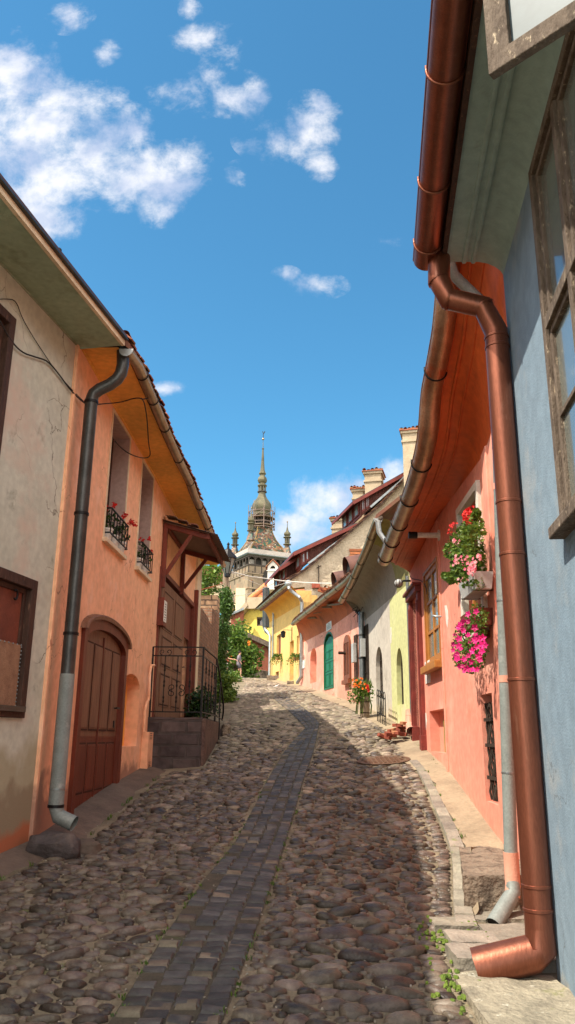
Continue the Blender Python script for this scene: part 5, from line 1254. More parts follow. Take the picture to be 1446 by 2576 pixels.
# white window with flowers
u0, u1, z0_, z1_ = ww
frame(WR, rect(u0-.07, u1+.07, z0_-.02, z1_+.08), .10, .05, .10).build('window_trim', 'white_paint', h, bevel=.006)
pane_grid(WR, u0+.03, u1-.03, z0_+.06, z1_-.0, -.10, 2, 3, 'wood_ochre', 'glass_dark', h)
cu_ = MB(); rowsc = []
for i in range(25): u = u0+.08+(u1-u0-.16)*i/24; rowsc.append([WR.P(u, z, -.145+.006*math.sin(i*1.7)) for z in (z0_+.1, z1_-.05)])
cu_.loft(rowsc); cu_.build('curtain', 'curtain_orange', h, smooth=180)
wbox(MB(), WR, u0-.10, u1+.08, z0_-.10, z0_-.02, -.02, .10).build('sill', 'wood_redbrown', h, bevel=.006)
# two planters hung on the window
def planter(label, pc, pr_, zlo, mats, leafm, n, dens, size, petal, np_, psz, hang):
    t = thing('flower_box', label, 'flower box', pc)
    mb = MB(); d = WR.d; n_ = WR.n; c = Vector(pc); L_ = pr_
    b_ = [c-d*L_*.9+n_*-.09, c+d*L_*.9+n_*-.09, c+d*L_*.9+n_*.09, c-d*L_*.9+n_*.09]; tpv = [c-d*L_+n_*-.11, c+d*L_+n_*-.11, c+d*L_+n_*.12, c-d*L_+n_*.12]
    z = Vector((0,0,.19)); mb.add(b_+[p+z for p in tpv], [(0,1,2,3),(0,1,5,4),(1,2,6,5),(2,3,7,6),(3,0,4,7)]); mb.build('box', mats, t, bevel=.006)
    bk = MB()
    for s_ in (-.7,.7): bk.bar(c+d*L_*s_-n_*.12, c+d*L_*s_+n_*.12, .02, .01)
    bk.build('bracket', 'black_iron', t)
    return t
def inpix(p, o_): u, z = WR.uz(p, o_); return WR.P(u, z, o_)
pc1 = inpix(B7(590,1370), .20); t1 = planter('beige flower box of geraniums on the upper part of the white window', pc1, .42, 0, 'plastic_grey', 0, 0, 0, 0, 0, 0, 0, 0)
fol = MB(); rr = random.Random(3)
blobs = [((560,560),.14),((600,640),.13),((480,650),.15),((540,720),.18),((420,720),.16),((340,800),.13),((300,870),.12),((440,840),.18),((560,830),.16),((380,930),.15),((500,940),.17),((590,960),.12),((370,1040),.10),((450,1060),.15),((560,1080),.17),((330,1150),.10),((270,1170),.08),((230,1150),.06),((450,1160),.15),((560,1180),.17),((500,1240),.10),((610,1240),.10),((590,440),.06),((300,1210),.06)]
for i, (p, k) in enumerate(blobs):
    q = inpix(B7(*p), .26+rr.gauss(0,.04)); leaves(fol, q, 105, (k*.8, k*.95, k*.8), .032, 300+i)
fol.build('foliage', 'leaf_bright', t1)
fol = MB()
for i, (p, k) in enumerate(blobs[9:22]): q = inpix(B7(*p), .20); leaves(fol, q, 60, (k*.8, k*.9, k*.8), .032, 400+i)
fol.build('foliage', 'leaf_mid', t1)
fl = MB()
for p in ((500,410),(530,430),(480,450),(520,480),(480,520),(510,550),(460,510)):
    q = inpix(B7(*p), .30)
    for _ in range(14): petals(fl, q+Vector((rr.gauss(0,.022), rr.gauss(0,.022), rr.gauss(0,.022))), (rr.gauss(-.6,.7), rr.gauss(-1,.7), rr.gauss(.2,.7)), .022, rr)
for p in ((330,550),(290,580),(270,640),(310,600)):
    q = inpix(B7(*p), .34)
    for _ in range(5): petals(fl, q+Vector((rr.gauss(0,.014), rr.gauss(0,.014), rr.gauss(0,.014))), (rr.gauss(-.6,.7), rr.gauss(-1,.7), .2), .017, rr)
fl.build('red_blossom', 'petal_red', t1)
fl = MB()
for p in ((360,1010),(390,960),(440,1010),(545,1000),(580,1000),(500,1070),(530,1090),(505,1110),(560,1080),(440,1190),(480,970),(350,760),(620,940)):
    q = inpix(B7(*p), .36)
    for _ in range(7): petals(fl, q+Vector((rr.gauss(0,.02), rr.gauss(0,.02), rr.gauss(0,.02))), (rr.gauss(-.7,.5), rr.gauss(-1,.5), .2), .022, rr)
fl.build('pink_blossom', 'petal_pink', t1)
sm = MB()
for a, b_ in (((330,700),(290,640)),((370,650),(320,590)),((240,850),(195,820)),((560,700),(520,560))): sm.tube([inpix(B7(*a), .28), inpix(B7(*b_), .33)], .004, 5)
sm.build('flower_stem', 'leaf_bright', t1)
pc2 = inpix(B7(600,1760), .16); t2 = planter('flower box overflowing with magenta petunias below the white window', pc2, .38, 0, 'wood_redbrown', 0, 0, 0, 0, 0, 0, 0, 0)
fol = MB()
for i, (p, k) in enumerate((((600,1560),.12),((640,1620),.12),((560,1640),.10),((620,1720),.14),((500,1720),.14),((430,1760),.13),((560,1800),.18),((450,1860),.17),((600,1900),.16),((380,1950),.12),((500,1960),.2),((620,2000),.14),((420,2060),.15),((540,2080),.18),((380,2130),.10),((470,2160),.14),((600,2150),.12),((540,2200),.10))):
    leaves(fol, inpix(B7(*p), .24+rr.gauss(0,.03)), 75, (k*.75, k*.9, k*.75), .024, 500+i)
fol.build('foliage', 'leaf_mid', t2)
fl = MB(); cfl = [(565,1650),(505,1680),(440,1670),(410,1710),(435,1745),(380,1740),(575,1745),(500,1600),(345,1830),(500,1830),(385,1880),(440,1790),(570,1830),(660,1865),(565,1875),(325,1945),(390,1965),(580,1920),(655,1950),(520,1910),(550,2010),(660,2020),(330,2010),(380,2050),(500,2070),(450,2110),(610,2080),(635,2120),(380,2110),(400,2190),(440,2190),(490,2220),(550,2240),(600,2230),(360,2070),(585,1570),(620,1880),(600,1960),(700,1960),(470,2180),(395,1740),(540,2140),(420,2000)]
for p in cfl:
    q = inpix(B7(p[0]+rr.gauss(0,4), p[1]+rr.gauss(0,4)), .36+rr.gauss(0,.03)); petals(fl, q, (rr.gauss(-.75,.35), rr.gauss(-1,.35), rr.gauss(.15,.3)), .044*rr.uniform(.7,1.15), rr, 5, .3)
    q2 = inpix(B7(p[0]+rr.gauss(0,25), p[1]+rr.gauss(0,25)), .27); (petals(fl, q2, (rr.gauss(-.75,.7), rr.gauss(-1,.7), rr.gauss(0,.6)), .034, rr, 5, .3) if rr.random() < .5 else None)
fl.build('blossom', 'petal_magenta', t2)
# ochre window
pane_grid(WR, bw[0]+.02, bw[1]-.02, bw[2]+.02, bw[3]-.02, .0, 2, 3, 'wood_ochre', 'glass_dusty', h, fw=.09, bar=.035)
frame(WR, rect(bw[0]-.04, bw[1]+.04, bw[2]-.02, bw[3]+.04), .06, .03, .05).build('window_frame', 'wood_ochre', h, bevel=.005)
wbox(MB(), WR, bw[0]-.06, bw[1]+.06, bw[2]-.15, bw[2]-.03, 0, .13).build('sill', 'wood_ochre', h, bevel=.01)
q = WR.uz(Z5(310,2145)); st2 = MB(); st2.tube(smooth_path([WR.P(q[0], q[1], .0), WR.P(q[0], q[1], .12), WR.P(q[0]+.1, q[1]+.03, .13)], 1), .018, 8); o = st2.build('shutter_catch', 'zinc_pale', h, smooth=60)
# white enamel sign
a, b_ = WR.uz(B5(1185,1090)), WR.uz(B5(1142,1400)); sg = thing('sign', 'narrow white enamel sign on the pink wall left of the ochre window', 'sign', WR.P(a[0], b_[1]))
uu0, uu1 = a[0], max(b_[0], a[0]+.16)
wbox(MB(), WR, uu0, uu1, b_[1], a[1], 0, .014).build('plate', 'label_white', sg)
mk = MB(); H_ = a[1]-b_[1]; mu = (uu0+uu1)/2; hw = (uu1-uu0)*.32
mk.slab(WR.pts([(mu-hw, a[1]-H_*.22), (mu+hw, a[1]-H_*.28), (mu+hw, a[1]-H_*.08)], .0165), WR.n*-.002)
mk.slab(WR.pts([(mu-hw, a[1]-H_*.44), (mu-hw*.3, a[1]-H_*.44), (mu+hw*.2, a[1]-H_*.30), (mu-hw*.1, a[1]-H_*.29)], .0165), WR.n*-.002)
mk.slab(WR.pts([(mu+hw*.3, a[1]-H_*.44), (mu+hw, a[1]-H_*.44), (mu+hw*.3, a[1]-H_*.30), (mu, a[1]-H_*.29)], .0165), WR.n*-.002)
wbox(mk, WR, mu-hw*1.3, mu+hw*1.3, a[1]-H_*.57, a[1]-H_*.545, .0145, .0165); mk.build('marking', 'ink', sg)
# cellar opening with olive board, barred opening
panel(WR, rect(ceq[0]+.03, ceq[0]+(ceq[1]-ceq[0])*.55, ceq[2]+.0, ceq[3]-.16), -.11, .03).build('olive_board', 'olive_board', h)
panel(WR, rect(*ceq), -.165, .02).build('cellar_back', 'plaster_pink', h)
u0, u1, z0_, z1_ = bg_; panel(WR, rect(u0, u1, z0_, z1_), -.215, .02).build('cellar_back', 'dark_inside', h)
gr = thing('window_grille', 'rusty black iron bars in the low recess of the pink wall', 'grille', WR.P(u0, z0_))
br = MB(); n_b = 7
for i in range(n_b): 
    u = u0+.06+(u1-u0-.12)*i/(n_b-1); pts = [WR.P(u+.012*math.sin(j*1.9+i), z0_+.02+(z1_-z0_-.12)*j/12, -.05+.01*math.sin(j*2.3+i*2)) for j in range(13)]; br.tube(pts, .013, 6)
br.build('bars', 'rust_iron', gr, smooth=60)
for f_ in (.22, .52, .76): wbox(MB(), WR, u0+.02, u1-.02, z0_+(z1_-z0_)*f_-.02, z0_+(z1_-z0_)*f_+.02, -.035, -.02).build('cross_bar', 'rust_iron', gr)
# red door: moulded pilasters, transom, recessed leaf
u0, u1, z0_, z1_ = rdoor
zdt = rd[3]+.35
for uu in (u0-.16, u1):
    c_ = MB(); wbox(c_, WR, uu, uu+.18, zg(uu)+.0, z1_+.05, -.05, .07); wbox(c_, WR, uu+.04, uu+.14, zg(uu)+.25, z1_-.1, .07, .09); wbox(c_, WR, uu-.02, uu+.20, zg(uu)-.05, zg(uu)+.3, -.04, .10); c_.build('door_pilaster', 'wood_oxide', h, bevel=.008)
c_ = MB(); wbox(c_, WR, u0-.2, u1+.22, z1_+.05, z1_+.16, -.05, .12); wbox(c_, WR, u0-.24, u1+.26, z1_+.16, z1_+.21, -.05, .17); c_.build('door_lintel', 'wood_oxide', h, bevel=.008)
d_ = panel(WR, rect(u0+.02, u1-.02, z0_, z1_), -.15, .05).build('door', 'wood_oxide', h)
for (a, b_) in ((.06,.35),(.40,.66),(.72,.95)):
    zz0, zz1 = z0_+(z1_-z0_)*a, z0_+(z1_-z0_)*b_; f2 = rect(u0+.15, u1-.15, zz0, zz1); MB().slab(WR.pts(f2, -.13), WR.n*-.02, [WR.pts(inset(f2, .05), -.13)]).build('door_panel', 'wood_redbrown', d_, bevel=.005)
# cellar reveal patches of bare plaster
for (pp_) in ([B5(1110,1760),B5(1140,1775),B5(1150,1880),B5(1140,2000),B5(1120,1960),B5(1108,1850)], [B7(225,1495),B7(245,1490),B7(262,1560),B7(268,1650),B7(262,1750),B7(245,1700),B7(238,1600)]):
    pts = [WR.uz(p) for p in pp_]; MB().slab(WR.pts(pts, .004), WR.n*-.004).build('bare_patch', 'white_render', h)
# security camera and globe lamp
q = WR.uz(B7(165,690)); zc1 = q[1]; cm = thing('security_camera', 'white tubular security camera with dark lens under the red cove', 'camera', WR.P(q[0], zc1))
MB().tube([WR.P(q[0], zc1, 0), WR.P(q[0], zc1, .02)], .09, 16).build('mount', 'white_render', cm, smooth=40)
MB().tube([WR.P(q[0], zc1, .02), WR.P(q[0], zc1, .36)], .045, 16).build('body', 'white_render', cm, smooth=40)
MB().tube([WR.P(q[0], zc1, .36), WR.P(q[0], zc1, .50)], .058, 16).build('lens_hood', 'black_iron', cm, smooth=40)
ql = WR.across(WR.L-.12, B5(865,105)); lp = thing('wall_lamp', 'round caged glass wall lamp beside the red door', 'lamp', WR.P(WR.L-.12, ql[1], .2))
ol = min(max(ql[0], .25), .5)
MB().tube([WR.P(WR.L-.12, ql[1]+.05, 0), WR.P(WR.L-.12, ql[1]+.05, ol*.6), WR.P(WR.L-.12, ql[1]+.02, ol*.75)], .022, 8).build('arm', 'black_iron', lp, smooth=50)
MB().ball(WR.P(WR.L-.12, ql[1], ol), .085, 8).build('globe', 'plastic_grey', lp, smooth=180)
cg = MB()
for k in range(4):
    a = math.pi*k/4; cg.tube([WR.P(WR.L-.12, ql[1], ol)+(Vector((math.cos(a), math.sin(a), 0))*math.cos(t)+Vector((0,0,math.sin(t))))*.092 for t in np.linspace(0, 2*math.pi, 20)], .005, 5)
cg.build('cage', 'rust_iron', lp)
cbp = [inpix(p, .02) for p in (B5(1025,60), B5(1080,70), B5(1140,150), B5(1150,250))]
o = MB().tube(smooth_path([WR.P(WR.L-.12, ql[1]+.6, .02), WR.P(WR.L-.14, ql[1]+.1, .04)]+cbp), .007, 6).build('cable', 'cable'); tag(o, 'thin dark cable running from the globe lamp across the pink wall', 'cable')

# ------------------------------------------------------------------ LIME AND GREY HOUSE
h = thing('house', 'grey and lime green house with two arched grilled windows', 'house', WL.P(2, gz(2.3,18)))
zg = lambda u: gz(WL.P(u,0).x, WL.P(u,0).y)
us_ = WL.uz(B5(690,1200))[0]
agr = WL.rect(B5(848,1200), B5(850,1660), B5(755,1200)); azt = WL.uz(B5(800,930))[1]
agy = WL.rect(B5(585,1200), B5(585,1520), B5(492,1200)); azt2 = WL.uz(B5(540,915))[1]
gl = WL.rect(B5(405,640), B5(405,1460), B5(360,1000))
print('lime', us_, agr, agy, gl, WL.L)
OE = .62
g1 = [WL.hit(p, OE) for p in (B4(945,735), B4(900,850), B4(850,990), B4(790,1130), B4(735,1250), B4(680,1380), B4(625,1480), B4(565,1585))]
g1[0] = g1[0]+ (g1[0]-g1[1])*.15
def split(u0, u1, holes, mat):
    zt_ = lambda u: 1.6+3.0
    out = [(u0, zg(u0)-.3), (u1, zg(u1)-.3), (u1, 4.75), (u0, 4.95)]
    wallmesh(WL, out, holes, .45).build('wall', mat, h)
tg = WL.uz(B4(1000,1400))[1]
split(0, us_, [(arch(agr[0]+.02, agr[1]-.02, agr[2], azt, .5), .22)], 'plaster_lime')
split(us_, WL.L, [(arch(agy[0]+.02, agy[1]-.02, agy[2]-.1, azt2, .45), .22), (rect(gl[0]+.02, gl[1], gl[2]-.2, gl[3]), .16)], 'plaster_grey')
# soffit: slopes up and out to the eaves
gk = [p-WL.n*.12 for p in g1]; zsf = [p.z-.32 for p in g1]
b_ = [WL.P((p-WL.p0).dot(WL.d), min(4.7, p.z-.42)) for p in g1]
n1 = 4
cove(b_[:3], gk[:3], 14, 8).build('cove', 'soffit_moss', h, smooth=180); cove(b_[2:], gk[2:], 24, 8).build('cove', 'soffit_stone', h, smooth=180)
MB().tube([p-WL.n*.05+Vector((0,0,.01)) for p in g1], .06, 8).build('eaves_beam', 'wood_weathered', h, smooth=180)
MB().poly([gk[-1], WL.P((g1[-1]-WL.p0).dot(WL.d), gk[-1].z), b_[-1]]).build('cove_end', 'soffit_stone', h)
gt = gutter(g1, .085, 12).build('gutter', 'zinc_brown', h, smooth=60); hangers(g1, .085, (.16,.42,.58,.74,.9), 'black_iron', gt)
MB().add([g1[0]]+[g1[0]+WL.n*math.cos(a)*.10+Vector((0,0,math.sin(a)*.11)) for a in np.linspace(math.pi, 2*math.pi, 13)], [(0,i,i+1) for i in range(1,13)]).build('end_cap', 'zinc_pale', gt)
hp_ = g1[0]+Vector((0,0,-.08)); MB().tube([hp_, hp_+Vector((.02,.02,-.22)), hp_+Vector((.14,.0,-.42)), hp_+Vector((.32,-.05,-.55))], .055, 12).build('gutter_outlet', 'zinc_pale', gt, smooth=60)
roofside(WL, [p+Vector((0,0,.05)) for p in g1], 'tile_old', h, up=3.2, ang=40)
shell(WL, 0, WL.L, .5, 4.6, 4, 'plaster_grey', h)
def grille(W, poly, o_, nb, label, parent=None, mesh=True):
    t = thing('window_grille', label, 'grille', W.P(poly[0][0], poly[0][1], o_)); u0 = min(p[0] for p in poly); u1 = max(p[0] for p in poly); z0_ = min(p[1] for p in poly); z1_ = max(p[1] for p in poly)
    inn = inset(poly, .03); mb = MB(); mb.slab(W.pts(poly, o_), W.n*-.02, [W.pts(inn, o_)]); mb.build('frame', 'rust_iron', t)
    b2 = MB()
    for i in range(1, nb): 
        u = u0+(u1-u0)*i/nb; d = abs((u-(u0+u1)/2)/((u1-u0)/2)); zt_ = z1_-(0 if len(poly) < 5 else (1-math.sqrt(max(0,1-d*d)))*.42); b2.bar(W.P(u, z0_, o_-.01), W.P(u, zt_-.02, o_-.01), .014)
    b2.build('bars', 'rust_iron', t)
    c2 = MB(); nz = int((z1_-z0_)/.3)
    for j in range(1, nz): c2.bar(W.P(u0+.02, z0_+(z1_-z0_)*j/nz, o_-.0), W.P(u1-.02, z0_+(z1_-z0_)*j/nz, o_-.0), .014)
    c2.build('cross_bars', 'rust_iron', t); return t
for (r_, zt_, nm) in ((agr, azt, 'lattice grille in the arched window of the lime green wall'), (agy, azt2, 'iron grille in the arched window of the grey wall above the little gate')):
    ap = arch(r_[0]+.04, r_[1]-.04, r_[2]-(.08 if r_ is agy else 0), zt_-.02, .45); panel(WL, ap, -.20, .02).build('window_back', 'dusk_pane', h); grille(WL, ap, -.10, 6, nm)
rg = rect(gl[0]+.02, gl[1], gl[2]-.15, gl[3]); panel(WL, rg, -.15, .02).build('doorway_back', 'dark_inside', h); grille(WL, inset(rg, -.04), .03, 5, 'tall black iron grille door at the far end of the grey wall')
# small iron gate leaning at the arched window
ga, gb = WL.hit(B5(512,1795), .28), WL.hit(B5(618,1775), .28); ga, gb = (Vector((p.x, p.y, gz(p.x, p.y)+.02)) for p in (ga, gb)); zt_ = atY(B5(512,1520), ga.y).z
gt_ = thing('iron_gate', 'small hooped iron garden gate standing before the grey arched window', 'gate', ga)
v = MB(); nb = 5
zg2 = lambda t: ga.z+(gb.z-ga.z)*t
for i in range(nb+1):
    t = i/nb; p = ga.lerp(gb, t); v.bar(p+Vector((0,0,-.02)), (p.x, p.y, zt_+(gb.z-ga.z)*t), .018)
v.build('upright', 'black_iron', gt_)
ho = MB()
for i in range(nb):
    a = ga.lerp(gb, i/nb); b2 = ga.lerp(gb, (i+1)/nb); c = (a+b2)/2; hh = (b2-a)/2; zq = zt_+(gb.z-ga.z)*(i+.5)/nb
    ho.tube([Vector((c.x, c.y, zq))-hh*math.cos(t)+Vector((0,0,math.sin(t)*.09)) for t in np.linspace(0, math.pi, 9)], .009, 5)
ho.build('hoops', 'black_iron', gt_)
rl_ = MB()
for f_ in (.32, .92): rl_.bar((ga.x, ga.y, ga.z+(zt_-ga.z)*f_), (gb.x, gb.y, gb.z+(zt_-ga.z)*f_), .022)
rl_.build('rails', 'black_iron', gt_)
# downpipe with wires, little boxes
dpb = G(B5(312,1560)); yD = WL.P(WL.L-.15, 0).y; xt = atY(B5(312,1000), yD).x
zT = g1[-1].z-.45; zB_ = atY(B5(315,1370), yD).z
dw = MB().tube([(xt, yD, zT+.1), (xt, yD, zB_)], .075, 16).build('downpipe', 'zinc', h, smooth=50)
for f_ in (.35,.7): z = zB_+(zT-zB_)*f_; MB().tube([(xt, yD, z-.02), (xt, yD, z+.02)], .083, 16).build('pipe_clip', 'zinc_dark', dw, smooth=50)
cc_ = MB(); rr = random.Random(2); c = Vector((xt-.09, yD-.08, atY(B5(290,430), yD).z))
pts = [c+Vector((rr.gauss(0,.06), rr.gauss(0,.03), rr.gauss(0,.14))) for _ in range(14)]; o = cc_.tube(smooth_path(pts), .009, 5).build('cable_bundle', 'cable'); tag(o, 'tangle of black wires tied at the top of the grey downpipe', 'cables')
c = atY(B5(328,935), yD-.1); mx_ = MB(); mx_.box(c, (.07,0,0), (0,.05,0), (0,0,.24)); o = mx_.build('junction_box', 'plastic_grey', bevel=.01); tag(o, 'pale grey junction box on the downpipe of the grey wall', 'junction box')
# thin pipe between lime and pink houses
tpb = atY(B5(945,1850), 15.9); tpt = atY(B5(878,200), 15.9); o = MB().tube([(tpb.x+.02, 15.86, tpb.z-.1), (tpb.x+.02, 15.86, tpt.z+.3)], .04, 12).build('downpipe', 'zinc', h, smooth=50)
pe = MB(); pe.slab(WL.pts([WL.uz(B5(*p)) for p in ((682,670),(692,672),(698,760),(694,875),(684,880),(680,780))], .004), WL.n*-.004); pe.build('bare_patch', 'white_paint', h)
# flower tub
tb_ = WL.hit(B5(350,1690), .42); tb_.z = gz(tb_.x, tb_.y); t = thing('flower_tub', 'weathered barrel planter of orange lilies and marigolds against the grey wall', 'planter', tb_)
q0 = atY(B5(365,1590), tb_.y); hgt = max(.3, q0.z-tb_.z+.05); rad = abs(atY(B5(417,1640), tb_.y).x-atY(B5(285,1640), tb_.y).x)/2
brl = MB(); ns = 18
for k in range(ns):
    a0 = 2*math.pi*k/ns+.02; a1 = 2*math.pi*(k+1)/ns-.02
    ring = lambda r_, z: [(tb_.x+r_*math.cos(a0), tb_.y+r_*math.sin(a0), tb_.z+z), (tb_.x+r_*math.cos(a1), tb_.y+r_*math.sin(a1), tb_.z+z)]
    brl.loft([ring(rad*.88, -.05), ring(rad*.97, hgt*.5), ring(rad, hgt)])
brl.lathe(tb_, [(0,hgt*.85),(rad*.95,hgt*.85)], 18); brl.build('staves', 'barrel_wood', t)
for f_ in (.25,.75): MB().tube([(tb_.x, tb_.y, tb_.z+hgt*f_-.012), (tb_.x, tb_.y, tb_.z+hgt*f_+.012)], rad*(.965+.03*f_), 24, caps=False).build('hoop', 'rust_iron', t)
fol = MB(); rr = random.Random(8)
for i, p in enumerate(((230,1400),(280,1430),(330,1430),(370,1470),(250,1480),(310,1500),(350,1530),(215,1520),(215,1570),(390,1540),(280,1560))):
    q = atY(B5(*p), tb_.y-.05+rr.gauss(0,.08)); leaves(fol, q, 70, (.17,.17,.17), .035, 700+i)
for k in range(40):
    a = rr.random()*6.28; q = tb_+Vector((math.cos(a)*rad*.7, math.sin(a)*rad*.7, hgt)); fol.tube([q, q+Vector((math.cos(a)*.1, math.sin(a)*.1, .25+rr.random()*.2))], .006, 4)
    if k % 2: q = tb_+Vector((math.cos(a)*rad*1.05, math.sin(a)*rad*1.05, hgt)); fol.tube([q, q+Vector((math.cos(a)*.07, math.sin(a)*.07, -.2)), q+Vector((math.cos(a)*.07-.02, math.sin(a)*.07, -.4))], .008, 4)
fol.build('foliage', 'leaf_bright', t)
fl = MB(); fr3 = MB()
for p in ((195,1350),(240,1345),(225,1400),(215,1430),(300,1380),(280,1395),(330,1455),(345,1400),(310,1330),(370,1440),(270,1440),(250,1420)):
    for _ in range(3): q = atY(B5(p[0]+rr.gauss(0,6), p[1]+rr.gauss(0,6)), tb_.y-.2); petals(fl, q, (rr.gauss(-.5,.4),-1,rr.gauss(.2,.3)), .028, rr)
for p in ((390,1465),(385,1440),(395,1480),(375,1425)): 
    for _ in range(2): petals(fr3, atY(B5(p[0]+rr.gauss(0,5), p[1]+rr.gauss(0,5)), tb_.y-.2), (rr.gauss(-.5,.4),-1,.2), .045, rr)
fl.build('orange_blossom', 'petal_orange', t); fr3.build('red_blossom', 'petal_red', t)
# pile of broken bricks with a piece of pipe
rr = random.Random(12); cpt = G(B5(820,2010)); k = 0
for p in ((850,1905),(760,1930),(800,1950),(860,1960),(740,1985),(790,1990),(840,2000),(690,2005),(740,2030),(800,2040),(650,2040),(700,2060),(600,2060),(560,2065),(640,2085),(855,2050)):
    c = atY(B5(*p), 16.0+rr.gauss(0,.10)-(.5 if p[1] > 2020 else 0)); g0 = gz(c.x, c.y); c.z = max(g0+.03, c.z)
    a = rr.random()*3; s_ = rr.uniform(.5,.85); d1 = Vector((math.cos(a), math.sin(a), rr.gauss(0,.3))).normalized(); d2 = d1.cross(Vector((0,0,1))).normalized(); d3 = d1.cross(d2)
    o = MB().box(c, d1*.105*s_, d2*.055, d3*.032).build('brick', 'brick_red' if k % 4 else 'terracotta', bevel=.008); k += 1
    lowr = p[1] > 2010
    tag(o, 'broken orange red brick lying in the rubble pile beside the red door', 'brick', 'broken bricks in the rubble pile')
mr0 = G(B5(780,2110)); o = rock((mr0.x, mr0.y+.05, mr0.z+.0), .42, .14, .05, 31).build('mossy_slab', 'block_pale', smooth=60); tag(o, 'flat mossy stone slab in front of the broken bricks', 'stone slab')
c = atY(B5(925,1940), 15.75); o = MB().tube([c+Vector((-.02,-.3,-.1)), c+Vector((.02,.1,.02)), c+Vector((.05,.2,.3))], .085, 14, caps=False).build('pipe_elbow', 'plaster_rose', smooth=50); tag(o, 'pale pink pipe elbow lying beside the brick rubble', 'pipe')

# ------------------------------------------------------------------ ROSE HOUSE with the green door
h = thing('house', 'rose pink house with a green double door and brown louvred shutter', 'house', WK.P(5, gz(1.3,27)))
zg = lambda u: gz(WK.P(u,0).x, WK.P(u,0).y)
gd_ = WK.rect(B3(948,1030), B3(948,1650), B3(835,1300)); gzt = WK.uz(B3(905,980))[1]; nk = WK.rect(B3(745,1250), B3(738,1585), B3(665,1300)); nzt = WK.uz(B3(715,1175))[1]
sh_ = WK.rect(B3(1160,1050), B3(1160,1545), B3(1088,1300)); gk_ = WK.rect(B3(1253,1010), B3(1253,1560), B3(1212,1300))
print('rose', gd_, gzt, nk, sh_, gk_)
O = .62
g2 = [WK.hit(p, O) for p in (B3(1180,290), B3(1100,375), B3(1000,455), B3(900,530), B3(800,610), B3(700,695), B3(600,770), B3(520,835), B3(458,888))]
zwt = WK.uz(B3(1250,700))[1]
outer = [(0, .9+1.2), (WK.L, 3.3), (WK.L, g2[-1].z-.2), (WK.L*.5, g2[4].z-.4), (0, g2[0].z-.5)]
wallmesh(WK, outer, [(arch(gd_[0]+.02, gd_[1], gd_[2]-.02, gzt, .42), .12), (arch(nk[0], nk[1], nk[2], nzt, .4), .25), (rect(gk_[0]+.02, gk_[1], gk_[2], gk_[3]), .2)], .45).build('wall', 'plaster_rose', h)
cbm = [WK.P(u, z) for u, z in ((0, g2[0].z-.55), (WK.L*.5, g2[4].z-.62), (WK.L, g2[-1].z-.52))]; ctp = [g2[0]+WK.d*-3+WK.n*-.1]+[p-WK.n*.10 for p in g2]
ctp = [WK.P(0, g2[0].z, O-.1)]+[p-WK.n*.10 for p in g2 if (p-WK.p0).dot(WK.d) > .1]
cove(cbm, ctp, 40, 10).build('cove', 'cove_rust', h, smooth=180)
MB().tube([p-WK.n*.06+Vector((0,0,-.0)) for p in g2], .055, 8).build('eaves_beam', 'wood_dark', h, smooth=180)
for (p, q) in ((B3(880,665), B3(1040,650)), (B3(720,760), B3(820,740)), (B3(640,820), B3(740,818)), (B3(820,690), B3(920,690))):
    a, b2 = WK.hit(p, .35), WK.hit(q, .22); MB().bar(a, b2, .10, .05).build('bare_lath', 'soffit_stone', h)
gt = gutter(g2, .085, 12).build('gutter', 'zinc_brown', h, smooth=60); hangers(g2, .085, (.2,.35,.5,.68,.85,.97), 'black_iron', gt)
rK = roofside(WK, [p+Vector((0,0,.06)) for p in g2], 'tile_old', h, up=2.6, ang=40)
tl = MB(); upv = WK.n*-math.cos(R(40))+Vector((0,0,math.sin(R(40)))); rs = resample(g2, 20)
for i in range(19):
    a, b2 = rs[i]+Vector((0,0,.10)), rs[i+1]+Vector((0,0,.10)); tiles(tl, a, b2-a, upv*1.0, 4, 4, .05, .05, i)
tl.build('tile_courses', 'tile_old', h)
for (mouth, back, r_, nm) in ((B4(605,1270), B4(760,1180), 60, 0), (B4(475,1400), B4(640,1330), 46, 1)):
    u_, z_ = WK.uz(mouth, .45); u2, z2 = WK.uz(back, .45); rad = r_/2629*850*.0; c = WK.P(u_, z_, .40); e = c-WK.n*2.2+Vector((0,0,.5)); 
    mw = [c.copy(), e]; rr_ = .40 if nm == 0 else .34
    cw = thing('roof_cowl', ('larger' if nm == 0 else 'smaller')+' brown half-round roof cowl over the rose house gutter', 'roof vent', c)
    t_ = MB(); t_.tube(mw, rr_, 18, arc=(-.35, math.pi+.35)); t_.build('hood', 'ridge_cowl', cw, smooth=60)
    MB().tube([c-WK.n*.08+Vector((0,0,.02)), c-WK.n*.10+Vector((0,0,.02))], rr_*.97, 18).build('opening', 'dark_inside', cw)
# green doors
u0, u1 = gd_[0]+.04, gd_[1]-.02; um = (u0+u1)/2; z0_ = gd_[2]
dtw = thing('dummy', '', '') if False else None
for s_ in (0, 1):
    a, b2 = (u0, um-.01) if s_ == 0 else (um+.01, u1); zt_ = gzt-.14
    dd = panel(WK, [(a, z0_+.04), (b2, z0_+.04), (b2, zt_-(.0 if s_ == 0 else .16)), (a, zt_-(.16 if s_ == 0 else .0))], -.03, .05).build('door', 'green_paint', h)
    for (f0, f1) in ((.05,.34),(.38,.60),(.64,.84)):
        H_ = zt_-.2-z0_; f2 = rect(a+.06, b2-.06, z0_+H_*f0, z0_+H_*f1); MB().slab(WK.pts(f2, -.015), WK.n*-.015, [WK.pts(inset(f2, .035), -.015)]).build('door_panel', 'green_paint', dd)
panel(WK, arch(gd_[0]+.02, gd_[1], gd_[2], gzt, .42), -.11, .01).build('door_back', 'tower_dark', h)
frame(WK, arch(gd_[0]+.0, gd_[1]+.02, gd_[2]-.02, gzt+.01, .42), .05, .02, .1).build('door_frame', 'green_paint', h)
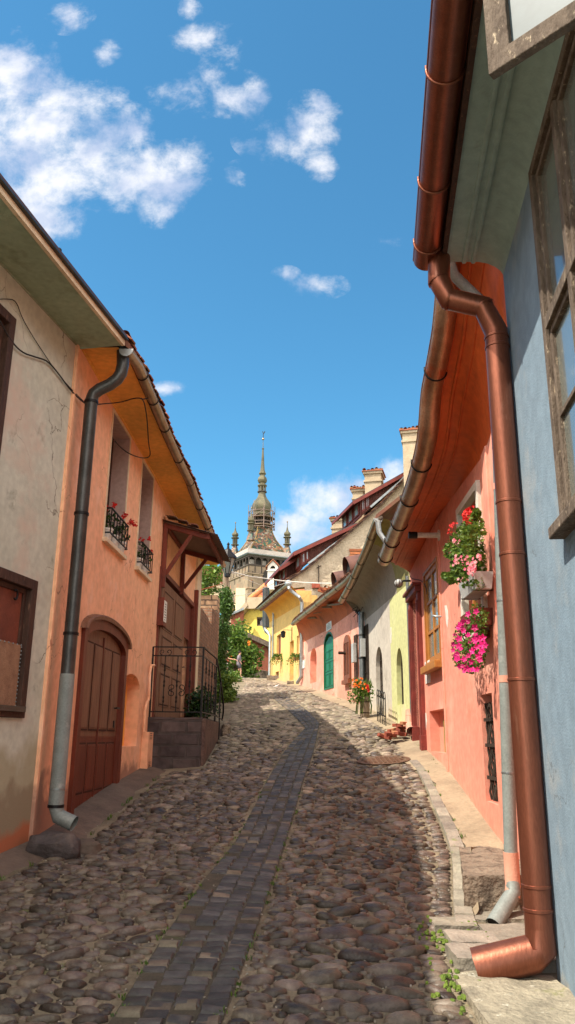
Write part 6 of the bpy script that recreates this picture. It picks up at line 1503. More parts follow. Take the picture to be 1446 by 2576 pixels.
panel(WK, arch(nk[0], nk[1], nk[2], nzt, .4), -.24, .02).build('niche_back', 'plaster_rose', h)
# plaque over the green door
a, b2 = WK.uz(B3(928,850)), WK.uz(B3(868,985)); pq = thing('plaque', 'cracked white stone plaque with dark lettering above the green door', 'plaque', WK.P(a[0], b2[1]))
wbox(MB(), WK, a[0], b2[0], b2[1], a[1], 0, .03).build('plate', 'label_white', pq)
ik = MB(); Hh = a[1]-b2[1]; Ww = b2[0]-a[0]
for i, f_ in enumerate((.78,.60,.44,.30,.16)):
    for j in range(4 if i else 2):
        uu = a[0]+Ww*(.14+.2*j+(.15 if not i else 0)); wbox(ik, WK, uu, uu+Ww*.12, b2[1]+Hh*f_, b2[1]+Hh*(f_+.07), .03, .034)
ik.build('lettering', 'ink', pq)
a, b2 = WK.uz(B3(603,1320)), WK.uz(B3(583,1428)); wbox(MB(), WK, a[0], max(b2[0], a[0]+.2), b2[1], a[1], 0, .03).build('plate', 'label_white', pq2 := thing('sign', 'small white house sign at the far end of the rose wall', 'sign', WK.P(a[0], b2[1])))
ik = MB(); wbox(ik, WK, a[0]+.07, a[0]+.13, b2[1]+.08, b2[1]+.2, .03, .034); wbox(ik, WK, a[0]+.07, a[0]+.13, b2[1]+.28, b2[1]+.5, .03, .034); ik.build('number', 'ink', pq2)
# louvred shutter
u0, u1, z0_, z1_ = sh_; shp = arch(u0, u1, z0_, z1_+.12, .3)
s_ = thing('window_shutter', 'tall arched brown louvred shutter closed on the rose wall', 'shutter', WK.P(u0, z0_))
MB().slab(WK.pts(shp, .06), WK.n*-.05, [WK.pts(rect(u0+.08, (u0+u1)/2-.03, z0_+.12, z1_-.12), .06), WK.pts(rect((u0+u1)/2+.03, u1-.08, z0_+.12, z1_-.12), .06)]).build('frame', 'shutter_brown', s_)
for (a, b2) in ((u0+.08, (u0+u1)/2-.03), ((u0+u1)/2+.03, u1-.08)):
    lv = MB(); nl_ = 24
    for i in range(nl_): z = z0_+.14+(z1_-z0_-.28)*i/(nl_-1); lv.quad(WK.P(a, z-.025, .055), WK.P(b2, z-.025, .055), WK.P(b2, z+.035, .015), WK.P(a, z+.035, .015))
    lv.build('louvres', 'shutter_brown', s_)
wbox(MB(), WK, u0-.03, u1+.03, z0_-.14, z0_-.02, 0, .12).build('sill', 'shutter_brown', s_)
gr_ = rect(gk_[0]+.02, gk_[1], gk_[2], gk_[3]); panel(WK, gr_, -.19, .02).build('window_back', 'dark_inside', h); grille(WK, gr_, .05, 5, 'black barred grille at the near end of the rose wall')
q = WK.hit(B3(1195,1240), .08); o = MB().box(q, WK.d*.12, WK.n*.06, (0,0,.27)).build('meter_box', 'plastic_grey', bevel=.01); tag(o, 'grey meter box between shutter and barred window on the rose wall', 'meter box')
q = WK.hit(B3(1060,1240), .12); o = MB().tube([q-WK.n*.1, q+WK.n*.14], .045, 8).build('wall_spout', 'rust_iron'); tag(o, 'short rusty stub pipe left of the louvred shutter', 'pipe')
shell(WK, 0, WK.L, 1.5, g2[-1].z-.3, 3, 'plaster_rose', h)
# ------------------------------------------------------------------ YELLOW HOUSE with the tall gable and dormers
h = thing('house', 'yellow house with tall grey gable, red dormers and sunken windows', 'house', WY.P(3, gz(0,35)))
O = .75
g3 = [WY.hit(p, O) for p in (B2(1050,150), B2(960,225), B2(860,310), B2(760,395), B2(690,455), B2(610,520))]
yw = WY.rect(B2(955,910), B2(945,1240), B2(885,1100)); yd = WY.rect(B2(1162,1010), B2(1140,1640), B2(1090,1300)); yw2 = WY.rect(B2(1240,935), B2(1220,1250), B2(1200,1100)); yc = WY.rect(B2(920,1500), B2(918,1615), B2(868,1560))
print('yellow', yw, yd, yw2, yc)
def mw(r, mn): return (r[0], max(r[1], r[0]+mn), r[2], r[3])
yw, yd, yc = mw(yw, .5), mw(yd, .5), mw(yc, .4)
yw2 = (.12, .75, yw[2]+.1, yw[3]-.05) if yw2[1] <= yw2[0]+.1 or yw2[0] < 0.05 else yw2
holes = [(rect(*yw), .13), (rect(*yd), .3), (rect(*yc), .12)]
if yw2[1] < yd[0]-.05: holes.append((rect(*yw2), .25))
wallmesh(WY, [(0, 3.2), (WY.L+.2, 3.8), (WY.L+.2, g3[-1].z-.35), (0, g3[0].z-.5)], holes, .45).build('wall', 'plaster_yellow', h)
panel(WY, rect(*yw), -.11, .02).build('window', 'wood_redbrown', h); panel(WY, rect(*yd), -.28, .02).build('door', 'plaster_yellow', h); panel(WY, rect(*yc), -.10, .02).build('cellar_hatch', 'wood_redbrown', h); panel(WY, rect(*yw2), -.20, .02).build('window', 'wood_redbrown', h)
cove([WY.P(0, g3[0].z-.62), WY.P(WY.L+.2, g3[-1].z-.5)], [p-WY.n*.12+Vector((0,0,-.02)) for p in g3], 24, 10).build('cove', 'cove_yellow', h, smooth=180)
MB().tube([p-WY.n*.10+Vector((0,0,-.05)) for p in g3], .09, 8).build('eaves_board', 'wood_redbrown', h)
gt = gutter(g3, .085, 12).build('gutter', 'zinc_brown', h, smooth=60); hangers(g3, .085, (.12,.26,.4,.54,.68,.82,.95), 'black_iron', gt)
# end cheek facing down the street
ck = MB(); z0c = WY.hit(B2(1210,640)).z
ck.poly([WY.P(0, 3.0), WY.P(0, g3[0].z-.6)]+[WY.P(-.01, g3[0].z-.6+.55*math.sin(math.pi/2*j/8), (O-.12)*(1-math.cos(math.pi/2*j/8))) for j in range(9)]+[WY.P(0, g3[0].z, -.5), WY.P(0, 3.0, -.5)]); ck.build('end_wall', 'plaster_yellow', h)
YG = 32.25
def ay(p, Y=YG): return atY(p, Y)
xcol = ay(B3(600,500))
gab = [ay(p) for p in (B4(-20,1400), B4(170,1280), B4(380,1110), B4(740,800), B4(1000,560), B4(1240,300))]
gab = [Vector((p.x, YG, p.z)) for p in gab]
ridge = gab[-1]; 
sl = (gab[-1].z-gab[0].z)/(gab[-1].x-gab[0].x); rx = 8.2; rz = gab[-1].z+sl*(rx-gab[-1].x)
poly = [Vector((xcol.x, YG, 3.0)), Vector((xcol.x, YG, ay(B3(600,445)).z)), Vector((gab[0].x, YG, gab[0].z-.25))]+gab+[Vector((rx, YG, rz)), Vector((rx+6, YG, rz-5)), Vector((rx+6, YG, 3.0))]
# front poly runs up to the street front
MB().slab(poly, (0, .4, 0)).build('gable_wall', 'gable_render', h)
lowx = ay(B3(460,560)).x
# roof: slope facing the street
dY = Vector((WY.d.x, WY.d.y, 0)); Lr = 8.0
vl = [gab[0]+Vector((-.10,-.15,.06))]+[g+Vector((0,-.15,.06)) for g in gab[1:]]+[Vector((rx, YG-.15, rz+.06))]; va, vb = vl[0], vl[-1]
rf = MB(); rf.loft([[p, p+dY*Lr] for p in vl]); rf.loft([[p-Vector((0,0,.08)), p-Vector((0,0,.08))+dY*Lr] for p in vl]); rf.loft([vl, [p-Vector((0,0,.08)) for p in vl]]); rf.build('roof', 'tile_old', h)
tl = MB()
for p, q in zip(vl, vl[1:]): tiles(tl, p+Vector((0,.0,.02)), dY*1.2, q-p, 4, max(2, int((q-p).length/.17)), .02, .03, 5)
tl.build('verge_tiles', 'tile_old', h)
vb_ = MB()
for p, q in zip(vl, vl[1:]): vb_.bar(p+Vector((0,-.02,-.06)), q+Vector((0,-.02,-.06)), .04, .07)
vb_.build('verge_board', 'wood_dark', h)
# shed dormers: board cheek seen from the street, small windows in front
def dormer(pts, yb, wins, nm, roofpts, fascia):
    """cheek polygon pts (photo points) in the plane Y=yb"""
    P = [Vector((atY(p, yb).x, yb, atY(p, yb).z)) for p in pts]
    d = thing('dormer', nm, 'dormer', P[0]) ; dv = dY*3.0
    MB().slab(P, (0, .08, 0)).build('cheek', 'dormer_boards', d)
    fb = MB(); n_ = 30
    a, b2, c2, e2 = P[0], P[1], P[2], P[3]      # bottom-front, top-front, top-back, bottom-back
    for i in range(n_):
        t = i/n_; lo = a.lerp(e2, t); hi = b2.lerp(c2, t); fb.bar(lo+Vector((0,-.02,0)), hi+Vector((0,-.02,0)), .035, .03)
    fb.build('battens', 'dormer_boards', d)
    # front with its windows, running back along the roof
    fr = MB(); fr.slab([a, b2, b2+dv, a+dv], (.06,0,0)); fr.build('front', 'fascia_red', d)
    H = (b2-a).length
    for k in range(3):
        q = a+dY*(.12+k*.95)+Vector((-.02,0,H*.14)); w_ = dY*.75
        f = MB(); hz = Vector((0,0,H*.68)); f.slab([q, q+w_, q+w_+hz, q+hz], (-.04,0,0), [[q+w_*.12+hz*.1, q+w_*.88+hz*.1, q+w_*.88+hz*.9, q+w_*.12+hz*.9]]); wf = f.build('window', 'fascia_red', d)
        g_ = MB(); g_.quad(q+w_*.1+hz*.08+Vector((-.01,0,0)), q+w_*.9+hz*.08+Vector((-.01,0,0)), q+w_*.9+hz*.92+Vector((-.01,0,0)), q+w_*.1+hz*.92+Vector((-.01,0,0))); g_.build('pane', 'glass_blue', wf)
    # corner windows on the cheek itself
    for (u0f, u1f) in wins:
        lo0, hi0 = a.lerp(e2, u0f), b2.lerp(c2, u0f); lo1, hi1 = a.lerp(e2, u1f), b2.lerp(c2, u1f)
        q = [lo0.lerp(hi0,.14), lo1.lerp(hi1,.14), lo1.lerp(hi1,.86), lo0.lerp(hi0,.86)]; q = [v+Vector((0,-.045,0)) for v in q]; cm_ = sum(q, Vector())/4
        inn = [cm_+(v-cm_)*.66 for v in q]
        wf = MB().slab(q, (0,.04,0), [inn]).build('window', 'fascia_red', d); MB().poly([v+Vector((0,.03,0)) for v in inn]).build('pane', 'glass_blue', wf)
    # overhanging roof
    r0, r1 = [Vector((atY(p, yb-.25).x, yb-.25, atY(p, yb-.25).z)) for p in roofpts]
    MB().slab([r0, r1, r1+dY*3.6, r0+dY*3.6], (0,0,.07)).build('roof', 'zinc_dark', d)
    MB().bar(r0+Vector((0,-.02,-.05)), r1+Vector((0,-.02,-.05)), .04, .14).build('fascia', 'fascia_red', d)
    MB().bar(r0+Vector((0,0,-.04)), r0+dY*3.6+Vector((0,0,-.04)), .04, .12).build('fascia', 'fascia_red', d)
    sf = MB(); sf.slab([r0+Vector((0,0,-.05)), r0+(r1-r0)*.12+Vector((0,0,-.05)), r0+(r1-r0)*.12+dY*3.5+Vector((0,0,-.05)), r0+dY*3.5+Vector((0,0,-.05))], (0,0,-.01)); sf.build('soffit', 'fascia_red', d)
    return d
dormer([B4(145,1245), B4(140,1060), B4(700,792), B4(700,800)], 32.6, [(.01,.075),(.085,.14)], 'long red boarded dormer in the middle of the yellow house roof', (B4(62,1085), B4(735,775)), 0)
dormer([B4(768,700), B4(765,500), B4(1215,262), B4(1215,325)], 32.6, [(.03,.10),(.13,.20)], 'upper red boarded dormer beside the tallest chimney', (B4(688,548), B4(1228,245)), 0)
dormer([B1(985,2270), B1(975,2050), B1(1185,1920), B1(1190,2130)], 33.6, [], 'lowest red boarded dormer nearest the clock tower', (B1(870,2110), B1(1215,1900)), 0)
# zinc flashing along the dormers
for (p, q) in ((B4(218,1195), B4(640,880)), (B4(872,600), B4(1180,335)), (B4(1180,335), B4(1225,285))):
    a, b2 = atY(p, 32.3), atY(q, 32.3); MB().bar(a, b2, .05, .09).build('flashing', 'zinc', h)
# second gable further back
pts = [atY(p, 40.5) for p in (B4(470,900), B4(480,862), B4(757,618), B4(760,760))]
MB().slab([Vector((p.x, 40.5, p.z)) for p in pts], (0,.3,0)).build('upper_gable', 'gable_render', h)
a, b2 = atY(B4(470,866), 40.3), atY(B4(760,606), 40.3); MB().bar(a, b2, .35, .09).build('ridge_tiles', 'tile_old', h)
# chimneys
def chimney(pl, pr_, ptop, pbot, yb, label, deep=.8, mat='chimney_render', side=None):
    a, b2, t_, bo = atY(pl, yb), atY(pr_, yb), atY(ptop, yb), atY(pbot, yb); w = abs(b2.x-a.x); x = (a.x+b2.x)/2; H = t_.z-bo.z-.35
    c = thing('chimney', label, 'chimney', (x, yb, bo.z)); dx = Vector((math.cos(R(14)), -math.sin(R(14)), 0)); dy = Vector((dx.y*-1, dx.x, 0)); w *= .88
    B = lambda mb, z0, z1, g: mb.box((x, yb+deep/2, (z0+z1)/2), dx*(w/2+g), dy*(deep/2+g), (0,0,(z1-z0)/2))
    B(MB(), bo.z-1.5, bo.z+H, 0).build('shaft', mat, c, bevel=.01)
    m_ = MB(); B(m_, bo.z+H-.42, bo.z+H-.33, .05); B(m_, bo.z+H-.02, bo.z+H+.10, .07); m_.build('band', mat, c, bevel=.008)
    tl = MB(); rr = random.Random(int(x*50)); n_ = 5
    B(tl, bo.z+H+.10, bo.z+H+.14, .12)
    for i in range(n_):
        for j in range(3):
            q = Vector((x, yb+deep/2, bo.z+H+.17+rr.gauss(0,.02)))+dx*(w+.2)*((i+.5)/n_-.5)+dy*(deep+.2)*((j+.5)/3-.5)
            d1 = dx*(w+.2)/n_*.55; tl.tube([q-dy*.2+Vector((0,0,rr.gauss(0,.015))), q+dy*.2], (w+.2)/n_*.42, 6, arc=(0, math.pi))
            tl.box(q+Vector((0,0,-.02)), d1, dy*.2+Vector((0,0,rr.gauss(0,.02))), (0,0,.02))
    tl.build('tile_cap', 'tile_clay', c); return c
chimney(B4(475,760), B4(625,760), B4(550,670), B4(550,850), 37, 'low chimney with clay tile cap, lowest on the roof line')
chimney(B4(697,500), B4(828,500), B4(760,362), B4(760,640), 36.5, 'chimney with clay tile cap just left of the tallest chimney')
chimney(B4(826,300), B4(1022,300), B4(930,172), B4(900,420), 35, 'tallest tile capped chimney above the upper dormer', 1.0)
chimney(ZA(1306,200), ZA(1420,200), ZA(1370,35), ZA(1340,340), 31, 'weathered chimney half hidden behind the big sagging gutter', .9)
# vents and rubble on the gable wall
q = ay(B4(300,1428), YG-.05); o = MB(); jag(o, q.x-.16, q.x+.16, YG-.12, YG+.05, q.z-.12, q.z+.12, 3, 3, 2, .02); o.build('brick_patch', 'brick_red', h)
q = ay(B4(740,1110), YG-.05); o = MB()
for i in range(5): o.box((q.x+.03*(i%2), YG-.02, q.z-.28+i*.13), (.36,0,0), (0,.05,0), (0,0,.05))
o.build('brick_vent', 'brick_red', h)
ir = MB(); a = ay(B4(328,1210), YG-.06); ir.bar((a.x, YG-.05, a.z), (a.x, YG-.05, a.z-.95), .04); ir.bar((a.x-.08, YG-.05, a.z-.12), (a.x+.1, YG-.05, a.z-.02), .03); ir.build('wall_anchor', 'rust_iron', h)
cl = thing('broken_tiles', 'heap of broken terracotta tiles and pipe on the rose house roof edge', 'tiles', ay(B4(400,1460), 31.6))
rr = random.Random(4); tb2 = MB()
for i in range(12):
    q = atY(B4(345+rr.random()*130, 1455+rr.random()*35), 31.7); tb2.box(q, (rr.uniform(.08,.16),rr.gauss(0,.03),rr.gauss(0,.05)), (0,.08,0), (rr.gauss(0,.01),0,.035))
tb2.build('tiles', 'brick_red', cl)
q = atY(B4(405,1447), 31.6); MB().tube([q, q+Vector((.1,.4,.05))], .10, 10, caps=False).build('pipe_piece', 'terracotta', cl)
# yellow house downpipes
dpy = [B2(1070,125), B2(1075,200), B2(1110,245), B2(1240,345), B2(1280,420)]
uy = .0
pth = []
for i, p in enumerate(dpy): pth.append(WY.hit(p, [O, O, O-.15, .3, .12][i]))
endp = WY.hit(B2(1215,1680), .12); p3 = pth[-1]
pth += [Vector((p3.x, p3.y, endp.z+.2)), Vector((endp.x-.02, endp.y-.15, endp.z-.02))]
pth[-2].x = p3.x; 
dq = MB().tube(pth, .07, 14).build('downpipe', 'zinc_pale', h, smooth=50)
MB().ball(pth[0]+Vector((0,0,-.02)), .15, 8).build('hopper', 'zinc_pale', h, smooth=60)
for f_ in (.25,.6): z = endp.z+(p3.z-endp.z)*f_; MB().tube([(p3.x, p3.y, z-.015), (p3.x, p3.y, z+.015)], .08, 14).build('pipe_clip', 'zinc', dq, smooth=50)
q0, q1 = WY.hit(B2(785,950), .12), WY.hit(B2(772,1620), .12); q2 = WY.hit(B2(710,850), .3)
MB().tube([q2+Vector((0,0,.1)), q2, q2.lerp(q0,.5)+Vector((0,0,.02)), q0, Vector((q0.x, q0.y, q1.z))], .065, 12).build('downpipe', 'zinc_pale', h, smooth=50)
q0 = WY.hit(B2(835,580), .1); MB().tube([q0, (q0.x, q0.y, q0.z-2.2)], .04, 8).build('conduit', 'zinc', h)
# lantern
q = WY.uz(B2(1130,880)); ln = thing('wall_lantern', 'small black wrought lantern on the sunny yellow wall', 'lantern', WY.P(q[0], q[1]))
MB().bar(WY.P(q[0], q[1]+.18, .02), WY.P(q[0], q[1]-.45, .02), .03).bar(WY.P(q[0], q[1]+.05, .02), WY.P(q[0], q[1]+.05, .40), .02).build('arm', 'black_iron', ln)
c = WY.P(q[0], q[1], .40); lb = MB(); lb.lathe(c, [(.02,.02),(.12,-.04),(.105,-.06),(.085,-.26),(.02,-.30)], 6); lb.build('lamp_body', 'black_iron', ln)
MB().lathe(c, [(.094,-.09),(.088,-.22)], 6).build('glass', 'label_white', ln)
for p, nm in ((B2(905,1285), 'left hanging fern basket under the yellow house window'), (B2(1190,1290), 'right hanging fern basket beside the yellow house downpipe')):
    c = WY.hit(p, .18); t = thing('fern_basket', nm, 'plant', c, 'hanging ferns on the yellow wall'); f_ = MB(); rr = random.Random(int(p[0]))
    for i in range(46):
        a = rr.random()*6.28; e = rr.uniform(.15,.34); pts = [c, c+Vector((math.cos(a)*e*.6, math.sin(a)*e*.6, e*.5)), c+Vector((math.cos(a)*e*1.2, math.sin(a)*e*1.2, -.02-rr.random()*.3))]
        for s_ in np.linspace(.2, 1, 7):
            q = pts[0].lerp(pts[1], min(1, s_*2)) if s_ < .5 else pts[1].lerp(pts[2], s_*2-1); leaf(f_, q, .05, rr)
    f_.build('fronds', 'leaf_bright', t); MB().lathe(c+Vector((0,0,-.12)), [(0,0),(.08,.0),(.12,.12)], 10).build('pot', 'terracotta', t)
a = MB(); q = G(B2(815,1650)); jag(a, q.x-.25, q.x+.85, q.y-.3, q.y+.4, q.z-.2, q.z+.22, 2, 4, 3, .02); o = a.build('stone_step', 'block_stone', smooth=40); tag(o, 'low stone step at the far corner of the yellow house', 'step')
a = MB(); q = G(B2(1190,1715)); jag(a, q.x-.4, q.x+.35, q.y-.25, q.y+.3, q.z-.2, q.z+.14, 2, 4, 3, .02); o = a.build('stone_step', 'block_stone', smooth=40); tag(o, 'low stone step under the near downpipe of the yellow house', 'step')
shell(WY, 0, WY.L, 3.4, g3[-1].z-.3, 4, 'plaster_yellow', h)

# ------------------------------------------------------------------ LEMON HOUSE across the top of the street
YL = 58
LN = Vector((-.5,-.866,0))
def aL(p, dy=0):
    c = atY(B2(500,700), YL+dy); d = ray(*p); t = (Vector((c.x, YL+dy, 0))-EYE).dot(LN)/d.dot(LN); return EYE+d*t
h = thing('house', 'lemon yellow gabled house closing the top of the street', 'house', aL(B2(500,1000)))
gw = [aL(p) for p in (B2(180,810), B2(470,495), B2(700,490), B2(900,480), B2(900,1000), B2(500,1010), B2(330,960), B2(180,900))]
wn0 = [aL(p) for p in (B2(577,655), B2(665,655), B2(665,797), B2(577,797))]
low = [Vector((gw[0].x, gw[0].y, 4)), Vector((gw[4].x, gw[4].y, 4))]
outer = [low[0], low[1], gw[3]]+[gw[2], gw[1], gw[0]]
MB().slab(outer, (0,.4,0), [wn0]).build('wall', 'plaster_lemon', h)
cm_ = sum(wn0, Vector())/4; MB().slab([v+Vector((0,.1,0)) for v in wn0], (0,.1,0), [[cm_+(v-cm_)*.72+Vector((0,.1,0)) for v in wn0]]).build('window', 'wood_weathered', h); MB().poly([v+Vector((0,.2,0)) for v in wn0]).build('pane', 'glass_dark', h)
def bandp(ps, w, dep, nm, mat):
    P = [aL(p) for p in ps]; mb = MB()
    for a, b2 in zip(P, P[1:]): mb.bar(a+Vector((0,-dep/2,0)), b2+Vector((0,-dep/2,0)), dep, w)
    return mb.build(nm, mat, h)
bandp((B2(180,790), B2(448,470), B2(455,465)), .35, .6, 'verge', 'chimney_render'); bandp((B2(450,452), B2(900,452)), .85, .5, 'eaves_cornice', 'chimney_render')
tl = MB(); p0, p1, p2 = aL(B2(455,405)), aL(B2(905,405)), aL(B2(870,10)); 
vv = aL(B2(870,-40),6)-aL(B2(455,408)); uu = Vector((p1.x-p0.x, 0, 0))
q0, qh = aL(B2(455,405)), Vector((aL(B2(880,20)).x, YL+7, atY(B2(880,20), YL+7).z))
# hipped corner roof: triangle rising to the ridge
rr = random.Random(2); nrow = 26
for j in range(nrow):
    t = j/nrow; a = q0.lerp(qh, t); wid = 14*(1-t*.2); n_ = 44
    for i in range(n_):
        x = a.x+(i+.5*(j%2))*.33; q = Vector((x, a.y, a.z)); stp_ = (qh-q0)/nrow; up_ = Vector((0, stp_.y, stp_.z)); z_ = rr.gauss(0,.012)
        tl.add([q+Vector((0,-.03,.03+z_)), q+Vector((.31,-.03,.03+z_)), q+Vector((.31,0,0))+up_*1.1, q+up_*1.1], [(0,1,2,3)]); tl.add([q+Vector((0,-.03,.03+z_)), q+Vector((.31,-.03,.03+z_)), q+Vector((.31,-.03,-.05)), q+Vector((0,-.03,-.05))], [(0,1,2,3)])
tl.build('roof', 'tile_orange', h)
MB().tube([q0+Vector((0,-.05,.1)), qh+Vector((0,0,.15))], .2, 8).build('hip_ridge', 'tile_orange', h, smooth=60)
# white arched chimney on it
yc_ = 56; a, b2, t_, bo = atY(B1(700,2200), yc_), atY(B1(855,2200), yc_), atY(B1(770,1995), yc_), atY(B1(770,2320), yc_)
c = thing('chimney', 'white rendered chimney with a small arched opening and gabled top', 'chimney', (a.x, yc_, bo.z)); w = b2.x-a.x; zs = atY(B1(770,2080), yc_).z
body = [Vector((a.x, yc_, bo.z-.5)), Vector((b2.x, yc_, bo.z-.5)), Vector((b2.x, yc_, zs)), Vector(((a.x+b2.x)/2, yc_, t_.z)), Vector((a.x, yc_, zs))]
zc__ = atY(B1(775,2115), yc_).z; ho_ = [Vector(((a.x+b2.x)/2+w*.25*math.cos(t), yc_, zc__+w*.3*max(0,math.sin(t)))) for t in np.linspace(0, math.pi, 9)]
MB().slab(body, (0,1.2,0), [ho_]).build('body', 'white_render', c); MB().box(((a.x+b2.x)/2, yc_+.15, zc__+w*.1), (w*.3,0,0), (0,.02,0), (0,0,w*.25)).build('opening', 'dark_inside', c)
MB().bar((a.x-.08, yc_-.02, zs-w*.42), (b2.x+.08, yc_-.02, zs-w*.42), .1, .06).build('band', 'white_render', c)
for s_, x in ((-1, a.x), (1, b2.x)): MB().slab([Vector((x+s_*.15, yc_-.12, zs-.1)), Vector(((a.x+b2.x)/2, yc_-.12, t_.z+.02)), Vector(((a.x+b2.x)/2, yc_+1.3, t_.z+.02)), Vector((x+s_*.15, yc_+1.3, zs-.1))], (0,0,.1)).build('cap_slope', 'tile_clay', c)
# green gutter and shutter mass between lemon and yellow houses
YM = 44
def aM(p): q = atY(p, YM); return Vector((q.x, YM, q.z))
ml = thing('downpipe', 'dark green zinc gutter and downpipe seen end on between the two yellow houses', 'downpipe', aM(B2(760,700)))
MB().tube([aM(B2(718,200)), aM(B2(718,820))], .20, 14, arc=(0, math.pi*2)).build('gutter_channel', 'zinc_dark', ml, smooth=60)
MB().tube([aM(B2(690,800)), aM(B2(710,850)), aM(B2(720,880)), aM(B2(790,930)), aM(B2(792,1010))], .12, 10).build('swan_neck', 'zinc_pale', ml, smooth=60)
pp_ = [aM(p) for p in (B2(750,230), B2(828,300), B2(832,840), B2(745,790))]; MB().slab(pp_, (0,.4,0)).build('eaves_soffit', 'soffit_moss', ml)
# ------------------------------------------------------------------ sloping red fence wall with coping, low wall, people
YF = 51
def aF(p, y=YF): q = atY(p, y); return Vector((q.x, y, q.z))
fw = thing('boundary_wall', 'sloping rust red boundary wall with timber coping behind the shrubs', 'wall', aF(B2(500,1300)))
MB().slab([aF(p) for p in (B2(180,820), B2(300,900), B2(560,1030), B2(900,1160), B2(900,1650), B2(180,1650))], (0,.35,0)).build('wall', 'fence_red', fw)
MB().bar(aF(B2(290,878)), aF(B2(560,1000)), .6, .30).build('coping', 'wood_weathered', fw); MB().bar(aF(B2(560,1000)), aF(B2(900,1150)), .6, .32).build('coping', 'wood_weathered', fw)
pb_ = MB(); jag(pb_, aF(B2(300,1600)).x, aF(B2(800,1600)).x, YF-.3, YF+.1, 4.8, aF(B2(500,1500)).z, 4, 12, 3, .06); pb_.build('stone_base', 'block_stone', fw, smooth=40)
sw = thing('side_shed', 'red boarded shed wall left of the lemon yellow house', 'shed', aF(B2(260,680), 57)); MB().slab([aF(p, 57.2) for p in (B2(170,640), B2(370,540), B2(370,850), B2(170,850))], (0,.3,0)).build('wall', 'fence_red', sw); MB().bar(aF(B2(150,625),57), aF(B2(375,530),57), .5, .16).build('coping', 'zinc', sw)
YB = 49.5
lw = thing('low_wall', 'low grey stone parapet wall behind the two walkers', 'wall', aF(B2(250,1500), YB))
zt0, zt1 = aF(B2(100,1390), YB), aF(B2(420,1465), YB); zb_ = aF(B2(420,1600), YB).z
MB().slab([Vector((zt0.x-1, YB, zb_-.6)), Vector((zt1.x, YB, zb_-.3)), zt1, zt0, Vector((zt0.x-1, YB, zt0.z+.1))], (0,.35,0)).build('wall', 'block_pale', lw)
MB().bar(zt0+Vector((-.9,.15,.12)), zt1+Vector((.05,.15,.04)), .5, .12).build('coping', 'block_stone', lw)
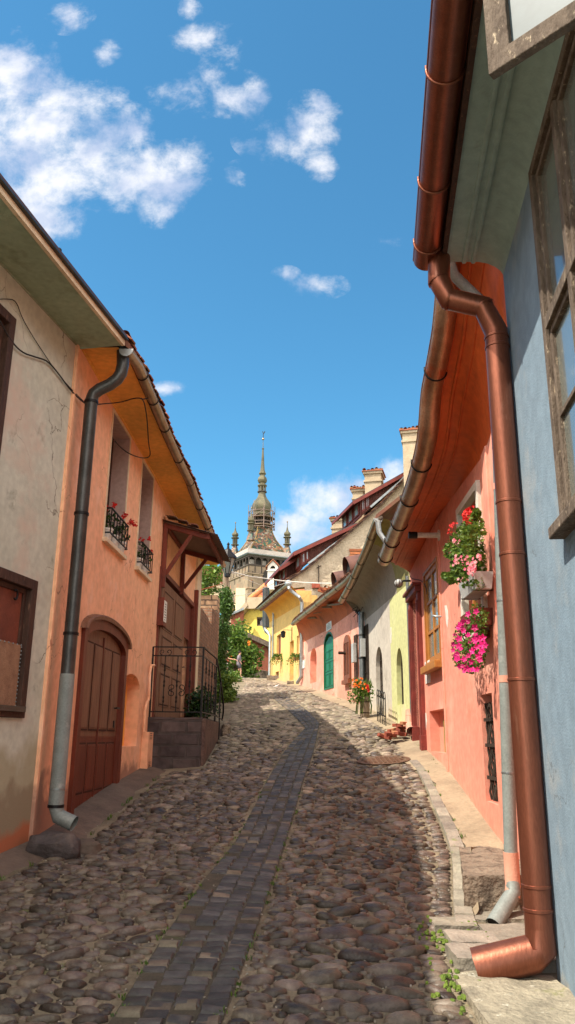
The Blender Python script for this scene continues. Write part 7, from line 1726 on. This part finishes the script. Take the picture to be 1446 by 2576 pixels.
# ------------------------------------------------------------------ people
def person(label, foot, hgt, pose, shirt, shorts, hairm='hair_dark', face=1, stride=.0, arms=(0,0)):
    """one continuous skinned body; clothing and hair are children"""
    k = hgt/1.7; root = thing('person', label, 'person', foot); F = Vector(foot)
    fx = face
    def V(x, y, z): return F+Vector((x*k*fx, y*k, z*k))
    J = {'pel':V(0,0,.92),'sp':V(.0,0,1.12),'ch':V(.01,0,1.32),'nk':V(.02,0,1.45),'hd':V(.05,0,1.53),'hd2':V(.06,0,1.60),'top':V(.05,0,1.68),
         'hl':V(0,-.09,.90),'kl':V(.06+stride*.5,-.10,.50),'al':V(-.02+stride,-.10,.10),'tl':V(.12+stride,-.10,.03),
         'hr':V(0,.09,.90),'kr':V(.05-stride*.3,.10,.50),'ar':V(-.10-stride,.10,.14),'tr':V(.04-stride,.10,.03),
         'sl':V(.0,-.18,1.38),'el':V(-.04+arms[0]*.3,-.24,1.12),'wl':V(.06+arms[0]*.8,-.22,.92+abs(arms[0])*.2),'fl':V(.10+arms[0]*.9,-.21,.82+abs(arms[0])*.2),
         'sr':V(.0,.18,1.38),'er':V(-.06+arms[1]*.3,.24,1.12),'wr':V(.02+arms[1]*.8,.22,.92+abs(arms[1])*.2),'frr':V(.05+arms[1]*.9,.21,.82+abs(arms[1])*.2)}
    E = [('pel','sp'),('sp','ch'),('ch','nk'),('nk','hd'),('hd','hd2'),('hd2','top'),('pel','hl'),('hl','kl'),('kl','al'),('al','tl'),('pel','hr'),('hr','kr'),('kr','ar'),('ar','tr'),('ch','sl'),('sl','el'),('el','wl'),('wl','fl'),('ch','sr'),('sr','er'),('er','wr'),('wr','frr')]
    rad = dict(pel=(.13,.15),sp=(.11,.13),ch=(.12,.15),nk=(.05,.05),hd=(.085,.075),hd2=(.095,.08),top=(.06,.06),hl=(.085,.085),hr=(.085,.085),kl=(.055,.055),kr=(.055,.055),al=(.037,.037),ar=(.037,.037),tl=(.035,.03),tr=(.035,.03),sl=(.055,.055),sr=(.055,.055),el=(.04,.04),er=(.04,.04),wl=(.028,.028),wr=(.028,.028),fl=(.03,.02),frr=(.03,.02))
    names = list(J); me = bpy.data.meshes.new('body'); me.from_pydata([J[n] for n in names], [(names.index(a), names.index(b)) for a, b in E], []); o = bpy.data.objects.new('body', me); COL.objects.link(o)
    o.modifiers.new('skin', 'SKIN'); 
    for i, n in enumerate(names): me.skin_vertices[0].data[i].radius = (rad[n][0]*k, rad[n][1]*k); me.skin_vertices[0].data[i].use_root = (n == 'pel')
    s_ = o.modifiers.new('sub', 'SUBSURF'); s_.levels = 2; s_.render_levels = 2; me.materials.append(M['skin']); par(o, root)
    ell = lambda c, a, b2, n=14: [c+Vector((math.cos(t)*a*k, math.sin(t)*b2*k, 0)) for t in [2*math.pi*i/n for i in range(n)]]
    MB().loft([ell(V(0,0,.84), .15, .19), ell(V(.0,0,.95), .155, .19), ell(V(0,0,1.12), .135, .165), ell(V(0,0,1.28), .145, .185), ell(V(0,0,1.40), .11, .20), ell(V(.01,0,1.46), .06, .07)], True).build('shirt', shirt, root, smooth=180)
    for (a, b2) in (('sl','el'),('sr','er')):
        m_ = MB(); m_.tube([J[a]+Vector((0,0,.03*k)), J[a].lerp(J[b2], .75 if shirt != 'cloth_mauve' else 1.3)], [.075*k,.06*k], 10); m_.build('sleeve', shirt, root, smooth=180)
    MB().loft([ell(V(0,0,.78), .145, .185), ell(V(0,0,.98), .15, .18)], True).build('shorts', shorts, root, smooth=180)
    for (a, b2) in (('hl','kl'),('hr','kr')): MB().tube([J[a], J[a].lerp(J[b2], .72)], [.105*k,.09*k], 12).build('trouser_leg', shorts, root, smooth=180)
    for a in ('tl','tr'): MB().ball(J[a]+Vector((-.02*fx*k,0,.0)), .06*k, 6, (1.9,.8,.75)).build('shoe', 'cloth_grey', root, smooth=180)
    hb = MB(); hb.ball(V(.025,0,1.63), .108*k, 8, (1.0,.9,.95)); hb.build('hair', hairm, root, smooth=180)
    return root
YP = 47.5
fp_ = aF(B2(290,1612), YP); hp2 = aF(B2(290,1195), YP).z-fp_.z
fp_.z = max(fp_.z, gz(fp_.x, fp_.y)); print('person height', hp2)
person('person in a mauve hooded jacket and shorts walking uphill past the shrubs', (fp_.x, YP, gz(fp_.x, YP)), min(1.75, hp2), 0, 'cloth_mauve', 'cloth_grey', face=1, stride=.16, arms=(.1,-.2))
f2 = aF(B2(88,1570), 46.8); YP = 46.3; person('person in a coral top and white shorts half hidden by the ivy', (f2.x, YP+.5, gz(f2.x, YP+.5)), 1.66, 0, 'cloth_coral', 'cloth_white', face=1, stride=.05, arms=(.7,.3))
# white pigeon
q = G(B2(885,1765)); q.z = gz(q.x, q.y); pg = thing('pigeon', 'white pigeon standing on the sunlit cobbles before the yellow house', 'bird', q)
b_ = MB(); b_.ball(q+Vector((0,0,.15)), .085, 8, (1.7,.85,.9)); b_.tube([q+Vector((.09,0,.19)), q+Vector((.13,0,.26)), q+Vector((.15,0,.30))], [.045,.032,.035], 8); b_.tube([q+Vector((.15,0,.30)), q+Vector((.215,0,.29))], [.03,.006], 6); b_.tube([q+Vector((-.10,0,.14)), q+Vector((-.27,0,.10))], [.05,.02], 8); b_.build('body', 'feather_white', pg, smooth=180)
for s_ in (-.03,.03): MB().tube([q+Vector((.0,s_,.09)), q+Vector((.0,s_,.01)), q+Vector((.04,s_,.008))], .008, 5).build('leg', 'petal_orange', pg)

pg.scale = (.42,.42,.42)
# ------------------------------------------------------------------ LEFT: brick wall, pillar, ivy, lamp post, shrubs
WW = Wall((-2.27+.03, 20.0), (-2.968+.035*24.3, 24.3))
bw_ = thing('brick_wall', 'crumbling brick garden wall stepping down beyond the peach house', 'wall', WW.P(2, 1.8))
tops = [WW.uz(B6(*p)) for p in ((595,1085),(640,1120),(690,1195),(735,1290),(745,1110),(800,1165))]
z0g = lambda u: gz(WW.P(u,0).x, WW.P(u,0).y)
tp_ = [(max(0.0, min(WW.L, u)), z) for u, z in tops]; tp_ = sorted(tp_)
out = [(0, 1.2), (WW.L, 1.8)]+[(WW.L, tp_[-1][1])]+tp_[::-1]+[(0, tp_[0][1]+.3)]
MB().slab(WW.pts(out), WW.n*-.35).build('wall', 'brick_wall', bw_)
yp_ = 24.4; a, b2 = atY(B6(600,1000), yp_), atY(B6(800,1000), yp_); tz = atY(B6(700,975), yp_).z
pl = thing('brick_pier', 'ruined pale brick pier in the sun at the end of the garden wall', 'pier', (a.x, yp_, 3))
m_ = MB(); jag(m_, a.x-.3, b2.x, yp_, yp_+.8, 2.0, tz, 9, 8, 5, .03); m_.build('masonry', 'brick_pale', pl, smooth=40)
tl = MB(); tiles(tl, Vector((a.x-.4, yp_-.2, tz-.1)), Vector((b2.x-a.x+.5, 0, .35)), Vector((0,.9,.25)), 6, 3, .05, .03, 3); tl.build('coping_tiles', 'tile_clay', pl)
# lamp post
yl = 27; base = atY(B6(868,960), yl); topp = atY(B6(895,700), yl); px_ = atY(B6(885,800), yl).x
lpst = thing('street_lamp', 'weathered wooden street lamp post with an old black lantern', 'street lamp', (px_, yl, gz(px_, yl)))
MB().tube([(px_-.0, yl, gz(px_, yl)), (px_, yl, topp.z)], [.14,.105], 14).build('pole', 'barrel_wood', lpst, smooth=60)
lc = atY(B6(905,620), yl-.3); sc_ = .30
hd = MB(); hd.lathe(lc, [(.05,-.62),(.10,-.60),(.11,-.50),(.10,-.48)], 6); hd.lathe(lc, [(.33,.05),(.30,.14),(.14,.30),(.12,.38),(.05,.42),(.035,.55),(.06,.58),(.0,.66)], 8)
for k_2 in range(6):
    an = math.pi/3*k_2; hd.bar((lc.x+.11*math.cos(an), lc.y+.11*math.sin(an), lc.z-.48), (lc.x+.27*math.cos(an), lc.y+.27*math.sin(an), lc.z+.06), .02)
hd.build('lantern_frame', 'black_iron', lpst, smooth=30)
MB().lathe(lc, [(.10,-.48),(.255,.05)], 6).build('lantern_glass', 'glass_dusty', lpst)
MB().bar((px_, yl, topp.z-.1), (lc.x, lc.y, lc.z-.6), .05).build('bracket', 'black_iron', lpst)
# ivy column
def inY(p, y): return atY(p, y)
iv = thing('ivy', 'dense column of dark ivy climbing at the foot of the lamp post', 'ivy', (inY(B6(860,1500), 26).x, 26, gz(-1.5,26)))
m_ = MB(); rr = random.Random(6)
for i in range(120):
    t = rr.random(); yy2 = 940+t*1150; cxx = 865+25*math.sin(yy2/130)-(t*20)-(34 if yy2 > 1560 else 0); wd = (22+50*min(1, t*1.6))*(.6 if yy2 > 1560 else 1)
    q = inY(B6(cxx+rr.gauss(0, wd*.55), yy2), 25.6+rr.random()*1.0); leaves(m_, q, 60, (.2,.25,.24), .055, 900+i)
m_.build('foliage', 'leaf_ivy', iv)
MB().tube([(inY(B6(850,1800),26.2).x, 26.2, gz(-1.5,26)), (inY(B6(860,1000),26.2).x, 26.2, inY(B6(860,960),26.2).z)], [.08,.04], 6).build('stem', 'wood_weathered', iv)
ld_ = thing('climbing_plant', 'bright green climber above the ruined brick pier', 'plant', inY(B6(700,800), 30)); m_ = MB()
for i, (x, y_) in enumerate(((640,880),(670,850),(700,800),(740,760),(680,900),(720,720),(770,760),(650,930),(700,860),(800,800),(760,830),(620,950),(690,760),(660,980),(790,740),(720,900),(800,760))):
    q = inY(B6(x+rr.gauss(0,8), y_+rr.gauss(0,8)), 30+rr.random()); leaves(m_, q, 44, (.42,.4,.36), .095, 1200+i)
m_.build('foliage', 'leaf_bright', ld_); MB().tube([inY(B6(640,1100),30.5), inY(B6(680,900),30.5), inY(B6(740,740),30.5)], [.06,.05,.02], 6).build('stem', 'wood_weathered', ld_)
# shrub at the wall foot
def shrub(name, label, spots, y0, yr, k, n, sz, mat, stem=True, seed=0, jit=10, cat='shrub', f=B6):
    rr = random.Random(seed); c = inY(f(*spots[0]), y0); t = thing(name, label, cat, (c.x, y0, gz(c.x, y0))); m_ = MB()
    for i, (x, y_) in enumerate(spots):
        for r_ in range(2):
            q = inY(f(x+rr.gauss(0,jit), y_+rr.gauss(0,jit)), y0+rr.uniform(-yr, yr)); q.z = max(q.z, gz(q.x, q.y)+.08)
            leaves(m_, q, n, (k,k,k*.8), sz, seed*100+i*2+r_)
    m_.build('foliage', mat, t)
    if stem:
        s_ = MB()
        for i, (x, y_) in enumerate(spots[::3]): q = inY(f(x, y_), y0); s_.tube([Vector((c.x+rr.gauss(0,.15), y0, gz(c.x, y0)-.1)), q.lerp(Vector((c.x, y0, q.z)), .4)-Vector((0,0,.3)), q], [.03,.02,.01], 5)
        s_.build('stems', 'stem_brown', t)
    return t
shrub('shrub', 'dark green plants growing behind the landing railing', [(540,2150),(580,2100),(620,2080),(560,2060),(600,2150),(680,2120),(720,2160),(640,2180),(530,2200),(700,2060),(620,2000),(580,2190)], 18.9, .3, .22, 60, .05, 'leaf_dark', seed=11)
shrub('shrub', 'sunlit leafy shrub spilling onto the cobbles below the ivy', [(850,2060),(880,2000),(870,2100),(900,1950),(860,1960),(840,2130),(890,1880),(920,1900),(840,1900),(880,1830),(900,2060),(930,1980),(850,1850),(870,2150),(830,2050),(915,2020)], 25.0, .5, .26, 44, .055, 'leaf_bright', seed=12, jit=16)
B2p = B2
shrub('sumac_bush', 'big sunlit sumac bush with drooping leaves behind the walkers', [(130,900),(200,900),(180,960),(260,960),(140,1020),(230,1040),(300,1030),(180,1100),(280,1100),(350,1080),(220,1160),(320,1170),(400,1150),(150,1200),(350,1230),(440,1160),(480,1190),(390,1280),(430,1340),(470,1250),(530,1240),(380,1400),(450,1420),(520,1330),(350,1330),(420,1500),(470,1540),(440,1580),(100,1100),(110,980),(560,1200),(500,1440),(240,870),(280,840),(290,1240),(370,900),(330,870)], 49.0, .6, .62, 34, .13, 'leaf_bright', seed=13, jit=14, f=B2)
shrub('sumac_bush', 'dark shaded foliage at the foot of the ivy behind the nearer walker', [(60,1100),(90,1200),(60,1280),(120,1300),(150,1280),(60,1400),(200,1330),(230,1300),(110,1150),(100,1050)], 48.4, .4, .55, 40, .12, 'leaf_mid', seed=14, f=B2)
shrub('shrub', 'bright low weeds at the crest of the street below the walkers', [(150,1580),(200,1560),(100,1620),(180,1650),(230,1600),(60,1620),(140,1700),(210,1680),(90,1700),(250,1640)], 36, .5, .32, 44, .075, 'leaf_bright', seed=15, f=B2)
fl = MB(); rr = random.Random(5)
for (x, y_) in ((110,1220),(120,1240),(150,1255),(180,1258),(440,1060),(460,1080),(430,1050)):
    for _ in range(3): petals(fl, inY(B2(x+rr.gauss(0,16), y_+rr.gauss(0,12)), 48), (rr.gauss(0,.5),-1,.2), .06, rr)
o = fl.build('trumpet_flowers', 'petal_orange'); tag(o, 'orange trumpet flowers among the leaves of the sumac bush', 'flowers')
# cream house with brown roof seen between climber and post, balcony below tower
YH = 70
def aH(p, y=YH): q = atY(p, y); return Vector((q.x, y, q.z))
hh_ = thing('house', 'cream house with dark red roof glimpsed left of the lamp post', 'house', aH(B6(780,950)))
MB().slab([aH(p) for p in (B6(560,1100), B6(900,1100), B6(860,905), B6(740,830), B6(560,800))], (0,1,0)).build('wall', 'plaster_cream', hh_)
MB().slab([aH(p, YH-.4) for p in (B6(560,640), B6(700,680), B6(850,700), B6(862,880), B6(740,830), B6(560,790))], (0,.3,0)).build('roof', 'wood_redbrown', hh_)
MB().bar(aH(B6(735,850), YH-.6), aH(B6(862,900), YH-.6), .4, .5).build('cornice', 'chimney_render', hh_)
bl = thing('terrace', 'cream terrace parapet with iron cresting below the clock tower', 'terrace', aH(B2(230,480), 90))
MB().slab([aH(p, 90) for p in (B2(120,420), B2(335,480), B2(340,620), B2(120,620))], (0,1,0)).build('wall', 'tower_plaster', bl)
MB().bar(aH(B2(118,405), 89.8), aH(B2(330,492), 89.8), .6, .30).build('cornice', 'plaster_cream', bl)
cr_2 = MB()
for i in range(17): p = aH(B2(122,395), 89.7).lerp(aH(B2(328,480), 89.7), i/16); cr_2.bar(p, p+Vector((0,0,.55)), .10)
cr_2.build('cresting', 'scaffold_steel', bl)
MB().box(aH(B2(318,480), 89.5), (.55,0,0), (0,.5,0), (0,0,2.0)).build('pier', 'plaster_cream', bl)
cr_3 = MB()
for i in range(12): p = aH(B2(190,530), 89.7).lerp(aH(B2(300,575), 89.7), i/11); cr_3.bar(p, p+Vector((0,0,-1.6)), .14)
cr_3.build('balusters', 'plaster_yellow', bl)

# ------------------------------------------------------------------ CLOCK TOWER
YT = 150
ctr = atY(B1(610,1500), YT); cxT = ctr.x; pxm = (atY(B1(1610,1500), YT).x-atY(B1(610,1500), YT).x)/1000   # metres per zoom pixel
def tz(y, x=606): return atY(B1(x, y), YT).z
ph = R(62.7); e1_ = Vector((math.cos(ph), -math.sin(ph), 0)); e2_ = Vector((math.sin(ph), math.cos(ph), 0))
e1_ = Vector((-math.sin(ph), -math.cos(ph), 0)); e2_ = Vector((math.cos(ph), -math.sin(ph), 0))   # left face normal, right face normal
T0 = Vector((cxT, YT, 0))
tw = thing('clock_tower', 'medieval clock tower with patterned tile roof, onion spire and corner turrets', 'tower', (cxT, YT, tz(2700)))
hs = 360*pxm
def tzc(y, s_=1.0): return atY(B1(450, y), YT-1.348*hs*s_).z
def ringz(s1, z, c=T0): return [c+e1_*a*s1+e2_*b*s1+Vector((0,0,z)) for a, b in ((1,1),(1,-1),(-1,-1),(-1,1))]
def prism(levels, c=T0): return MB().loft([ringz(s_, z, c) for s_, z in levels], True)
zc0T = 2170
prism([(hs*1.0, tzc(3200)), (hs, tzc(2180))]).build('shaft', 'tower_plaster', tw)
for y_ in (2180, 2400): prism([(hs*1.0, tzc(y_+12)), (hs*1.035, tzc(y_+6)), (hs*1.035, tzc(y_-8)), (hs, tzc(y_-14))]).build('string_course', 'tower_plaster', tw)
prism([(hs*.985, tzc(2180)), (hs*.985, tzc(2050)), (hs*.93, tzc(2045))]).build('gallery_parapet', 'tower_plaster', tw)
prism([(hs*.80, tzc(2180)), (hs*.80, tzc(1900))]).build('gallery_core', 'tower_dark', tw)
gm = MB(); 
for sgn, (ea, eb) in enumerate(((e1_, e2_), (e2_, e1_))):
    nb = 7
    for i in range(nb+1):
        t = -1+2*i/nb; p = T0+ea*hs*.975+eb*hs*t*.975
        gm.bar(p+Vector((0,0,tzc(2175))), p+Vector((0,0,tzc(1905))), .22)
        if i < nb:
            q = p+eb*hs*2/nb*.975
            for s_ in (0, 1):
                a = (p if s_ == 0 else q); gm.bar(a+Vector((0,0,tzc(1960))), (p+q)/2+Vector((0,0,tzc(1915))), .12)
    for y_ in (2172, 2050, 1920): gm.bar(T0+ea*hs*.985-eb*hs+Vector((0,0,tzc(y_))), T0+ea*hs*.985+eb*hs+Vector((0,0,tzc(y_))), .22, .3)
gm.build('timber_gallery', 'tower_timber', tw)
# panels between posts in the gallery
gp = MB()
for ea, eb in ((e1_, e2_), (e2_, e1_)):
    for i in range(7):
        t = -1+2*(i+.5)/7; p = T0+ea*hs*.86+eb*hs*t*.9
        if i % 2 == 0: gp = MB(); gp.box(p+Vector((0,0,(tzc(2050)+tzc(1960))/2)), ea*.05, eb*hs*.08, Vector((0,0,(tzc(1960)-tzc(2050))/2))); gp.build('gallery_panel', 'gallery_grey', tw)
prism([(hs*1.02, tzc(1905)), (hs*1.07, tzc(1890)), (hs*1.07, tzc(1870))]).build('eaves', 'zinc', tw)
prism([(hs*1.08, tzc(1880)), (hs*1.06, tzc(1815)), (hs*.98, tzc(1812))]).build('sheeting_band', 'tower_sheet', tw)
RL = [(.97,1855),(.86,1815),(.70,1770),(.56,1710),(.45,1650),(.37,1580),(.32,1520),(.29,1475)]; prism([(hs*a_, tzc(y_, a_)) for a_, y_ in RL]).build('main_roof', 'tower_tiles', tw)
hip = MB()
for a, b_ in ((1,1),(1,-1),(-1,-1),(-1,1)):
    hip.tube([T0+e1_*a*hs*s_+e2_*b_*hs*s_+Vector((0,0,tzc(y_, s_))) for s_, y_ in RL], .09, 6)
hip.build('hip_ridges', 'hip_ochre', tw)
P8 = lambda prof, name, mat, c=T0, n=8: MB().lathe(c, [(hw*pxm, tz(y_)) for y_, hw in prof], n, math.pi/8).build(name, mat, tw, smooth=20)
P8([(1500,130),(1480,150),(1465,150),(1462,128)], 'lantern_floor', 'tower_timber')
P8([(1470,100),(1350,100)], 'lantern_core', 'tower_dark')
lc_ = MB()
for k_2 in range(16):
    a = math.pi/8+math.pi/8*k_2; lc_.bar((cxT+122*pxm*math.cos(a), YT+122*pxm*math.sin(a), tz(1470)), (cxT+122*pxm*math.cos(a), YT+122*pxm*math.sin(a), tz(1345)), .22)
lc_.build('lantern_posts', 'tower_timber', tw)
P8([(1425,124),(1418,126),(1410,124)], 'lantern_rail', 'tower_timber')
P8([(1350,138),(1335,146),(1320,132),(1300,128),(1275,140),(1245,152),(1210,155),(1180,148),(1150,130),(1120,108),(1085,80),(1050,64),(1015,56),(1000,56)], 'onion_dome', 'tower_patina')
P8([(1000,58),(992,74),(982,74),(978,56)], 'cornice', 'tower_timber'); P8([(980,34),(915,34)], 'small_lantern', 'tower_dark')
sl2 = MB()
for k_2 in range(8):
    a = math.pi/8+math.pi/4*k_2; sl2.bar((cxT+50*pxm*math.cos(a), YT+50*pxm*math.sin(a), tz(980)), (cxT+50*pxm*math.cos(a), YT+50*pxm*math.sin(a), tz(912)), .28)
sl2.build('small_lantern_posts', 'tower_patina', tw)
P8([(914,58),(900,74),(888,74),(870,45),(858,46),(845,64),(820,75),(800,73),(775,60),(755,42),(738,38),(732,40)], 'small_onion', 'tower_patina')
P8([(734,38),(722,56),(712,56),(700,46),(660,34),(560,25),(450,18),(360,12),(352,20),(345,20),(342,6),(235,4)], 'spire', 'tower_patina')
MB().ball((cxT, YT, tz(207)), 20*pxm, 8).build('ball', 'zinc_brown', tw, smooth=180)
wv = MB(); wv.bar((cxT, YT, tz(190)), (cxT, YT, tz(115)), .14)
C_ = lambda x, y_: Vector((cxT+(x-632)*pxm, YT, tz(y_)))
wv.slab([C_(618,88), C_(626,92), C_(630,112), C_(640,112), C_(648,92), C_(660,90), C_(656,108), C_(645,122), C_(628,122), C_(618,104)], (0,.1,0)); wv.build('weathercock', 'tower_dark', tw)
# corner turrets
def turret(c, y0, nm):
    """y0: zoom row of the ball at its tip; profile measured on the left turret"""
    zt_ = tz(y0); k2 = pxm*.985
    L = lambda prof, name, mat, n=8: MB().lathe((c.x, c.y, 0), [(hw*k2, zt_-dy*pxm*1.03) for dy, hw in prof], n, math.pi/8).build(name, mat, tw, smooth=20)
    L([(-12,4),(-5,11),(5,11),(12,4)], 'turret_ball', 'zinc_brown'); L([(12,4),(80,6),(84,10),(120,16),(150,30),(165,50),(185,53),(200,45),(210,34),(214,38)], 'turret_onion', 'tower_patina')
    L([(214,34),(224,62),(232,62),(240,36)], 'turret_cornice', 'tower_patina'); L([(236,30),(318,30)], 'turret_lantern', 'tower_dark')
    po = MB()
    for k_2 in range(6): a = math.pi/3*k_2; po.bar((c.x+30*k2*math.cos(a), c.y+30*k2*math.sin(a), zt_-238*pxm), (c.x+30*k2*math.cos(a), c.y+30*k2*math.sin(a), zt_-320*pxm), .2)
    po.build('turret_posts', 'tower_patina', tw); L([(318,36),(326,62),(334,62),(342,38)], 'turret_skirt', 'tower_patina'); L([(338,34),(400,52),(470,72)], 'turret_roof', 'tower_tiles', 4)
s8 = hs*.80
for (a, b_, xw, yw_) in ((1,1,462,1330),(1,-1,230,1410),(-1,1,992,1455),(-1,-1,0,0)):
    c = T0+e1_*a*s8+e2_*b_*s8
    if xw:
        q = atY(B1(xw, yw_), c.y); d = q.x-c.x; c.x = q.x; y_eq = yw_
        zt_w = q.z; zref = tz(yw_); turret(c, yw_, '')
        print('turret shift', round(d,2), round(zt_w-zref,2))
# slit windows and clock
sl3 = MB()
def onface(ea, eb, t, y_, w, hgt): 
    p = T0+ea*hs*1.004+eb*hs*t; MB().box(p+Vector((0,0,tzc(y_))), ea*.03, eb*w, Vector((0,0,hgt))).build('slit_window', 'tower_dark', tw)
for t, y_ in ((-.78+0,2220),(-.25,2200),(.25,2185)): onface(e1_, e2_, t, y_+30, .09, .55)
onface(e2_, e1_, .8, 2190, .09, .6); onface(e2_, e1_, .8, 2330, .09, .6); onface(e2_, e1_, .75, 2475, .35, .9)
ck_ = MB(); p = T0+e2_*hs*1.02+e1_*hs*-.05+Vector((0,0,tzc(2270, .5))); 
ck_.lathe((0,0,0), [(0,-.1),(2.1,-.1),(2.1,.1),(0,.1)], 28); rot = Vector((0,0,1)).rotation_difference(e2_).to_matrix()
ck_.v = [tuple(p+rot@Vector(v)) for v in ck_.v]; ck_.build('clock_face', 'tower_dark', tw)
# scaffolding round the big onion
sfc = thing('scaffolding', 'steel pole scaffolding around the onion dome of the clock tower', 'scaffolding', (cxT, YT, tz(1500)))
sm_ = MB(); n8 = 8; rs_ = [(205,1160,1550)]
for k_2 in range(n8):
    a = 2*math.pi*k_2/n8+.2; a2 = 2*math.pi*(k_2+1)/n8+.2
    for r_, yt_ in ((198, 1150 if k_2 % 2 else 1190), (160, 1250)):
        sm_.bar((cxT+r_*pxm*math.cos(a), YT+r_*pxm*math.sin(a), tz(1550)), (cxT+r_*pxm*math.cos(a), YT+r_*pxm*math.sin(a), tz(yt_)), .11)
    for y_ in (1290, 1380, 1450, 1530):
        sm_.bar((cxT+198*pxm*math.cos(a), YT+198*pxm*math.sin(a), tz(y_)), (cxT+198*pxm*math.cos(a2), YT+198*pxm*math.sin(a2), tz(y_)), .10)
        sm_.bar((cxT+198*pxm*math.cos(a), YT+198*pxm*math.sin(a), tz(y_)), (cxT+150*pxm*math.cos(a), YT+150*pxm*math.sin(a), tz(y_)), .10)
    sm_.bar((cxT+198*pxm*math.cos(a), YT+198*pxm*math.sin(a), tz(1380)), (cxT+198*pxm*math.cos(a2), YT+198*pxm*math.sin(a2), tz(1290)), .08)
sm_.build('poles', 'scaffold_steel', sfc)
pk = MB()
for y_ in (1382, 1500): pk.lathe((cxT, YT, 0), [(150*pxm, tz(y_)), (196*pxm, tz(y_)), (196*pxm, tz(y_)+.12), (150*pxm, tz(y_)+.12)], 8)
pk.build('deck', 'barrel_wood', sfc)
# overhead wires
def wire(ps, ys_, r, mat, label, sag=.0):
    pts = [atY(p, y_) for p, y_ in zip(ps, ys_)]; o = MB().tube(smooth_path(pts, 2), r, 5).build('overhead_wire', mat); tag(o, label, 'wire')
wire([B1(130,2150), B1(450,2235), B3(0,325), B3(380,380), B3(800,403), B3(1110,402)], [27,28,29,30,29,25.5], .022, 'cable_pale', 'thick pale overhead cable from the lamp post to the rose house gutter')
wire([B1(130,2160), B1(380,2270), B3(180,470), B3(250,430), B3(420,385)], [27,29,31,31.5,32], .010, 'cable_pale', 'thin pale overhead wire sagging from the lamp post to the yellow hopper')
wire([B1(120,2515), B1(350,2510), B1(560,2440), B1(800,2330)], [27,30,33,36], .012, 'cable_pale', 'lower thin wire crossing in front of the clock tower')

wd_ = MB(); _rw2 = random.Random(31)
def tuft(x, y, n, hh):
    for _ in range(n):
        a = _rw2.random()*6.28; l = hh*_rw2.uniform(.5, 1.2); b0 = Vector((x+_rw2.gauss(0,.012), y+_rw2.gauss(0,.012), gz(x, y)+.005)); d = Vector((math.cos(a), math.sin(a), 0)); s_ = Vector((-d.y, d.x, 0))*.003
        m0 = b0+d*l*.25+Vector((0,0,l*.7)); t0 = b0+d*l*.7+Vector((0,0,l)); wd_.add([b0-s_, b0+s_, m0+s_*1.3, t0, m0-s_*1.3], [(0,1,2,3,4)])
for i in range(60):
    y = 7+18*_rw2.random(); x = (float(np.interp(y, [k[0] for k in kyr], [k[1] for k in kyr]))+_rw2.gauss(0,.02)) if y < kyr[-1][0] else wallx(y)-.06
    tuft(x, y, 9, .05)
for i in range(70): y = 3.6+8*_rw2.random(); tuft((SR(y) if i % 2 else SL(y))+_rw2.gauss(0,.015), y, 7, .03)
for i in range(26): y = 4.5+9*_rw2.random(); tuft(-4.376+.195*y+.36 if y < 8.8 else -2.968+.035*y+.46, y, 10, .05)
w_ = wd_.build('grass', 'leaf_mid'); w_['kind'] = 'stuff'; w_['label'] = 'tiny grass tufts growing along the kerb and sett joints'; w_['category'] = 'grass'
